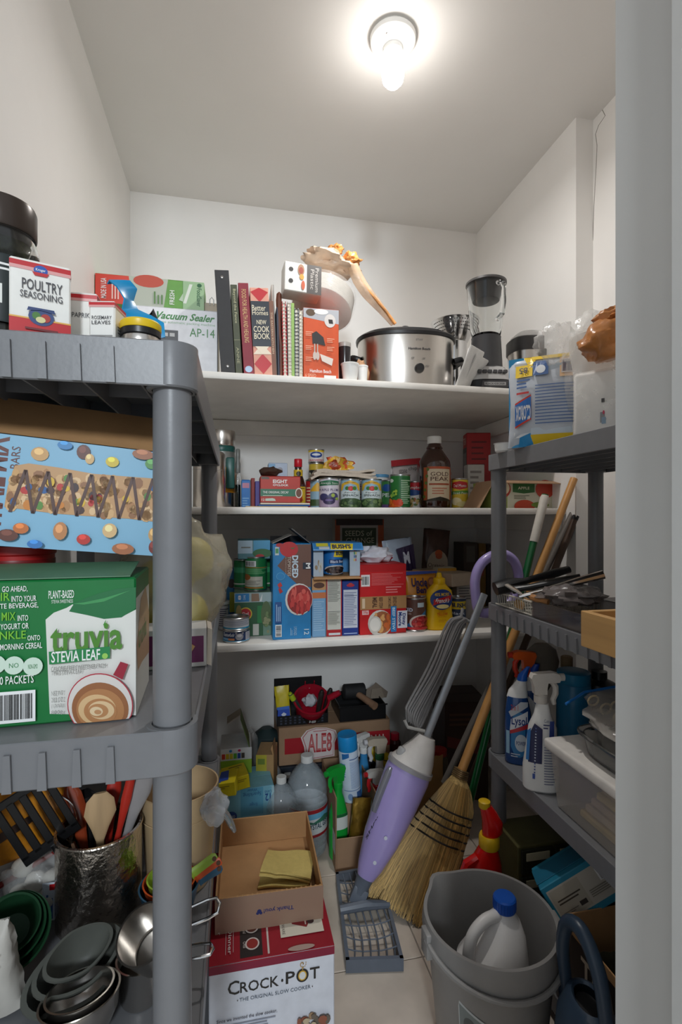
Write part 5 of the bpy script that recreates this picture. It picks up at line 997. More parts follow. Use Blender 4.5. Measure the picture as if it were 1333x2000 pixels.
def whisk(t, L):
    MB().tube([(0, 0, 0), (0, 0, L-.06)], .006, 8).build('handle', M_chrome, t)
    for k in range(4):
        a = PI*k/4; MB().tube([(.022*math.sin(PI*i/10)*math.cos(a), .022*math.sin(PI*i/10)*math.sin(a), L-.06+.09*i/10) for i in range(11)], .0012, 5).build('wire', M_chrome, t)
utensil('steel wire whisk in the crock beside the slotted turner', 'whisk', 112, 1580, .02, whisk)
utensil('black nylon ladle in the crock', 'ladle', 165, 1590, .045, spoon(M_bl, .028, .07, .014))
# pitcher
q = at(345, 1752, Z=d3); r = .066; hp = at(345, 1528, Y=q.y+.05).z-d3; pr_ = (q.x, q.y+.045)
t = thing('pitcher', 'tall beige translucent plastic pitcher behind the post', 'pitcher', (pr_[0], pr_[1], d3))
M_pit = mat('beige_plastic', (206, 178, 138), .35, var=.03, alpha=.82)
MB().lathe([(r*.80, 0), (r*.82, .004), (r*.96, hp*.75), (r*.97, hp*.76), (r, hp*.98), (r*1.03, hp), (r*.99, hp), (r*.93, hp*.75), (r*.78, .006)], 40, cap1=False).build('vessel', M_pit, t)
MB().lathe([(r*.985, hp*.74), (r*1.0, hp*.745), (r*.985, hp*.75)], 40, cap0=False, cap1=False).build('ridge', M_pit, t)
h0 = at(400, 1578, Y=pr_[1]-.03)-t.location; hpts = [at(x, y, Y=pr_[1]-.045)-t.location for x, y in ((392, 1582), (420, 1580), (440, 1590), (452, 1610), (459, 1624))]
MB().tube([tuple(v) for v in hpts], [.010, .009, .009, .008, .004], 10, flat=.7, sm=4).build('handle', mat('clear_plastic', (232, 232, 230), .06, trans=.85, var=0), t)
q2 = at(420, 1540, Y=pr_[1]-.02); t = thing('plastic_wrap', 'crumpled clear plastic wrap by the pitcher rim', 'plastic wrap', (q2.x, q2.y-.045, q2.z-.02)); crumple(t, 'film', mat('silver_film', (206, 208, 212), .2, var=.2, alpha=.38, bump=.8, bscale=40), (0, 0, .012), .022, .018, .028, .45, 1.5, 31, 24, 14, flatb=0)
# nested colour measuring cups
q = at(327, 1822, Z=d3); ccx, ccy = q.x, q.y+.03
hd = [at(432, 1668, Y=ccy+.0), at(434, 1682, Y=ccy+.0), at(437, 1690, Y=ccy+.01)]
for i, (rr, col, lab) in enumerate(((.046, (52, 96, 124), 'outermost of the nested measuring cups, slate blue'), (.040, (206, 84, 36), 'orange measuring cup nested in the blue one'), (.034, (150, 180, 60), 'lime green measuring cup nested innermost'))):
    zz_ = d3+.004+.006*i; t = thing('measuring_cup', lab, 'measuring cup', (ccx, ccy, zz_), group='nested colour measuring cups')
    hh = .052; m = MC(col, .35)
    MB().lathe([(rr*.7, 0), (rr*.74, .002), (rr, hh-.002), (rr+.0015, hh), (rr-.001, hh), (rr*.70, .003)], 36, cap1=False).build('cup', m, t)
    px_, py_ = ((433, 1692), (432, 1680), (424, 1672))[i]; e = at(px_, py_, Y=ccy+.002*i)-Vector((ccx, ccy, zz_)); s0 = Vector((rr*.97, 0, hh-.003)); dv = e-s0
    MB().tube([s0+dv*k for k in (0, .12, .35, .7, .9, 1.0)], [.009, .008, .0075, .0085, .0085, .005], 10, flat=.32, up=(0, -1, .25)).build('handle', m, t)
    MB().lathe([(.0034, -.0045), (.0034, .0045)], 10, T=Matrix.Translation(s0+dv*.9) @ rot('X', 80)).build('hanging_hole', MC((90, 60, 40), .5), t)
# steel measuring cups with wire handles
for i, (px, py, r, dz, lab) in enumerate(((268, 1985, .031, 0, 'larger steel measuring cup, upright below the tilted one'), (282, 1900, .035, .058, 'tilted steel measuring cup resting on another steel cup'))):
    q = at(px, 1985, Z=d3); t = thing('steel_measuring_cup', lab, 'measuring cup', (q.x+(.012 if i else 0), q.y+.03, d3+dz), rot=((0, 0, 0), (math.radians(28), math.radians(-16), 0))[i], group='steel measuring cups')
    MB().lathe([(r*.82, 0), (r*.86, .003), (r, .052), (r+.0012, .0535), (r-.0012, .0535), (r*.82, .004)], 36, cap1=False).build('cup', M_steel, t)
    hx = r*.9
    MB().tube([(hx, -.010, .046), (hx+.05, -.011, .046), (hx+.062, -.009, .046), (hx+.066, 0, .046), (hx+.062, .009, .046), (hx+.05, .011, .046), (hx, .010, .046)], .0022, 8).build('wire_handle', M_chrome, t)
q = at(172, 2010, Z=d3)
for i, (r, lab) in enumerate(((.045, 'outer steel prep bowl at the bottom of the frame'), (.038, 'inner steel prep bowl nested in a larger one'))):
    t = thing('steel_bowl', lab, 'bowl', (q.x-.002, q.y-.018, d3+.004+.007*i), rot=(math.radians(-9), math.radians(-5), 0), group='nested steel bowls')
    MB().lathe([(r*.4, 0), (r*.7, .010), (r*.94, .03), (r, .05), (r+.0015, .0515), (r-.001, .0515), (r*.92, .03), (r*.68, .012), (r*.4, .002)], 40, cap1=True).build('bowl', M_steel, t)
# collapsible grey silicone bowls
M_sil = mat('grey_silicone', (92, 94, 88), .5, var=.06)
q = at(160, 1935, Z=d3)
for i, (sc_, lab) in enumerate(((1.0, 'outer grey silicone pinch bowl with pointed spouts'), (.82, 'middle grey silicone pinch bowl'), (.64, 'inner grey silicone pinch bowl'))):
    t = thing('silicone_bowl', lab, 'bowl', (q.x-.004, q.y-.005, d3+.006+.011*i), rot=(math.radians(22), math.radians(-6), math.radians(36)), group='nested grey silicone bowls')
    R = []
    for (f, zz_) in ((.30, .0), (.55, .006), (.82, .026), (1.0, .044), (1.06, .045), (1.06, .049), (.95, .049), (.90, .040), (.74, .024), (.50, .010), (.3, .005)):
        R.append([((.064*sc_*f*(abs(math.cos(a))**1.25)*math.copysign(1, math.cos(a)), .042*sc_*f*math.sin(a), zz_)) for a in [2*PI*(k+.5)/36 for k in range(36)]])
    MB().rings(R).build('bowl', M_sil, t, smooth=50)
# dark green bowls
q = at(40, 1885, Z=d3)
for i in range(3):
    t = thing('green_bowl', ('outer dark green plastic bowl leaning at the left edge', 'middle dark green plastic bowl in the leaning nest', 'inner dark green plastic bowl in the leaning nest')[i], 'bowl', (q.x-.012, q.y+.008, d3+.032+.006*i), rot=(math.radians(40), math.radians(14), 0), group='nested dark green bowls')
    r = .047-.006*i; MB().lathe([(r*.5, 0), (r*.62, .003), (r*.9, .028), (r, .042), (r*1.04, .044), (r*.97, .042), (r*.86, .028), (r*.58, .005), (.001, .004)], 36).build('bowl', mat('dark_green_plastic', (30, 66, 42), .35), t)
# bags at the left edge
q = at(24, 1985, Z=d3); t = thing('rice_bag', 'white printed food bag at the bottom left corner', 'bag', (q.x-.032, q.y-.012, d3), rot=(0, math.radians(-10), math.radians(-8))); pouch(t, 'bag_film', mat('white_sack', (196, 192, 184), .5, bump=.3, bscale=40), .085, .115, .05, 41, .005)
p = Print(lambda u, v, e: (-.034+u*.074, -.006-e, .012+v*.09), du=.2); p.lines(.45, .45, .98, .86, 8, (120, 120, 120)).rect(.0, .5, .3, .95, (44, 110, 150)).lines(.2, .05, .7, .36, 4, (150, 150, 146)); p.done(parent=t)
q = at(45, 1660, Y=.86); t = thing('snack_bag', 'amber orange foil bag behind the crock', 'bag', (q.x, .90, d3+.095), rot=(0, math.radians(-18), 0)); pouch(t, 'bag_film', mat('amber_foil', (196, 126, 30), .3, var=.2, bump=.4, bscale=40), .14, .115, .05, 44, .008); p = Print(lambda u, v, e: (-.05+u*.10, -.006-e, .02+v*.08), du=.2); p.poly([(.15, .3), (.75, .5), (.7, .62), (.15, .48)], (60, 40, 30)); p.done(parent=t)
q = at(70, 1750, Y=.88); t = thing('cotton_bag', 'clear bag of white cotton balls beside the crock', 'bag', (q.x-.005, .905, d3)); 
for i in range(7): MB().blob(((i % 3-1)*.024, (i//3-1)*.014-.010, .024+.022*(i//2)*.8), .017, .015, .016, .12, 2, i, 12, 8).build('cotton_ball', mat('cotton', (206, 202, 192), .9), t)
MB().blob((0, 0, .048), .052, .036, .050, .2, 2, 50, 26, 16, flatb=.05).build('bag_film', M_film, t, smooth=70)
p = Print(lambda u, v, e: (.018+u*.026, -.036-e, .012+v*.06)); p.rect(0, 0, 1, 1, (196, 204, 214)).lines(.15, .05, .9, .7, 3, (50, 90, 150), .2, vert=True).rect(.4, .8, .7, .95, RD); p.done('printed_tag', t)
q = at(42, 1800, Z=d3); t = thing('drinking_glass', 'small clear glass in front of the cotton ball bag', 'glass', (q.x, q.y+.02, d3)); MB().lathe([(.020, 0), (.022, .003), (.026, .046), (.0268, .047), (.0250, .046), (.020, .006)], 28, cap1=True).build('glass', M_glass, t)
t = thing('red_chopstick', 'dark red stick lying against the cotton ball bag', 'utensil', (q.x-.05, q.y+.015, d3+.045), rot=(0, math.radians(62), 0)); MB().tube([(0, 0, 0), (0, 0, .06), (0, 0, .12)], [.005, .0045, .003], 8).build('stick', mat('red_lacquer', (120, 30, 26), .3), t)
# ================================================================== right unit, top tier
e1, e2, e3, e4 = [z_-.0012 for z_ in TZR]
q = at(1066, 868, Z=e1); t = thing('wipes_pack', 'blue and yellow disinfecting wipes pack printed upside down', 'wipes pack', (q.x+.006, q.y+.005, e1), math.radians(-37))
W, Hh, D = .185, .222, .085
pouch(t, 'film', mat('wipes_film', (196, 204, 214), .3, bump=.15, bscale=30), W, Hh, D, 61, .003, 18)
def fw(u, v, e):
    k = max(.05, math.sin(PI*min(1, max(0, v*.92+.10)))**.6); a = (u-.5)*2
    return (a*W/2*.965, D/2-D/2*k*math.sqrt(max(0, 1-min(1, abs(a))**2.6))-e-.0035, v*Hh)
p = Print(fw, du=.05)
p.rect(0, 0, .20, 1, (44, 150, 206)).rect(.08, .10, .30, .93, (216, 220, 222)).poly([(.28, .86), (.38, .98), (.72, 1.0), (.80, .92), (1, .95), (1, 1), (.2, 1)], (232, 196, 32)).rect(.10, .76, .32, .90, (232, 196, 32)).rect(.30, .96, 1, 1.0, (232, 196, 32)).rect(.78, .86, 1, .97, (232, 196, 32))
p.rect(.30, .12, .99, .88, (190, 204, 216)).lines(.36, .22, .97, .66, 13, (70, 104, 160), .45, .3, 7).rect(.66, .72, .88, .95, (226, 190, 150)).bars(.68, .76, .86, .93, 14, (90, 80, 100), (214, 206, 200))
p.poly([(.33, .76), (.33, .93), (.52, .93), (.52, .76)], (70, 100, 150)).ell(.425, .83, .06, .05, (214, 220, 226)).text('85', .15, .80, .26, .87, (60, 60, 80), 180).lines(.12, .62, .30, .74, 3, (70, 104, 160)).lines(.12, .55, .29, .60, 1, (196, 60, 60))
p.poly([(.10, .20), (.31, .28), (.31, .55), (.10, .47)], (214, 60, 40)).poly([(.10, .22), (.31, .30), (.31, .53), (.10, .45)], (40, 110, 190)).text('CLOROX', .11, .28, .305, .44, WH, 180, .03).rect(.30, 0, 1, .12, (232, 196, 32)).poly([(.14, .0), (.34, 0), (.30, .14), (.16, .10)], (40, 140, 200))
p.done(parent=t)
q = at(1128, 720, Y=1.30); t = thing('zip_pouch', 'red zip sealed pouch top behind the wipes pack', 'pouch', (q.x, 1.25, e1), math.radians(-30)); pouch(t, 'film', MC((206, 196, 190), .35), .13, at(1128, 698, Y=1.25).z-e1, .04, 63, .003); Hq = at(1128, 698, Y=1.25).z-e1; MB().rbox(-.062, .014, Hq-.024, .062, .026, Hq+.002, .003).build('red_zip', MC((176, 30, 44), .4), t)
q = at(1168, 848, Z=e1); t = thing('napkin_pack', 'white film wrapped pack of napkins at the shelf edge', 'napkins', (q.x+.008, q.y+.01, e1), math.radians(-52))
MB().rbox(-.048, 0, 0, .048, .10, .135, .008, 3).build('napkins', mat('napkin_white', (232, 230, 226), .7, var=.02, bump=.2, bscale=20), t)
MB().rbox(-.050, -.002, -.0, .050, .102, .138, .010, 3).build('film', M_film, t)
p = Print(ff(.10, .138, .102, 'front'), e=.0009); p.rect(.55, .18, .64, .34, (90, 100, 110)).rect(.58, .16, .66, .26, (60, 130, 170)).ell(.62, .33, .02, .03, (190, 60, 90)).rect(.58, .48, .64, .54, (70, 70, 70)); p.done(parent=t)
p = Print(lambda u, v, e: (.0505+e, u*.1, v*.138)); p.rect(.35, .70, .75, .90, (70, 70, 70)).rect(.40, .72, .70, .85, (226, 224, 220)).ell(.48, .80, .04, .02, BK).ell(.62, .80, .04, .02, BK); p.done('printed_side', t)
q = at(1196, 700, Y=.98); t = thing('paper_towel_roll', 'tall white paper roll in loose clear plastic', 'paper roll', (q.x+.01, 1.04, e1)); hr = at(1190, 600, Y=1.0).z-e1
MB().lathe([(.020, 0), (.058, 0), (.060, .002), (.060, hr*.82), (.058, hr*.825), (.020, hr*.825)], 36).build('paper', mat('towel_white', (226, 222, 216), .85, bump=.3, bscale=60), t)
MB().blob((-.004, 0, hr*.5), .074, .07, hr*.52, .22, 2.6, 66, 36, 24, flatb=.04).build('film', M_film, t, smooth=70)
MB().blob((-.085, .02, hr*.78), .06, .03, .045, .4, 2.2, 67, 26, 14).build('loose_film', M_film, t, smooth=70)
q = at(1198, 665, Y=.90); t = thing('grocery_bag', 'brown plastic grocery bag with dark blue print bundled by the jamb', 'bag', (q.x+.006, .905, e1+.14)); t.location.z = at(1195, 698, Y=.90).z
M_gb = mat('brown_bag_film', (186, 122, 66), .28, var=.25, scale=25, bump=.6, bscale=35)
MB().blob((0, 0, .036), .055, .05, .042, .35, 1.9, 71, 34, 20, flatb=.1, T=rot('Y', -14)).build('bag_film', M_gb, t, smooth=60)
MB().blob((.03, .01, .085), .032, .03, .018, .5, 2.2, 72, 24, 14, T=rot('Y', -18)).build('bag_top', M_gb, t, smooth=60)
for (x, zz_, s_) in ((-.020, .045, .011), (-.006, .058, .010), (.012, .064, .010), (-.004, .036, .012), (.012, .048, .009)): MB().blob((x, -.046, zz_), s_, .006, s_*.55, .4, 2, int(x*999), 12, 8, T=None).build('printed_patch', MC((40, 42, 74), .35), t, smooth=60)
t, W, Hh, D = carton('food_carton', 'pale carton with yellow disc beside the door jamb', 1214, 1262, 704, .80, e1, .07, (206, 204, 202), -40); p = Print(ff(W, Hh)); p.ell(.5, .36, .46, .26, (130, 130, 132)).ell(.5, .36, .42, .235, (214, 214, 214)).ell(.5, .36, .30, .16, (226, 200, 40)).rect(.2, .0, .7, .07, (226, 110, 40)).lines(.15, .7, .85, .9, 3, (120, 120, 120)); p.done(parent=t)
q = at(988, 882, Z=e1); t = thing('plastic_dish', 'small white plastic dish at the corner of the right unit', 'dish', (q.x+.006, q.y+.02, e1)); MB().lathe([(.018, 0), (.022, .004), (.024, .022), (.026, .024), (.024, .024), (.021, .006)], 28).build('dish', M_white, t)
# ================================================================== right unit, second tier
x0, x1, y0, y1 = .702, .90, 1.106, 1.296; zb, zt = e2+.004, e2+.034
t = thing('wire_basket', 'white wire basket full of kitchen utensils', 'basket', (x0, y0, e2)); M_wire = MC((214, 208, 194), .35)
loop = [(0, 0), (x1-x0, 0), (x1-x0, y1-y0), (0, y1-y0)]
for zz_, r_ in ((.036, .0024), (.004, .0018)): MB().tube([(a, b_, zz_) for a, b_ in loop], r_, 6, closed=True).build('rim_wire', M_wire, t)
for i in range(17):
    y = .006+(y1-y0-.012)*i/16
    MB().tube([(0, y, .036), (.003, y, .005), (x1-x0-.003, y, .004), (x1-x0, y, .036)], .0011, 5).build('wire', M_wire, t)
for i in range(1, 10):
    x = (x1-x0)*i/10; MB().tube([(x, 0, .036), (x, .003, .0045), (x, y1-y0-.003, .0045), (x, y1-y0, .036)], .0011, 5).build('wire', M_wire, t)
def tool(lab, name, a, b_, m, rs, flat=.5, parts=None, cat='utensil'):
    A, B = Vector(a), Vector(b_); t = thing(name, lab, cat, A, group='utensils heaped in the wire basket'); n = len(rs); MB().tube([(B-A)*(i/(n-1)) for i in range(n)], rs, 10, flat=flat, up=(0, 0, 1)).build('tool', m, t); return t
def W3(px, py, Y): return tuple(at(px, py, Y=Y))
tool('black nylon spatula handle lying highest in the wire basket', 'spatula', W3(968, 1150, 1.24), W3(1112, 1112, 1.20), M_black, [.026, .028, .012, .014, .017, .014], .7)
tool('second black utensil with rounded handle end in the basket', 'serving_spoon', W3(1002, 1152, 1.20), W3(1135, 1128, 1.10), M_black, [.014, .009, .011, .013, .012], .8)
tool('steel tongs lying flat across the basket', 'tongs', W3(1015, 1165, 1.15), W3(1180, 1122, 1.05), M_chrome, [.008, .010, .012, .016, .018], .6)
tool('brushed steel turner with slots at the basket front', 'turner', W3(990, 1142, 1.18), W3(1050, 1178, 1.12), M_steel, [.016, .016, .010, .006, .006], .2)
tool('dark handled knife lying flat in the basket', 'knife', W3(1012, 1152, 1.25), W3(1095, 1146, 1.15), M_blackm, [.006, .008, .009, .009, .006], .6)
tool('wooden corkscrew handle in the wire basket', 'corkscrew', W3(1038, 1166, 1.10), W3(1072, 1176, 1.06), mat('cork_wood', (176, 124, 76), .6), [.007, .009, .009, .007], 1.0)
q = at(1005, 1190, X=.703); t = thing('twine_bundle', 'pale twine bundle showing through the basket wires', 'twine', (q.x+.014, q.y, e2+.012))
for i in range(4): MB().tube([(.0, i*.006-.01+.012*math.cos(a), .004+.010*math.sin(a)) for a in [2*PI*k/10 for k in range(10)]], .0022, 6, closed=True).build('twine_loop', MC((196, 160, 110), .8), t)
q = at(1085, 1125, Y=1.02); t = thing('smoky_bag', 'smoky plastic bag crumpled over the basket end', 'bag', (q.x+.07, 1.06, e2+.035)); crumple(t, 'bag_film', mat('smoky_film', (120, 112, 110), .25, var=.2, alpha=.75, bump=.6, bscale=40), (0, 0, .022), .075, .06, .024, .4, 2.4, 77, 30, 16)
# smoked acrylic tray
t = thing('acrylic_tray', 'smoked clear acrylic drawer tray between basket and wooden drawer', 'tray', (.700, .862, e2+.001)); M_smoke = mat('smoked_acrylic', (92, 80, 74), .08, var=.03, alpha=.42)
tw, td, th = .30, .240, .040
for (a, b_, c_, d_, e_, f_, nm) in ((0, 0, 0, .003, td, th, 'side_wall'), (tw-.003, 0, 0, tw, td, th, 'side_wall'), (.003, 0, 0, tw-.003, .003, th, 'end_wall'), (.003, td-.003, 0, tw-.003, td, th, 'end_wall'), (.003, .003, 0, tw-.003, td-.003, .003, 'bottom')): MB().rbox(a, b_, c_, d_, e_, f_, .001).build(nm, M_smoke, t)
for i, (a, b_, m, rs, lab, nm) in enumerate((((.72, .89, e2+.014), (.96, .92, e2+.014), M_blackm, [.008, .010, .010, .006], 'black handled peeler lying in the acrylic tray', 'peeler'), ((.73, .93, e2+.013), (.97, .96, e2+.016), M_chrome, [.008, .006, .005, .009], 'steel spoon lying in the acrylic tray', 'spoon'), ((.73, .99, e2+.015), (.98, 1.0, e2+.015), M_blackm, [.010, .011, .010, .008], 'long black tool along the back of the acrylic tray', 'knife_steel'), ((.72, .955, e2+.014), (.9, .985, e2+.02), M_chrome, [.004, .005, .004, .004], 'thin steel skewer in the acrylic tray', 'skewer'))): tool(lab, nm, a, b_, m, rs, .6)
# wooden drawer
t = thing('drawer_box', 'shallow maple wood drawer box beside the door jamb', 'wooden box', (.632, .620, e2+.001)); M_map = mat('maple_wood', (206, 162, 104), .45, var=.1, scale=10, stretch=(1, .25, 5))
dw, dd, dh = .35, .215, .066
for (a, b_, c_, d_, e_, f_, nm) in ((0, 0, 0, .013, dd, dh, 'side_panel'), (dw-.013, 0, 0, dw, dd, dh, 'side_panel'), (.013, 0, 0, dw-.013, .013, dh, 'end_panel'), (.013, dd-.013, 0, dw-.013, dd, dh, 'end_panel'), (.013, .013, .004, dw-.013, dd-.013, .010, 'bottom')): MB().rbox(a, b_, c_, d_, e_, f_, .0012).build(nm, M_map, t)
# ================================================================== right unit, third tier
def bottle(name, lab, px, py, base, h, hw, dp, secs, m, rz=0, cat='bottle', dx=0):
    q = at(px, py, Z=base); t = thing(name, lab, cat, (q.x+dx, q.y+dp, base), math.radians(rz)); MB().loft([(z_*h, hw*a, dp*b_, hw*c_, 0) for z_, a, b_, c_ in secs], 32, 2.6).build('bottle_body', m, t); return t
M_lys = mat('blue_bottle', (24, 70, 132), .2, coat=.5)
t = bottle('cleaner_bottle', 'dark blue toilet cleaner bottle with angled blue cap', 1012, 1496, e3, .25, .034, .022, ((0, .9, .9, 0), (.02, 1, 1, 0), (.40, 1, 1, 0), (.55, .95, 1, 0), (.66, .8, .9, -.05), (.70, .74, .85, -.05)), M_lys, -30, dx=.014)
MB().loft([(.172, .027, .019, -.002, 0), (.19, .024, .017, 0, 0), (.215, .013, .012, .008, 0), (.222, .012, .011, .010, 0)], 24).build('white_shoulder', M_white, t)
MB().loft([(.218, .0135, .0125, .010, 0), (.232, .012, .012, .012, 0), (.246, .007, .007, .020, 0), (.255, .005, .005, .026, 0)], 20).build('cap', MC((26, 92, 190), .3), t)
p = Print(lambda u, v, e: (-.030+u*.060, -.0222-e+.008*abs(2*u-1)**2.6, .02+v*.15), du=.1); p.ell(.55, .40, .42, .40, (40, 120, 176)).poly([(.15, .45), (.9, .62), (.9, .82), (.2, .66)], (226, 230, 236)).text('Lysol', .22, .52, .86, .72, (34, 60, 130), bold=.02).poly([(.16, .40), (.9, .52), (.9, .60), (.16, .46)], (190, 44, 54)).ell(.62, .26, .26, .15, (200, 210, 220)).text('POWER', .42, .22, .82, .29, (40, 60, 120)).poly([(.1, .78), (.6, .98), (.9, .98), (.9, .9), (.2, .7)], (190, 196, 204)).text('2 in 1', .2, .82, .5, .92, (190, 44, 54)).rect(0, .05, .14, .45, (150, 190, 214)).lines(.2, .0, .6, .08, 2, (190, 200, 214)); p.done('printed_label', t)
t = bottle('spray_bottle', 'white cleaner bottle with orange sprayer at the back', 994, 1470, e3, .21, .036, .03, ((0, .9, .9, 0), (.02, 1, 1, 0), (.6, 1, 1, 0), (.85, .5, .6, 0), (1, .4, .5, 0)), M_white, -30, dx=.055)
t.location.y = 1.275
p = Print(lambda u, v, e: (-.032+u*.064, -.0302-e+.010*abs(2*u-1)**2.6, .03+v*.10), du=.1); p.ell(.3, .5, .4, .5, (214, 170, 50)).ell(.34, .5, .32, .40, (196, 70, 50)).ell(.4, .5, .26, .32, (40, 90, 160)); p.done('printed_label', t)
sprayer(t, .21, MC((226, 96, 34), .35), MC((206, 60, 40), .35), 1.0, math.radians(20))
t = bottle('cleaner_bottle', 'second toilet cleaner bottle with blue cap behind the sprayer', 1052, 1470, e3, .25, .032, .022, ((0, .9, .9, 0), (.02, 1, 1, 0), (.55, .95, 1, 0), (.66, .8, .9, 0), (.70, .74, .85, 0)), M_lys, -30, dx=.03)
t.location.y = 1.27; t.location.x = .80
MB().loft([(.172, .024, .019, 0, 0), (.19, .022, .017, 0, 0), (.215, .013, .012, .008, 0), (.222, .012, .011, .010, 0)], 24).build('white_shoulder', M_white, t); MB().loft([(.218, .0135, .0125, .010, 0), (.232, .012, .012, .012, 0), (.246, .007, .007, .020, 0)], 20).build('cap', MC((26, 72, 170), .3), t)
t = bottle('spray_bottle', 'large white spray bottle with navy panel and white trigger', 1052, 1553, e3, .205, .041, .030, ((0, .92, .9, 0), (.02, 1, 1, 0), (.25, 1, 1, 0), (.5, .86, .9, .05), (.72, .78, .85, .1), (.86, .48, .6, .1), (1, .34, .48, .1)), M_white, -28, dx=.026)
sprayer(t, .205, MC((222, 216, 208), .35), MC((214, 208, 200), .35), 1.05, math.radians(195))
p = Print(lambda u, v, e: (-.040+u*.080, -.0305-e+.0115*abs(2*u-1)**2.6, .0+v*.205), du=.08); p.poly([(.12, .34), (.50, .34), (.52, .74), (.30, .80), (.10, .62)], (30, 36, 84)).poly([(.06, .36), (.14, .36), (.2, .74), (.1, .7)], (60, 130, 200)).poly([(.70, .62), (.84, .60), (.84, .84), (.72, .84)], (40, 60, 130)).lines(.56, .10, .90, .58, 16, (120, 124, 150), .3, .35).text('Cuts', .56, .82, .70, .86, (60, 70, 110), bold=0).lines(.54, .74, .72, .81, 2, (60, 70, 110)).rect(.60, .60, .78, .63, (30, 40, 90)); 
for i in range(18): p.rect(.27+.009*i*.3, .16+.034*i, .31+.009*i*.3, .175+.034*i, (80, 100, 160) if i < 6 or i > 15 else (206, 214, 230), False)
p.rect(.24, .16, .31, .22, (40, 80, 170)); p.done('printed_label', t)
# things behind
q = at(1075, 1300, Y=1.28); t = thing('scrub_brush', 'grey oval scrub brush back standing among the cleaners', 'brush', (.845, 1.285, e3)); MB().loft([(0, .012, .010), (.10, .012, .010), (.16, .02, .012), (.20, .05, .014), (.24, .058, .014), (.275, .048, .012), (.295, .02, .008)], 28).build('brush_back', mat('grey_brush', (126, 116, 104), .6, var=.1), t)
q = at(1138, 1350, Y=1.15); t = thing('teal_jar', 'teal plastic jar with dark lid behind the zip bag', 'jar', (.872, 1.18, e3)); hj = at(1138, 1318, Y=1.15).z-e3; MB().lathe([(.040, 0), (.042, .003), (.042, hj-.03), (.041, hj-.028)], 28).build('jar', MC((34, 110, 150), .35), t); MB().lathe([(.040, hj-.028), (.041, hj-.026), (.041, hj), (.038, hj+.002), (.001, hj+.002)], 28).build('lid', MC((30, 120, 160), .4), t)
t = thing('dark_bottle', 'black round bottle behind the teal jar', 'bottle', (.965, 1.20, e3)); MB().lathe([(.044, 0), (.046, .004), (.046, .19), (.040, .205), (.020, .215), (.020, .235), (.001, .236)], 28).build('bottle_body', M_black, t); MB().lathe([(.0465, .06), (.0468, .061), (.0468, .14), (.0465, .141)], 28, cap0=False, cap1=False).build('paper_label', MC((40, 60, 90), .5), t)
t = thing('brown_bottle', 'small bottle with wooden stopper among the cleaners', 'bottle', (.92, 1.275, e3)); MB().lathe([(.026, 0), (.028, .003), (.028, .18), (.012, .21), (.012, .225)], 24).build('bottle_body', MC((54, 50, 48), .3), t); MB().lathe([(.014, .225), (.016, .227), (.016, .255), (.012, .258)], 20).build('stopper', MC((150, 124, 90), .6), t)
# storage bin
bx0, by0, bw, bd, bh = .700, .600, .30, .430, .138
t = thing('storage_bin', 'clear plastic storage bin with white lid on the right unit', 'storage bin', (bx0, by0, e3+.0005))
M_bin = mat('clear_bin', (214, 208, 200), .12, var=.02, alpha=.26)
i_ = .012
def wall(a, b_): return MB().add([a[0], a[1], a[2], a[3]]+[tuple(Vector(v)+Vector(b_)) for v in a], [(0, 1, 2, 3), (7, 6, 5, 4), (0, 4, 5, 1), (1, 5, 6, 2), (2, 6, 7, 3), (3, 7, 4, 0)])
wall([(i_, i_, 0), (i_, bd-i_, 0), (0, bd, bh), (0, 0, bh)], (.002, 0, 0)).build('side_wall', M_bin, t, smooth=0)
wall([(bw-i_, i_, 0), (bw-i_, bd-i_, 0), (bw, bd, bh), (bw, 0, bh)], (-.002, 0, 0)).build('side_wall', M_bin, t, smooth=0)
wall([(i_, i_, 0), (bw-i_, i_, 0), (bw, 0, bh), (0, 0, bh)], (0, .002, 0)).build('end_wall', M_bin, t, smooth=0)
wall([(i_, bd-i_, 0), (bw-i_, bd-i_, 0), (bw, bd, bh), (0, bd, bh)], (0, -.002, 0)).build('end_wall', M_bin, t, smooth=0)
MB().rbox(i_, i_, 0, bw-i_, bd-i_, .002, .0005).build('bottom', M_bin, t)
MB().rbox(-.010, -.010, bh-.014, bw+.010, bd+.010, bh+.010, .006, 3).build('lid', mat('lid_white', (232, 228, 222), .4), t)
for i in range(5):
    o = MB().rbox(.03+.004*i, .05+.02*i, .004+.018*i, bw-.03, bd-.06-.012*i, .020+.018*i, .004).build('cloth_stack', mat('linen_%d' % (i % 3), ((206, 180, 120), (196, 176, 150), (176, 150, 130))[i % 3], .9, var=.1), None); o.location = (bx0, by0, e3+.0005); tag(o, ('lowest folded cloth inside the storage bin', 'second folded cloth from the bottom of the bin', 'middle folded cloth of the stack in the bin', 'fourth folded cloth inside the storage bin', 'uppermost folded cloth inside the storage bin')[i], 'cloth', 'folded cloths in the bin')
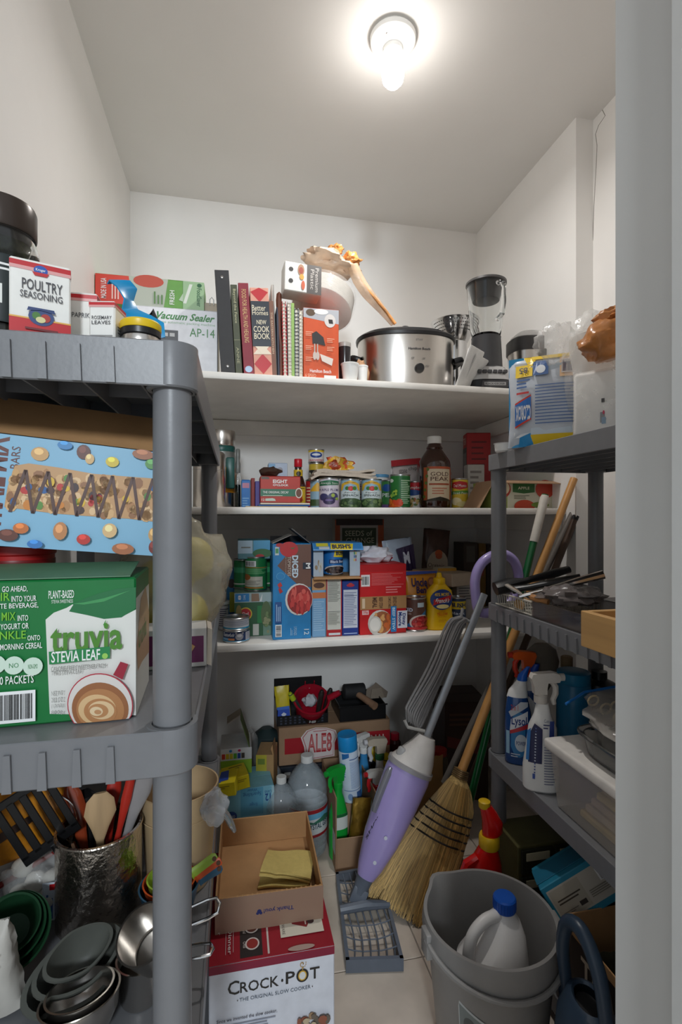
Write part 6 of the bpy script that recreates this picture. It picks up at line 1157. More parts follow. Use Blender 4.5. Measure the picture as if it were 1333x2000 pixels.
# glass dish with a second one, zip bag of rings
lt = e3+bh+.0108
for i, (dz, sc_, lab) in enumerate(((0, 1.0, 'large rectangular glass baking dish on the bin lid'), (.022, .88, 'smaller glass dish nested in the baking dish'))):
    t = thing('baking_dish', lab, 'baking dish', (.835, .80, lt+dz), group='glass dishes on the bin')
    a, b_ = .125*sc_, .18*sc_
    MB().loft([(0, a*.86, b_*.90), (.004, a*.90, b_*.93), (.040, a*.96, b_*.97), (.044, a*1.03, b_*1.02), (.047, a*1.03, b_*1.02), (.045, a*.95, b_*.96), (.040, a*.93, b_*.95), (.008, a*.87, b_*.90), (.006, a*.8, b_*.85)], 48, 6).build('dish', mat('dish_glass', (236, 236, 232), .04, trans=.9, var=0), t)
zz_ = lt+.075
t = thing('zip_bag', 'clear zip bag of canning rings with blue seal', 'zip bag', (.83, .88, zz_), rot=(math.radians(6), math.radians(-4), 0))
MB().blob((0, 0, .018), .125, .13, .022, .15, 2.2, 81, 36, 18).build('bag_film', mat('zip_film', (226, 220, 212), .15, alpha=.35, bump=.6, bscale=30), t, smooth=70)
MB().tube([(-.125, .10, .020), (-.06, .125, .026), (.0, .12, .030), (.10, .11, .034)], .003, 6).build('blue_seal', MC((40, 120, 200), .35), t)
for i in range(9):
    x, y = -.06+.028*(i % 4), .02+.035*(i//4)
    MB().tube([(x+.013*math.cos(a), y+.003*(i % 3), .020+.011*math.sin(a)) for a in [2*PI*k/12 for k in range(12)]], .0022, 6, closed=True).build('ring', MC((206, 188, 150), .4), t)
# ================================================================== right unit, bottom tier and floor beside it
q = at(1018, 1690, Y=1.13); t = thing('card_drawers', 'dark olive cabinet of small labelled card drawers', 'drawer cabinet', (.705, 1.165, e4+.0005)); CW, CD_, CH = .30, .125, .215
M_ol = mat('olive_metal', (84, 80, 46), .5, var=.1)
MB().rbox(0, .006, 0, CW, CD_, CH, .002).build('cabinet', M_ol, t)
for r_ in range(3):
    for c_ in range(3):
        x = .008+c_*.096; zq = .008+r_*.069
        d_ = MB().rbox(x, 0, zq, x+.090, .008, zq+.062, .0015).build('drawer', mat('drawer_dark', (46, 46, 34), .45), t)
        MB().rbox(x+.012, -.002, zq+.034, x+.078, .0005, zq+.054, .0006).build('label_card', MC((190, 180, 150), .6), d_)
        MB().rbox(x+.034, -.010, zq+.012, x+.056, .0, zq+.020, .002).build('pull', M_blackm, d_)
# open carton of packs
kx, ky, kw, kd, kh = .696, .545, .30, .415, .195
t = thing('open_carton', 'open cardboard carton of dark packs on the bottom tier', 'carton', (kx, ky, e4+.0005))
for (a, b_, c_, d_, e_, f_) in ((0, 0, 0, .003, kd, kh), (kw-.003, 0, 0, kw, kd, kh), (.003, 0, 0, kw-.003, .003, kh*.8), (.003, kd-.003, 0, kw-.003, kd, kh*1.08)): MB().rbox(a, b_, c_, d_, e_, f_, .0008).build('side', M_card, t)
MB().rbox(0, 0, 0, kw, kd, .003, .0008).build('bottom', M_card, t)
p = Print(lambda u, v, e: (-e, kd-u*kd, v*kh)); p.rect(0, 0, 1, .9, (44, 36, 32)).text('TRAIL', .10, .58, .42, .80, (206, 190, 170), bold=.03); 
for (u, v) in ((.62, .48), (.78, .30)): p.ell(u, v, .075, .17, (206, 190, 170)).ell(u, v, .06, .14, (44, 36, 32)).text('60', u-.035, v-.06, u+.035, v+.06, (206, 190, 170))
p.done(parent=t)
for i in range(4):
    o = thing('snack_pack', ('dark snack pouch nearest the back wall of the carton', 'dark snack pouch second from the back of the carton', 'pale wrapped pouch third from the back of the carton', 'dark snack pouch at the front of the carton')[i], 'pouch', (kx+.15, ky+.34-.085*i, e4+.005), group='pouches in the open carton'); pouch(o, 'film', mat('pack_%d' % (i == 2), ((60, 58, 44), (186, 176, 160))[i == 2], .35, var=.3, scale=30, bump=.4), .22, .150-.008*i, .06, 90+i, .006)
    p = Print(lambda u, v, e: (-.09+u*.18, -.007-e, .06+v*.08)); p.text(('COFFEE', 'SHAKE', 'OATS', 'SHAKE')[i], .1, .4, .6, .7, (190, 186, 170), bold=.02).rect(.65, .2, .9, .8, (110, 120, 60)); p.done(parent=o)
# tilted teal tissue box
q = at(1124, 1722, Y=.98); t = thing('tissue_box', 'teal tissue carton tilted against the shelf rim', 'box', (q.x+.040, q.y-.02, q.z-.052), rot=(math.radians(-16), math.radians(-33), math.radians(-14)))
MB().rbox(-.085, 0, -.005, .085, .11, .085, .002).build('body', MC((36, 130, 160), .45), t)
p = Print(lambda u, v, e: (-.085+u*.17, -e, -.005+v*.09)); p.rect(.05, .16, .97, .88, (190, 184, 172)).rect(.07, .20, .50, .84, (176, 168, 152)).lines(.12, .48, .46, .62, 2, (70, 60, 50), .2).rect(.36, .28, .46, .38, (50, 44, 40)).lines(.1, .26, .34, .34, 2, (120, 110, 100)).bars(.74, .52, .95, .82, 16, vert=False).lines(.54, .3, .92, .48, 4, (130, 124, 114)).rect(.84, .2, .95, .24, (60, 60, 60)); p.done(parent=t)
MB().rbox(-.086, .02, .0855, .086, .09, .087, .0005).build('perforated_top', MC((30, 110, 140), .5), t)
# ================================================================== the floor: cartons at the left
zc = .25
fr = at(654, 1847, Z=zc); fl_ = at(408, 1888, Z=zc); W = fr.x-fl_.x; D = .34
t = thing('cooker_carton', 'red and white slow cooker carton on the floor', 'carton', ((fr.x+fl_.x)/2, (fr.y+fl_.y)/2, .0005))
MB().rbox(-W/2, 0, 0, W/2, D, zc-.002, .002).build('body', MC((222, 226, 236), .45), t)
MB().rbox(-W/2, .0005, zc-.0018, W/2, D*.5-.001, zc-.0005, .0004).build('flap', MC((150, 24, 40), .4), t); MB().rbox(-W/2, D*.5, zc-.0018, W/2, D, zc-.0005, .0004).build('flap', MC((150, 24, 40), .4), t)
def Yv(py): return 1-(py-1868)/ (zc*990/fr.y*1.0)
p = Print(ff(W, zc-.002)); p.rect(0, .935, 1, 1, (132, 30, 58)).rect(0, .995, 1, 1, (170, 24, 40))
CK = (44, 42, 40)
p.text('C', .145, .755, .235, .865, CK, bold=.01).text('ROCK', .240, .760, .545, .845, CK, bold=.012).ell(.572, .80, .009, .012, CK).text('P', .600, .765, .675, .860, CK, bold=.012).ell(.735, .812, .050, .054, CK, 28).ell(.735, .812, .034, .040, (222, 176, 60), 24).ell(.735, .812, .026, .031, (226, 228, 226), 24).text('T', .795, .770, .875, .862, CK, bold=.012)
for i in range(14):
    a = i/13*4.2*PI/2; p.ell(.735+(.006+.0018*i)*math.cos(a), .905+(.006+.0021*i)*math.sin(a), .004, .0045, (190, 150, 80), 8, 0, False)
p.k += 1; p.rect(.732, .86, .740, .885, (190, 150, 80)).text('THE ORIGINAL SLOW COOKER', .235, .700, .80, .728, (70, 90, 110), bold=0).ell(.22, .714, .004, .005, CK).ell(.815, .714, .004, .005, CK)
p.text('Since we invented the slow cooker,', .06, .560, .53, .590, (54, 60, 80), bold=.012).lines(.06, .33, .53, .545, 9, (150, 158, 176), .2, .4); foods(p, .80, .42, .15, .08, [(170, 140, 110), (150, 90, 70), (196, 180, 150), (110, 100, 90)], 26, .03, 3)
p.done(parent=t)
p = Print(lambda u, v, e: (-W/2+u*W, v*D, zc-.0005+e)); p.rect(.24, .02, .42, .5, (36, 28, 28)).rect(.46, .02, .475, .5, (206, 196, 190)).ell(.34, .11, .058, .045, (206, 196, 190)).ell(.34, .11, .046, .036, (140, 40, 36)).ell(.34, .23, .058, .045, (206, 196, 190)).ell(.34, .23, .046, .036, (96, 50, 40)).text('Oval', .265, .085, .29, .13, (206, 196, 190), 270, 0).text('Casual', .265, .19, .29, .26, (206, 196, 190), 270, 0)
p.rect(.575, .11, .94, .5, (214, 208, 192)).text('STONEWARE', .59, .13, .615, .3, (90, 80, 76), 270, 0).poly([(.66, .36), (.68, .20), (.80, .16), (.86, .24), (.86, .42)], (130, 34, 38)).rect(.79, .18, .80, .4, (220, 210, 200)).ell(.84, .2, .03, .02, (60, 40, 40)).ell(.73, .015, .11, .02, (176, 150, 140)).text('Dinner', .145, .05, .175, .24, (214, 196, 196), 270, .01).rect(.125, .05, .128, .24, (214, 196, 196)).rect(.185, .06, .188, .26, (214, 196, 196)).text('Four', .06, .2, .085, .3, (214, 196, 196), 270, 0); p.done('printed_top', t)
# cardboard tray with cloth
a_, b_ = at(420, 1826, Z=zc), at(632, 1796, Z=zc); TW = b_.x-a_.x; TD = .285; TH = .073
t = thing('cardboard_tray', 'open cardboard tray printed thank you on the slow cooker carton', 'tray', ((a_.x+b_.x)/2, (a_.y+b_.y)/2, zc+.0005), math.radians(-1))
MB().rbox(-TW/2, 0, 0, TW/2, TD, .003, .0008).build('bottom', M_card, t)
for (x0_, y0_, x1_, y1_) in ((-TW/2, 0, TW/2, .004), (-TW/2, TD-.004, TW/2, TD)): MB().rbox(x0_, y0_, .003, x1_, y1_, TH, .0012).build('end_panel', M_card, t)
for s_ in (-1, 1): MB().rbox(min(s_*TW/2, s_*(TW/2-.004)), .004, .003, max(s_*TW/2, s_*(TW/2-.004)), TD-.004, TH-.002, .0012).build('side_panel', M_card, t)
p = Print(lambda u, v, e: (-TW/2+u*TW, -e, v*TH)); p.rect(0, 0, 1, 1, (146, 118, 100)).text('Thank you!', .44, .42, .72, .58, (34, 44, 100), 180, .02).ell(.40, .50, .020, .06, (34, 44, 100)).ell(.385, .45, .014, .04, (34, 44, 100)).ell(.415, .45, .014, .04, (34, 44, 100)); p.done(parent=t)
for i in range(22):
    MB().rbox(-TW/2+TW*(i+.2)/22, -.0006, TH-.0005, -TW/2+TW*(i+.62)/22, .0042, TH+.0008, .0004).build('perforation_tooth', M_card, t)
c0 = at(558, 1712, Z=zc+.005); t = thing('cleaning_cloth', 'folded pale yellow cleaning cloth lying in the cardboard tray', 'cloth', (c0.x, c0.y, zc+.0042), math.radians(-8)); M_yc = mat('yellow_cloth', (206, 184, 110), .9, var=.05, scale=80, bump=.3, bscale=300)
for L in range(3):
    def fn(u, v, L=L):
        x = -.062+u*.118+L*.002; y = -.040+v*.10+.006*L*(1-u); cu = .012*max(0, 1-u*3.2)*(1-v)*1.6
        return (x+.010*v, y+.012*math.sin(PI*u)*(1-v)*(.5 if L else .2), .002+.0068*L+.010*(1-v)*math.sin(PI*u)*(L > 0)+cu*(L > 0)+.002*math.sin(7*u+3*v))
    MB().sheet(fn, 24, 14, .0042).build('fold', M_yc, t, smooth=70)
# ---------------------------------------------------------------- boxes behind the tray, left
t, W, Hh, D = carton('water_case', 'light blue sparkling water can carton printed upside down', 437, 536, 1530, 1.62, .16, .14, (126, 186, 206), 4, h=.105); p = Print(ff(W, Hh)); p.rect(.33, .2, .78, 1, (96, 166, 196)).text('Sparkling', .38, .76, .74, .90, (40, 90, 140), 180, 0).text('Water', .46, .90, .66, .99, (40, 90, 140), 180, 0).text('12', .82, .56, .93, .78, (30, 70, 140), 180, .02).text('CANS', .81, .80, .95, .88, (30, 70, 140), 180, 0).ell(.14, .24, .12, .16, (30, 70, 140)).text('COUNTRY', .06, .2, .22, .28, WH, 180, 0).rect(.95, 0, 1, 1, (170, 206, 216)).text('Kroger', .5, .46, .66, .6, (60, 110, 160), 180, 0); p.done(parent=t)
ws = thing('brown_carton', 'brown carton under the sparkling water case', 'carton', (t.location.x, 1.615, .0005)); MB().rbox(-W/2-.01, 0, 0, W/2, .16, .158, .002).build('body', M_cardl, ws); MB().rbox(-W/2-.01, .001, .1582, W/2, .0795, .159, .0003).build('flap', M_cardl, ws); MB().rbox(-W/2-.01, .0805, .1582, W/2, .159, .159, .0003).build('flap', M_cardl, ws)
for i, (a, b_, pt, yy, dz, rz_, lab) in enumerate(((376, 470, 1512, 1.585, .268, -8, 'bright yellow duster refill box lying on the water case'), (450, 497, 1500, 1.63, .268, 10, 'second yellow refill box lying behind the first'))):
    c, W, _ = fit(a, b_, pt, yy, 0); t = thing('duster_box', lab, 'box', (c-.012, yy-.02, dz), rot=(0, math.radians(-6), math.radians(rz_)), group='yellow duster refill boxes'); t.location.z += .0+.008*(1-i)
    MB().rbox(-W/2, 0, 0, W/2, .085, .042, .0015).build('body', MC((226, 206, 30), .4), t)
    p = Print(lambda u, v, e: (-W/2+u*W, v*.085, .042+e)); 
    if i == 0: p.poly([(.05, .05), (.7, .05), (.62, .8), (.3, .95), (.1, .5)], (60, 90, 170)).text('Swiffer', .15, .35, .55, .62, WH, 0, .02, .1).ell(.3, .2, .1, .08, (226, 190, 40)).poly([(.66, .1), (.85, .2), (.8, .9), (.6, .8)], (50, 80, 170)).poly([(.58, .3), (.64, .3), (.64, .8), (.56, .8)], (226, 206, 60))
    else: p.lines(.3, .6, .9, .9, 2, (120, 110, 20))
    p.done('printed_top', t)
    p = Print(ff(W, .042)); p.lines(.5, .55, .9, .8, 2, (140, 120, 20)); p.done(parent=t)
t, W, Hh, D = carton('open_box', 'torn tan carton corner beside the water bottles', 500, 535, 1475, 1.72, .0, .10, (176, 140, 96), -12, flaps=False); p = Print(ff(W, Hh)); p.rect(0, .80, .6, 1, (186, 176, 60)).rect(.1, .9, .5, .96, (120, 140, 60)); p.done(parent=t)
MB().prism([(W/2, Hh), (W/2-.004, Hh+.035), (W/2-.010, Hh+.02), (W/2-.003, Hh)], 0, .06, 'y').build('torn_flap', M_card, t)
# ink cartridge box
t, W, Hh, D = carton('ink_box', 'open ink box with row of colour squares behind the yellow boxes', 431, 492, 1462, 1.72, .0, .12, (206, 206, 206), 0, flaps=False); p = Print(ff(W, Hh)); p.rect(0, .0, 1, .90, (150, 190, 60)); p.rect(0, .89, 1, 1, (214, 214, 214))
for i, c in enumerate(((210, 60, 40), (220, 190, 40), (220, 200, 60), (90, 170, 60), (40, 80, 160), (70, 60, 56))): p.rect(.04+.125*i, .905, .145+.125*i, .955, c)
p.ell(.32, .98, .05, .012, (40, 130, 190)).ell(.6, .98, .05, .012, (190, 40, 90)); p.done(parent=t)
MB().prism([(W/2-.006, Hh), (W/2-.035, Hh+.095), (W/2-.037, Hh+.094), (W/2-.009, Hh)], .0, .10, 'y').build('flap', MC((90, 110, 50), .6), t)
MB().prism([(-W/2+.02, Hh+.066), (W/2-.035, Hh+.094), (W/2-.036, Hh+.096), (-W/2+.02, Hh+.069)], .04, .1, 'y').build('flap', MC((170, 158, 142), .7), t)
c = at(522, 1450, Y=1.95); t = thing('dark_bag', 'dark green rounded bag behind the water bottles', 'bag', (c.x, 1.98, 0)); MB().loft([(0, .05, .05), (.02, .06, .055), (.22, .062, .055), (.28, .05, .045), (.305, .02, .02)], 28, 2.6).build('bag', mat('dark_teal_bag', (40, 58, 60), .5), t); MB().rbox(-.03, -.06, .06, .03, -.054, .16, .002).build('panel', MC((54, 72, 74), .5), t)
c = at(490, 1440, Y=1.92); t = thing('film_bag', 'clear plastic film standing by the ink box', 'plastic film', (c.x, 1.94, 0)); MB().blob((0, 0, .16), .035, .03, .165, .2, 2, 88, 24, 16, flatb=.03).build('film', M_film, t, smooth=70)
# ---------------------------------------------------------------- water bottles
M_wat = mat('water_clear', (206, 218, 226), .04, alpha=.36, var=.1, coat=.5)
def water(lab, px, pcap, Y, r, h):
    c = at(px, pcap, Y=Y); t = thing('water_bottle', lab, 'bottle', (c.x, Y, .0005), group='clear water bottles on the floor')
    pr = [(r*.82, 0), (r*.95, .006), (r, .02)]
    for i in range(9): z_ = .03+(h*.62-.03)*i/8; pr += [(r, z_), (r*.965, z_+.006), (r, z_+.012)]
    pr += [(r*.98, h*.70), (r*.85, h*.78), (r*.55, h*.87), (r*.27, h*.92), (r*.24, h*.95)]
    MB().lathe(pr, 36).build('bottle', M_wat, t)
    MB().lathe([(r*.30, h*.93), (r*.31, h*.932), (r*.31, h*.995), (r*.28, h), (.001, h)], 24).build('cap', mat('cap_white', (226, 226, 224), .4), t)
    return t, h
hA = at(600, 1474, Y=1.70).z
t, h = water('large clear gallon water bottle with red and blue label', 600, 1474, 1.70, .068, hA)
MB().lathe([(.0688, .075), (.0692, .0755), (.0692, .165), (.0688, .1655)], 36, cap0=False, cap1=False).build('paper_label', MC((222, 226, 230), .4), t)
f0 = fc(.0694, .09, .0755); R_ = Matrix.Rotation(math.radians(28), 4, 'Z'); p = Print(lambda u, v, e: tuple(R_ @ Vector(f0(u, v, e))), du=.06); p.rect(0, .86, 1, 1, (160, 36, 46)).rect(0, 0, 1, .10, (160, 36, 46)).rect(0, .66, 1, .86, (110, 180, 216)).text('CRYSTAL GEYSER', .25, .30, .8, .50, (40, 70, 90), bold=.02).poly([(0, .52), (.2, .7), (.4, .55), (.6, .72), (.8, .56), (1, .68), (1, .5), (0, .5)], (60, 120, 100)); p.done('printed_label', t)
water('clear water bottle with grey cap left of the gallon bottle', 550, 1518, 1.64, .052, at(550, 1516, Y=1.64).z)
water('clear water bottle at the back with white cap', 525, 1474, 1.84, .050, at(525, 1474, Y=1.84).z)
# ---------------------------------------------------------------- carton by the back wall with tools
Yc = 1.90; c0_, c1_ = at(545, 1450, Y=Yc), at(762, 1450, Y=Yc); W = c1_.x-c0_.x; zb_ = at(545, 1497, Y=Yc).z; ht = at(545, 1424, Y=Yc).z-zb_
dk = thing('plastic_crate', 'low dark plastic crate under the soda carton', 'crate', ((c0_.x+c1_.x)/2, Yc-.01, .0005)); zz_ = zb_-.002
MB().rbox(-W/2, 0, 0, W/2, .26, .012, .002).rbox(-W/2, 0, zz_-.02, W/2, .26, zz_, .002).build('frame', MC((40, 46, 56), .5), dk)
for i in range(7): MB().rbox(-W/2+.004+i*(W-.02)/6.2, .002, .012, -W/2+.020+i*(W-.02)/6.2, .258, zz_-.02, .001).build('slat', MC((40, 46, 56), .5), dk)
t = thing('soda_carton', 'brown soda carton with red band and badge against the back wall', 'carton', ((c0_.x+c1_.x)/2, Yc, zb_)); D = .25
MB().rbox(-W/2, 0, 0, W/2, D, ht, .002).build('body', M_cardl, t)
for s_ in (0, 1): MB().rbox(-W/2, .001+s_*D/2, ht+.0002, W/2, D/2-.001+s_*D/2, ht+.002, .0005).build('flap', M_cardl, t)
p = Print(ff(W, ht)); p.rect(.05, .30, 1, .72, (170, 34, 44)).text('ORIGINAL', .62, .40, .965, .62, (226, 206, 200), bold=.02)
bad = [(.19, .72), (.24, .90), (.32, .96), (.42, .93), (.50, .84), (.52, .70), (.49, .50), (.49, .14), (.23, .08), (.22, .45)]
p.poly(bad, (226, 214, 212)).poly([(.205+(a-.19)*.91, .11+(b-.08)*.94) for a, b in bad], (170, 34, 44)).poly([(.211+(a-.19)*.88, .125+(b-.08)*.91) for a, b in bad], (226, 214, 212)).text('ALE8', .25, .28, .465, .80, (176, 40, 50), bold=.02).text('ALE8', .256, .33, .459, .75, (206, 120, 120), bold=0).lines(.30, .84, .42, .88, 1, (190, 80, 80), 0); p.done(parent=t)
ct = zb_+ht+.0025
# black basket with pink-red bowl, glove packs
a_, b_ = at(541, 1420, Y=1.92), at(641, 1420, Y=1.92); BW = b_.x-a_.x; bh_ = .038
t = thing('black_basket', 'black perforated plastic basket on the soda carton', 'basket', ((a_.x+b_.x)/2, 1.915, ct))
for (x0_, y0_, x1_, y1_, h_) in ((-BW/2, 0, BW/2, .004, bh_), (-BW/2, .146, BW/2, .15, .135), (-BW/2, .004, -BW/2+.004, .146, bh_*1.6), (BW/2-.004, .004, BW/2, .146, bh_*1.6)): MB().rbox(x0_, y0_, 0, x1_, y1_, h_, .0015).build('wall', M_black, t)
MB().rbox(-BW/2, 0, 0, BW/2, .15, .003, .001).build('bottom', M_black, t)
for r_ in range(3):
    for i in range(10): MB().rbox(-BW/2+.012+i*(BW-.03)/9.5, -.0012, .007+r_*.010, -BW/2+.020+i*(BW-.03)/9.5, .0002, .013+r_*.010, .0005).build('hole', MC((60, 66, 80), .4), t)
t = thing('red_basket', 'red plastic berry bucket with handle and white letters', 'bucket', (at(607, 1400, Y=1.96).x, 1.985, ct+.004), rot=(math.radians(32), 0, 0)); M_rb = mat('red_bucket', (166, 22, 44), .3, var=.04)
MB().lathe([(.048, 0), (.052, .004), (.066, .095), (.071, .098), (.071, .102), (.064, .102), (.048, .006)], 36, cap1=False).build('bowl', M_rb, t)
MB().tube([(.066, 0, .098), (.095, 0, .118), (.108, 0, .128)], [.012, .012, .010], 10).build('handle', M_rb, t)
for s_ in (-1, 1): MB().rbox(s_*.018-.002, .066, .098, s_*.018+.002, .071, .122, .001).build('prong', M_rb, t)
p = Print(lambda u, v, e: (-.036+u*.072, -.0645-e+.016*abs(2*u-1)**2-.012*(v-.5)*.5, .028+v*.036), du=.1); p.rect(0, 0, 1, 1, (26, 20, 22)).text('HB', .32, .40, .68, .9, (220, 220, 220), bold=.05).lines(.15, .1, .85, .3, 2, (140, 30, 40)); p.done('printed_label', t)
MB().rbox(-.016, .0615, .060, .012, .0640, .090, .001).build('sticker', MC((206, 206, 210), .5), t)
base_t = ct+.004
for i, (px, py, yy, ang, L, m1, m2, lab) in enumerate(((590, 1365, 1.945, -28, .10, MC((60, 62, 60), .5), MC((176, 196, 40), .4), 'grey and lime tool grip in the berry bucket'), (622, 1375, 1.955, 8, .085, MC((44, 36, 34), .5), MC((44, 36, 34), .5), 'dark brown tool grip in the berry bucket'), (634, 1375, 1.96, 14, .09, MC((38, 34, 32), .5), MC((40, 34, 32), .5), 'black tool grip at the berry bucket rim'))):
    q = at(px, py, Y=yy); t = thing('hand_tool', lab, 'tool', (q.x, yy, base_t+.025), rot=(math.radians(10), math.radians(ang), 0), group='tool grips in the berry bucket'); MB().tube([(0, 0, 0), (0, 0, L*.5), (0, 0, L)], [.009, .011, .009], 10).build('grip', m1, t); MB().tube([(0, 0, L*.72), (0, 0, L*.9), (0, 0, L+.006)], [.0105, .0115, .006], 10).build('grip_end', m2, t)
q = at(608, 1380, Y=1.94); t = thing('white_cloth', 'small white rag inside the berry bucket', 'rag', (q.x, 1.975, base_t+.045)); crumple(t, 'rag', MC((196, 196, 202), .8), (0, 0, .018), .026, .020, .024, .4, 2, 91, 16, 10)
for i, (px, lab) in enumerate(((556, 'yellow and blue rubber glove packet in the black basket'),)):
    q = at(px, 1400, Y=1.925); t = thing('glove_packet', lab, 'packet', (q.x, 1.922, ct+.004), rot=(math.radians(-5), math.radians(-4), 0)); pouch(t, 'film', mat('packet_yellow', (206, 186, 40), .35, bump=.2, bscale=30), .056, .142, .02, 93, .003)
    p = Print(lambda u, v, e: (-.026+u*.052, -.0055-e, .0+v*.13)); p.rect(.02, .02, .95, .52, (34, 76, 180)).poly([(.30, .30), (.5, .36), (.7, .30), (.5, .22)], (206, 214, 226)).rect(.06, .44, .92, .52, (60, 110, 200)); p.done(parent=t)
# black toolbox tray with mallet
a_, b_ = at(666, 1436, Y=1.89), at(757, 1426, Y=1.89); BW = b_.x-a_.x; t = thing('tool_tray', 'black tool tray on the right end of the soda carton', 'tray', ((a_.x+b_.x)/2, 1.908, ct))
for (x0_, y0_, x1_, y1_) in ((-BW/2, 0, BW/2, .004), (-BW/2, .176, BW/2, .18), (-BW/2, .004, -BW/2+.004, .176), (BW/2-.004, .004, BW/2, .176)): MB().rbox(x0_, y0_, 0, x1_, y1_, .058, .0015).build('wall', M_black, t)
MB().rbox(-BW/2, 0, 0, BW/2, .18, .003, .001).build('bottom', M_black, t); MB().rbox(-BW/2-.006, -.004, .054, BW/2+.006, .0, .060, .0015).build('lip', M_black, t)
q = at(692, 1378, Y=2.0); t = thing('rubber_mallet', 'black rubber mallet with wooden handle in the tool tray', 'mallet', (q.x, 2.0, ct+.062)); 
MB().lathe([(.026, 0), (.030, .004), (.030, .084), (.026, .088)], 24, T=rot('Y', 90, (-.044, 0, .022))).build('head', M_blackm, t)
MB().tube([(.0, 0, .020), (.03, -.055, .008), (.058, -.11, -.004)], [.012, .013, .015], 12).build('handle', mat('mallet_wood', (150, 116, 92), .6, var=.1), t)
q = at(735, 1392, Y=1.98); t = thing('sandpaper', 'folded grey paper sheet behind the mallet handle', 'paper', (q.x, 1.99, ct+.02), rot=(math.radians(-18), 0, 0)); MB().prism([(-.045, .03), (.05, .03), (.058, .052), (.01, .092), (-.005, .078), (-.03, .068)], 0, .004, 'y').build('sheet', MC((130, 118, 106), .9), t); MB().prism([(-.02, .03), (.04, .03), (.03, .07), (-.01, .066)], -.006, -.002, 'y').build('folded_sheet', MC((144, 132, 118), .9), t)
for i, (px, py) in enumerate(((674, 1398), (688, 1403))):
    q = at(px, py, Y=1.93); t = thing('screwdriver', ('screwdriver with yellow tip left in the tool tray', 'screwdriver with yellow tip nearer the mallet handle')[i], 'screwdriver', (q.x, 1.93, ct+.004), rot=(math.radians(-14), 0, 0), group='screwdrivers in the tool tray'); L = q.z-ct-.004; MB().tube([(0, 0, 0), (0, 0, L*.9)], .008, 10).build('handle', M_black, t); MB().lathe([(.0085, L*.88), (.009, L*.9), (.008, L), (.004, L+.003)], 12).build('tip', MC((226, 180, 30), .4), t)
# yellow bag and red bottle right of the aerosol
q = at(745, 1464, Y=1.84); t = thing('rubber_glove', 'bright yellow rubber glove stuffed beside the soda carton', 'glove', (q.x, 1.84, q.z-.03), rot=(0, math.radians(-52), 0)); MB().loft([(-.06, .026, .016), (-.03, .028, .018), (0, .027, .018), (.03, .024, .016), (.055, .020, .010), (.062, .012, .004)], 24).build('glove', mat('yellow_rubber', (222, 196, 30), .4, bump=.4, bscale=30), t); MB().tube([(.01, -.018, -.03), (.0, -.0185, .0), (.006, -.017, .03)], .002, 6).build('fold', MC((120, 100, 20), .5), t); MB().lathe([(.006, 0), (.006, .001)], 14, T=rot('X', 90, (-.012, -.0178, -.035))).build('sticker', MC((40, 110, 180), .5), t)
t = thing('small_carton', 'plain cardboard carton carrying the yellow glove', 'carton', (q.x+.012, 1.80, .0005)); MB().rbox(-.07, 0, 0, .045, .085, q.z-.095, .002).build('body', M_cardl, t); MB().rbox(-.07, .001, q.z-.0948, .045, .042, q.z-.094, .0003).build('flap', M_cardl, t)
q = at(752, 1440, Y=1.96); t = thing('red_bottle', 'small red capped bottle behind the yellow glove', 'bottle', (at(762, 1450, Y=1.9).x+.03, 1.93, .0005)); hh = at(760, 1432, Y=1.93).z; MB().lathe([(.022, 0), (.024, .003), (.024, hh*.86), (.012, hh*.92)], 24).build('bottle_body', MC((70, 24, 26), .3), t); MB().lathe([(.016, hh*.9), (.017, hh*.905), (.017, hh*.99), (.014, hh)], 20).build('cap', MC((170, 30, 50), .35), t)
# ---------------------------------------------------------------- carton of cleaners
q = at(656, 1706, Z=0); CW, CD_, CH = .135, .26, .238
t = thing('cleaner_carton', 'cut down cardboard box full of cleaning sprays', 'carton', (q.x, q.y, .0005))
MB().rbox(0, 0, 0, .004, CD_, CH, .0015).build('side', M_cardl, t); MB().rbox(CW-.004, 0, 0, CW, CD_, CH, .0015).build('side', M_cardl, t)
MB().rbox(.004, 0, 0, CW-.004, .004, .106, .0015).build('front', M_cardl, t); MB().rbox(.004, CD_-.004, 0, CW-.004, CD_, CH, .0015).build('back', M_cardl, t); MB().rbox(.004, .004, 0, CW-.004, CD_-.004, .004, .001).build('bottom', M_card, t)
MB().rbox(-.0007, .012, .050, -.0001, .05, .115, .0002).build('sticker', MC((206, 206, 206), .6), t)
MB().rbox(CW*.70, -.0006, 0, CW*.86, -.0001, .105, .0002).build('tape', MC((150, 104, 70), .3), t)
bx_, by_ = q.x, q.y
MB().rbox(.050, .085, .005, .085, .125, .165, .001).build('insert', M_cardl, t)
def put(px, Y): return at(px, 1560, Y=Y).x
M_gs = mat('green_spray', (26, 168, 60), .3, var=.03)
t = thing('spray_bottle', 'bright green trigger spray bottle in the carton', 'bottle', (put(668, by_+.07)-.012, by_+.07, .006), math.radians(10)); MB().loft([(0, .028, .022), (.006, .031, .024), (.11, .031, .024), (.15, .029, .022), (.19, .020, .017), (.21, .013, .013), (.225, .013, .013)], 28, 2.5).build('bottle_body', M_gs, t)
p = Print(lambda u, v, e: (-.026+u*.052, -.0244-e+.007*abs(2*u-1)**2.5, .10+v*.05), du=.1); p.rect(.2, 0, 1, 1, (220, 226, 220)).rect(.2, .8, 1, 1, (30, 110, 60)); p.done('printed_label', t); sprayer(t, .225, M_gs, M_gs, 1.05, math.radians(20))
t = thing('aerosol_can', 'tall white aerosol can with bright blue cap', 'aerosol can', (put(688, by_+.105), by_+.105, .171), rot=(math.radians(2), math.radians(-5), 0)); ha = at(684, 1430, Y=by_+.105).z-.171; r=.0325
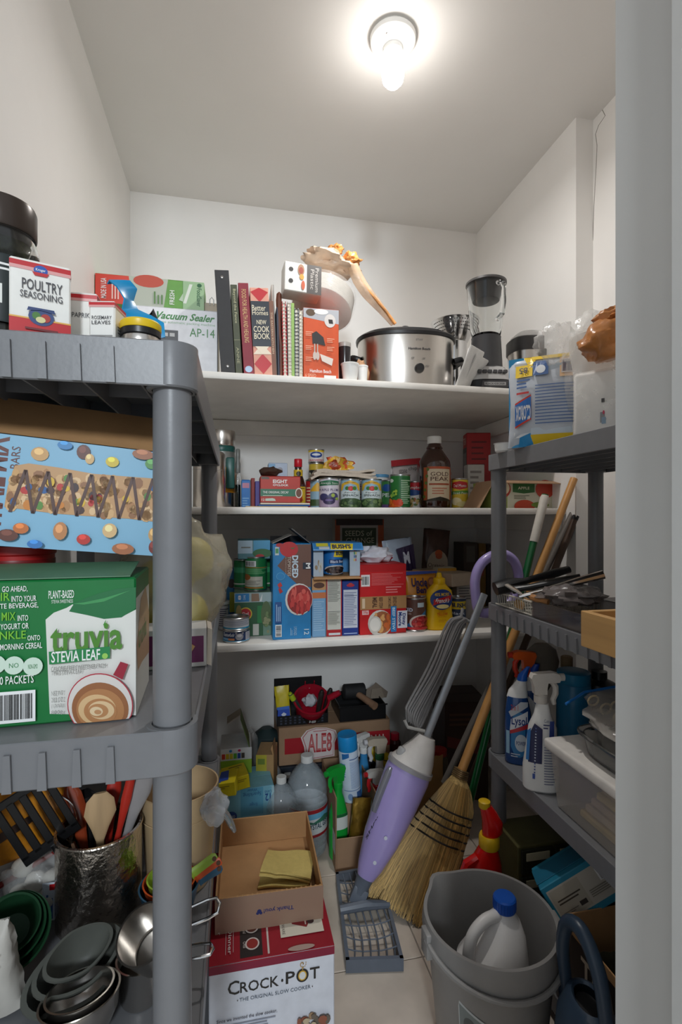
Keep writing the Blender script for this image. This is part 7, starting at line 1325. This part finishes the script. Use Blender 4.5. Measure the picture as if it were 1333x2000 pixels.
MB().lathe([(r*.9, 0), (r, .003), (r, ha*.77), (r*.93, ha*.79), (r*.93, ha*.8)], 32).build('can', mat('aerosol_white', (206, 220, 236), .3), t); MB().lathe([(r*.99, ha*.775), (r*1.01, ha*.78), (r, ha*.985), (r*.96, ha), (r*.8, ha*.995), (.001, ha*.99)], 32).build('cap', MC((30, 146, 216), .35), t)
p = Print(fc(r*1.004, ha*.75, .004), du=.06); p.poly([(.2, .86), (.45, .92), (.45, 1), (.2, .98)], (40, 110, 180)).rect(.45, .86, .85, .875, (40, 80, 150)).lines(.45, .28, .95, .82, 22, (130, 160, 200), .25, .35).lines(.12, .5, .32, .8, 6, (110, 150, 200)).rect(.62, .02, .85, .2, (60, 100, 160)).ell(.4, .12, .08, .07, (130, 160, 200)).rect(.2, .24, .8, .25, (60, 110, 170)); p.done('printed_label', t)
t = thing('foil_pouch', 'gold foil pouch at the front of the spray carton', 'pouch', (put(698, by_+.02)-.004, by_+.012, .006), rot=(0, math.radians(7), 0)); pouch(t, 'film', mat('gold_foil', (150, 118, 44), .28, .6, var=.25, bump=.5, bscale=40), .062, .205, .04, 95, .005)
M_gy = MC((196, 192, 186), .35)
t = thing('spray_bottle', 'white spray bottle with red trigger guard in the carton', 'bottle', (put(727, by_+.06), by_+.06, .006), rot=(0, math.radians(4), math.radians(-20))); MB().loft([(0, .022, .020), (.006, .025, .022), (.13, .025, .022), (.18, .017, .015), (.20, .012, .012), (.215, .012, .012)], 24, 2.4).build('bottle_body', M_gy, t); sprayer(t, .215, M_gy, MC((190, 34, 40), .35), .95, math.radians(35), neck=MC((190, 34, 40), .35))
t = thing('spray_bottle', 'grey white spray bottle behind the mop handle', 'bottle', (put(742, by_+.16), by_+.16, .006), math.radians(-20)); MB().loft([(0, .024, .020), (.006, .027, .022), (.17, .027, .022), (.22, .018, .016), (.24, .013, .013), (.262, .013, .013)], 24, 2.4).build('bottle_body', M_gy, t); sprayer(t, .262, MC((190, 178, 160), .35), MC((206, 206, 210), .35), 1.1, math.radians(25), neck=MC((40, 90, 50), .4))
t = thing('spray_bottle', 'white and blue spray bottle mostly hidden behind the aerosol can', 'bottle', (put(711, by_+.20), by_+.20, .006), math.radians(5)); MB().loft([(0, .022, .018), (.006, .024, .02), (.18, .024, .02), (.23, .016, .016), (.25, .013, .013), (.27, .013, .013)], 24, 2.4).build('bottle_body', MC((60, 140, 196), .35), t); sprayer(t, .27, M_white, M_white, 1.0, math.radians(30))
# ================================================================== steam mop
P0, P1 = at(702, 1742, Y=1.385), at(951, 1128, Y=1.455)
ax = (P1-P0); L = ax.length; az = ax.normalized(); vw = Vector((P0.x, P0.y, -.5)).normalized(); ay = (vw-az*vw.dot(az)).normalized(); axx = ay.cross(az)
t = thing('steam_mop', 'lilac and grey steam mop leaning against the lowest wall shelf', 'steam mop', P0); RM = Matrix((axx, ay, az)).transposed(); 
MT = RM.to_4x4()
def K(px, py): # length along the mop of a photo point near its axis
    q = at(px, py, Y=1.41); return (q-P0).dot(az)
M_lil = mat('lilac_plastic', (164, 150, 206), .25, var=.02, coat=.3); M_mg = mat('mop_grey', (96, 104, 116), .4); M_mw = mat('mop_white', (206, 202, 198), .35)
k0, k1, k2 = K(722, 1705), K(800, 1500), K(835, 1465)
MB().loft([(0, .018, .018), (.02, .022, .020), (k0*.9, .024, .022), (k0*1.05, .026, .024)], 24, T=MT).build('swivel_neck', M_mg, t)
MB().loft([(k0, .026, .026), (k0+.03, .036, .034), (k0+(k1-k0)*.35, .052, .050), (k0+(k1-k0)*.7, .062, .060), (k1-.02, .066, .062), (k1, .064, .060)], 36, 2.3, T=MT).build('water_tank', M_lil, t)
MB().loft([(k1, .068, .064), (k1+.012, .068, .064), (k1+.014, .064, .060)], 36, 2.3, T=MT).build('trim_ring', MC((150, 148, 150), .35), t)
MB().loft([(k1+.013, .063, .060, 0, 0), (k1+.035, .054, .052, .006, 0), (k2+.01, .036, .036, .012, 0), (k2+.035, .026, .026, .012, 0)], 36, 2.3, T=MT).build('top_housing', M_mw, t)
MB().lathe([(.016, 0), (.017, .004), (.015, .018), (.010, .022)], 20, T=MT @ Matrix.Translation((-.038, -.02, k1+.026))).build('fill_cap', mat('frosted_cap', (176, 176, 176), .25, alpha=.8), t)
MB().loft([(k0+(k1-k0)*.55, .010, .006), (k0+(k1-k0)*.62, .018, .008), (k1-.03, .020, .010), (k1-.012, .016, .006)], 20, 3, T=MT @ Matrix.Translation((-.047, -.036, 0)) @ Matrix.Rotation(math.radians(45), 4, 'Z')).build('clear_window', mat('smoke_window', (120, 120, 128), .15, coat=.5), t)
tk = k0+(k1-k0)*.28
p = Print(lambda u, v, e: tuple(MT @ Vector((-.046+.006*u+.008*v, -.030-.018*u-e-.002, tk+v*.13)))); p.text('SHARK', .2, .1, .9, .9, (70, 66, 84), 90, .02); p.done(parent=t)
for kk in (.18, .42): MB().lathe([(.005, 0), (.005, .002)], 12, T=MT @ Matrix.Translation((.004, -.049-.018*kk+.012*(kk < .3), k0+(k1-k0)*kk)) @ rot('X', 90)).build('screw_hole', MC((196, 200, 214), .3), t)
kt = L
MB().rbox(-.011, -.009, k2+.02, .011, .009, kt-.05, .003, 2, T=MT @ Matrix.Translation((.012, 0, 0))).build('handle_tube', mat('silver_tube', (156, 160, 166), .3, .6), t)
lp = [tuple(at(x, y, Y=1.462)-P0) for x, y in ((938, 1196), (930, 1165), (929, 1130), (940, 1102), (960, 1086), (983, 1082), (1003, 1094), (1013, 1118), (1013, 1146), (1000, 1172), (972, 1192))]
MB().tube(lp, .0155, 12, closed=True, sm=5).build('grip', M_lil, t)
# wound power cord between hooks
ch_ = kt-.16; cb_ = k2+.055
for i in range(7):
    off = -.016-.007*i; yy = -.014-.003*(i % 3)
    pts = [(off*.5, yy, ch_+.015), (off-.002, yy, ch_-.01), (off-.014*math.sin(i+1)*.3, yy, (ch_+cb_)/2), (off-.018, yy, cb_+.03), (off-.014, yy, cb_+.004*i), (off+.002, yy+.008, cb_-.01), (off+.006, yy+.016, (ch_+cb_)/2), (off*.6, yy+.016, ch_)]
    S = []
    for j in range(len(pts)-1):
        for k in range(4): S.append(Vector(pts[j]).lerp(Vector(pts[j+1]), k/4))
    S.append(Vector(pts[-1])); S2 = [S[0]]+[(S[j-1]+S[j]*2+S[j+1])/4 for j in range(1, len(S)-1)]+[S[-1]]
    MB().tube(S2, .0038, 6, T=MT).build('cord_loop', MC((130, 128, 128), .5), t)
MB().tube([(.0, -.01, ch_+.012), (-.028, -.018, ch_+.014), (-.034, -.020, ch_+.04)], .005, 8, T=MT).build('cord_hook', MC((150, 150, 150), .4), t); MB().tube([(.0, -.01, cb_-.008), (-.050, -.018, cb_-.018), (-.066, -.020, cb_-.004)], .005, 8, T=MT).build('cord_hook', MC((170, 168, 164), .4), t)
# mop head: open frame of curved ribs on the floor
A, B, Cc, Dd = at(676, 1893, Z=.012), at(789, 1889, Z=.012), at(742, 1690, Z=.03), at(656, 1706, Z=.03)
hd_ = []
def hw_(v): return tuple(Vector(v)-P0)
def edge(a, b, r, nm, m=M_mg): MB().tube([hw_(a), hw_(b)], r, 4).build(nm, m, t, smooth=0)
top = [Vector((v.x, v.y, .034)) for v in (A, B, Cc, Dd)]; bot = [Vector((v.x, v.y, .002)) for v in (A, B, Cc, Dd)]
for i in range(4):
    a, b_ = top[i], top[(i+1) % 4]; c_, d_ = bot[i], bot[(i+1) % 4]; n_ = ((a+b_)/2-(sum(top, Vector())/4)); n_.z = 0; n_.normalize()
    MB().add([hw_(a), hw_(b_), hw_(d_), hw_(c_), hw_(a-n_*.009), hw_(b_-n_*.009), hw_(d_-n_*.004), hw_(c_-n_*.004)], [(0, 1, 2, 3), (7, 6, 5, 4), (0, 4, 5, 1), (3, 2, 6, 7), (1, 5, 6, 2), (0, 3, 7, 4)]).build('head_frame', M_mg, t, smooth=0)
mid_l, mid_r = (top[0]+top[3])/2, (top[1]+top[2])/2
MB().tube([hw_(mid_l+Vector((0, 0, .004))), hw_((mid_l+mid_r)/2+Vector((0, 0, .010))), hw_(mid_r+Vector((0, 0, .004)))], [.012, .014, .010], 10).build('hinge_bar', M_mg, t)
for (q0, q1, q2, q3) in ((top[0], top[1], mid_r, mid_l), (mid_l, mid_r, top[2], top[3])):
    for i in range(1, 7):
        f = i/7; a = q0.lerp(q1, f); b_ = q3.lerp(q2, f); S = [a.lerp(b_, k/8)+Vector((.010*math.sin(PI*k/8), 0, -.016*math.sin(PI*k/8)-.002)) for k in range(9)]
        MB().tube([hw_(v) for v in S], .0022, 6).build('rib', M_mg, t)
    for i in range(1, 4):
        f = i/4; a = q0.lerp(q3, f); b_ = q1.lerp(q2, f); MB().tube([hw_(a.lerp(b_, k/6)+Vector((0, 0, -.016*math.sin(PI*f)*min(1, math.sin(PI*k/6)*1.3)-.003))) for k in range(7)], .0018, 6).build('cross_rib', M_mg, t)
MB().rbox(-.022, -.018, -.022, .022, .018, .022, .004, 2, T=Matrix.Translation((.0, 0, -.006)) @ MT).build('swivel_joint', M_mg, t)
# ================================================================== broom
B0 = at(808, 1800, Z=0.0); B1 = at(1122, 935, Y=1.478); bn = at(903, 1503, Y=1.40)
M_hand = mat('broom_wood', (196, 144, 84), .4, var=.12, scale=14, stretch=(3, 3, .3)); M_st = mat('straw', (196, 164, 104), .8, var=.3, scale=60, stretch=(3, 3, .2))
t = thing('broom', 'corn straw broom with wooden handle leaning into the right corner', 'broom', bn)
hv = B1-bn; n_ = hv.normalized()
MB().tube([tuple(-n_*.03), tuple(hv*.5), tuple(hv)], [.0135, .0135, .012], 14).build('handle', M_hand, t)
bd_ = (B0-bn); bdn = bd_.normalized(); vw = Vector((bn.x, bn.y, -.3)).normalized(); sd = bdn.cross(vw).normalized(); nn = sd.cross(bdn).normalized()
if sd.x < 0: sd = -sd
# outline of the head: half widths along its length (towards -sd and +sd), from the binding down
HL = bd_.length
prof = [(0, .020, .018, .018), (.06, .022, .022, .022), (.12, .034, .046, .034), (.22, .052, .066, .036), (.38, .078, .072, .034), (.58, .108, .070, .030), (.80, .136, .068, .026), (.97, .150, .066, .022)]
def hp(k, s, d=0.):
    for a, b_ in zip(prof, prof[1:]):
        if k <= b_[0]: f = (k-a[0])/(b_[0]-a[0]); break
    else: f = 1.0
    l, r_, dd_ = [a[i]*(1-f)+b_[i]*f for i in (1, 2, 3)]
    off = (s*(r_ if s > 0 else l)); return bdn*(HL*k)+sd*off+nn*(d*dd_*math.sqrt(max(0, 1-s*s)))
R = []
for k in [i/16*.9 for i in range(17)]: R.append([tuple(hp(k, math.cos(a), math.sin(a)*.9)) for a in [2*PI*j/28 for j in range(28)]])
MB().rings(R).build('straw_core', M_st, t, smooth=60)
bb = MB(); rnd = random.Random(11); wc = Vector(bn)
for i in range(1500):
    s_ = rnd.uniform(-1, 1); d_ = rnd.choice((-1, 1, -1))*rnd.uniform(.85, 1.08); k0_ = rnd.choice((.1, .3, .5, .6)); k1_ = rnd.uniform(.88, 1.0)
    pts = [hp(k0_+(k1_-k0_)*j/3, s_*(1+.03*j*rnd.uniform(-1, 1)), d_) for j in range(4)]
    pts = [Vector((v.x, v.y, max(v.z, -bn.z+.003))) for v in pts]; v_ = rnd.uniform(.75, 1.15); c = (min(255, int(200*v_)), min(255, int(166*v_)), min(255, int(104*v_)))
    bb.tube([tuple(v) for v in pts], .0011, 3, col=c, cap=False)
o = bb.build('bristles', INK, t, smooth=0); o['kind'] = 'stuff'
for i, k in enumerate((.27, .32, .37, .42, .47)):
    pts = [hp(k, math.cos(a)*.995, math.sin(a)*(1.5 if abs(math.cos(a)) < .9 else 3.2)) for a in [2*PI*j/30 for j in range(30)]]
    MB().tube([tuple(v) for v in pts], .0026, 5, closed=True).build('stitch_row', MC((40, 34, 30), .8), t)
for i in range(5): MB().tube([tuple(hp(.005+.012*i, math.cos(a)*1.04, math.sin(a)*1.06)) for a in [2*PI*j/20 for j in range(20)]], .0026, 6, closed=True).build('binding_wire', MC((150, 124, 88), .35, metal=.6), t)
# other poles leaning beside the broom
def pole(name, lab, a, b_, r, m, cat='pole', tip=None):
    A, B = Vector(a), Vector(b_); t = thing(name, lab, cat, A); MB().tube([(0, 0, 0), tuple((B-A)*.5), tuple(B-A)], r, 14).build('shaft', m, t)
    if tip: MB().tube([tuple((B-A)*.86), tuple((B-A)*.99), tuple((B-A)*1.0)], [r*1.2, r*1.25, r*.9], 14).build('grip_cap', tip, t)
    else: MB().tube([tuple((B-A)*.985), tuple((B-A)*1.0), tuple((B-A)*1.003)], [r*1.05, r*1.05, r*.7], 14).build('end_cap', M_blackm, t)
    return t
pole('dustpan_pole', 'green metal pole with white grip leaning in the right corner', at(893, 1668, Y=1.42), at(1066, 966, Y=1.47), .0112, mat('green_metal', (20, 96, 50), .3, coat=.3), tip=MC((206, 200, 190), .5))
pole('grey_pole', 'thin grey pole leaning behind the broom handle', at(868, 1530, Y=1.50), at(1128, 985, Y=1.52), .011, mat('grey_pole', (104, 98, 92), .45))
pole('dark_pole', 'dark wooden pole beside the grey one', at(905, 1560, Y=1.49), at(1126, 1008, Y=1.50), .011, mat('dark_pole', (70, 52, 40), .5))
q = at(903, 1690, Y=1.36); t = thing('dustpan', 'grey plastic dustpan standing behind the bucket', 'dustpan', (q.x-.012, 1.375, .0005), rot=(math.radians(-10), 0, 0)); MB().prism([(-.04, 0), (.05, 0), (.022, .17), (-.006, .17)], 0, .012, 'y').build('pan', mat('dustpan_grey', (120, 112, 108), .5), t); MB().rbox(-.006, -.004, .165, .022, .016, .20, .003).build('socket', mat('dustpan_grey', (120, 112, 108), .5), t)
# dark clutter under the back right: long dark carton and red capped jar
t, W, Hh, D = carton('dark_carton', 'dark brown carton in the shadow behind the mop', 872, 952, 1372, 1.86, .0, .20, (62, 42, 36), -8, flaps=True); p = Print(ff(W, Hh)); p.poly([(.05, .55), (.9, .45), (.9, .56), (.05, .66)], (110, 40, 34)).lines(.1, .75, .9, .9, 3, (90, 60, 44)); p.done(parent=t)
q = at(862, 1475, Y=1.70); t = thing('red_lid_jar', 'glass jar with red lid behind the broom head', 'jar', (q.x, 1.72, .0005)); hh = at(862, 1468, Y=1.70).z; MB().lathe([(.030, 0), (.033, .003), (.033, hh-.03), (.026, hh-.02)], 24).build('jar', MC((70, 60, 46), .2), t); MB().lathe([(.028, hh-.02), (.029, hh-.018), (.029, hh), (.026, hh+.001)], 24).build('lid', MC((150, 30, 26), .35), t)
q = at(845, 1520, Y=1.62); t = thing('brown_bag', 'brown paper bag slumped behind the broom head', 'bag', (q.x, 1.64, .0005)); pouch(t, 'paper', MC((150, 112, 66), .8), .13, at(845, 1495, Y=1.62).z, .08, 97, .008)
# ================================================================== red sprayer, bucket, jug, watering can
q = at(958, 1700, Y=1.20); t = thing('pump_sprayer', 'red plastic spray gun bottle with yellow rings', 'sprayer', (q.x-.016, 1.20, .0005), math.radians(-15)); M_rs = mat('red_sprayer', (206, 22, 18), .25, coat=.4); M_yr = MC((222, 180, 30), .4)
hs = at(950, 1563, Y=q.y).z
MB().loft([(0, .046, .034, 0, 0), (.01, .050, .036, 0, 0), (hs*.45, .047, .036, .0, 0), (hs*.60, .038, .032, .004, 0), (hs*.70, .022, .022, .010, 0)], 28, 2.3).build('bottle_body', M_rs, t)
MB().lathe([(.024, hs*.695), (.026, hs*.705), (.026, hs*.765), (.023, hs*.78)], 24, .012, 0).build('ring', M_yr, t)
MB().loft([(hs*.77, .020, .018, .014, 0), (hs*.80, .026, .021, .020, 0), (hs*.86, .026, .021, .020, 0), (hs*.93, .020, .018, .010, 0), (hs*.97, .015, .014, .002, 0)], 24).build('head', M_rs, t)
MB().lathe([(.014, hs*.955), (.015, hs*.96), (.015, hs*.995), (.012, hs)], 20, .0, 0).build('nozzle', M_yr, t)
MB().tube([(-.02, -.01, hs*.64), (-.046, -.014, hs*.60), (-.058, -.016, hs*.52), (-.050, -.016, hs*.42)], [.012, .013, .013, .012], 10).build('trigger_grip', M_rs, t)
# bucket
q = at(957, 1785, Z=.285); bx_, by_ = q.x, q.y; BR, BH = .134, .285
t = thing('bucket', 'grey plastic mop bucket with a white jug inside', 'bucket', (bx_, by_, .0005)); M_bk = mat('bucket_grey', (140, 138, 136), .38, var=.03, bump=.03, bscale=200)
def br(z): return BR*(.80+.20*z/BH)
nb = 64; R = []
def ring(r, z, lip=0.):
    out = []
    for j in range(nb):
        a = 2*PI*j/nb; k = r
        if lip: k += lip*math.exp(-((a-2.05)/.20)**2)
        out.append((k*math.cos(a), k*math.sin(a), z))
    return out
for (r_, z_, lp_) in ((br(0)*.96, 0, 0), (br(0), .004, 0), (br(.20), .20, 0), (br(.222), .222, 0), (br(.224)+.008, .224, 0), (br(.262)+.009, .262, .004), (br(BH)+.004, BH-.004, .016), (br(BH)+.003, BH, .018), (br(BH)-.004, BH, .016), (br(BH)-.006, BH-.012, .010), (br(.22)-.004, .22, 0), (br(.01)-.004, .006, 0)): R.append(ring(r_, z_, lp_))
MB().rings(R).build('pail', M_bk, t)
for a in (-.15, PI+.02):
    MB().rbox(-.016, -.006, .226, .016, .012, .276, .003, 2, T=Matrix.Rotation(a-PI/2, 4, 'Z') @ Matrix.Translation((0, BR+.002, 0))).build('handle_lug', M_bk, t)
MB().tube([((BR+.010)*math.cos(a), (BR+.010)*math.sin(a), .262-.030*math.sin(-a)) for a in [-.15-(PI-.2)*i/20 for i in range(21)]], .0055, 8).build('bail_handle', M_bk, t)
f0 = lambda u, v, e: ((br(.08+.10*v)+e+.0006)*math.cos(-2.55+u*.42), (br(.08+.10*v)+e+.0006)*math.sin(-2.55+u*.42), .085+.105*v-.02*u)
p = Print(f0, du=.2); p.rect(0, 0, 1, 1, (196, 202, 204)).rect(.04, .35, .96, .95, (130, 140, 140)).ell(.5, .65, .3, .2, (90, 96, 96)).bars(.55, .05, .95, .28, 10); p.done('sticker', t)
# jug
jq = at(972, 1745, Z=.31); t = thing('bleach_jug', 'white plastic jug with blue cap standing in the bucket', 'jug', (jq.x-.026, jq.y-.026, .0075), math.radians(14)); M_jg = mat('jug_white', (226, 224, 222), .35, var=.02)
MB().loft([(0, .066, .056, 0, 0), (.006, .072, .062, 0, 0), (.15, .078, .066, 0, 0), (.195, .074, .063, 0, 0), (.235, .050, .048, .022, 0), (.262, .032, .032, .032, 0), (.276, .021, .021, .034, 0), (.288, .018, .018, .034, 0)], 36, 2.3).build('jug_body', M_jg, t)
MB().tube([(-.054, 0, .176), (-.062, 0, .222), (-.050, 0, .258), (-.018, 0, .276), (.020, 0, .274)], [.016, .013, .012, .012, .012], 12, sm=5).build('handle', M_jg, t)
MB().lathe([(.0225, .282), (.0235, .284), (.0235, .306), (.021, .309), (.001, .309)], 28, .034, 0).build('cap', MC((24, 84, 180), .35), t)
for i in range(24): MB().rbox(-.0008, .0232, .285, .0008, .0242, .305, .0003, T=Matrix.Translation((.034, 0, 0)) @ Matrix.Rotation(2*PI*i/24, 4, 'Z')).build('cap_ridge', MC((20, 74, 166), .35), t)
# watering can
wq = at(1122, 1935, Y=.80); t = thing('watering_can', 'dark blue plastic watering can between bucket and shelving', 'watering can', (wq.x+.022, .79, .0005), math.radians(-12)); M_wc = mat('watering_blue', (46, 62, 80), .35, var=.05); wz = wq.z
MB().loft([(0, .056, .066), (.01, .060, .070), (wz*.55, .058, .068), (wz*.82, .050, .060), (wz*.95, .034, .046), (wz*.97, .026, .036), (wz*.955, .022, .032)], 36, 2.1, cap1=False).build('body', M_wc, t)
MB().loft([(wz*.90, .020, .03), (wz*.91, .020, .03)], 24).build('inside', M_blackm, t)
MB().tube([(-.012, .052, wz*.80), (-.022, .055, wz*1.10), (-.018, .045, wz*1.32), (-.006, .012, wz*1.36), (.004, -.030, wz*1.20), (.006, -.056, wz*.88), (.004, -.066, wz*.60)], [.011, .012, .013, .013, .013, .012, .010], 12, sm=5).build('handle', M_wc, t)
MB().tube([(0, .066, wz*.3), (.004, .115, wz*.75), (.006, .13, wz*1.0)], [.014, .011, .010], 12).build('spout', M_wc, t)
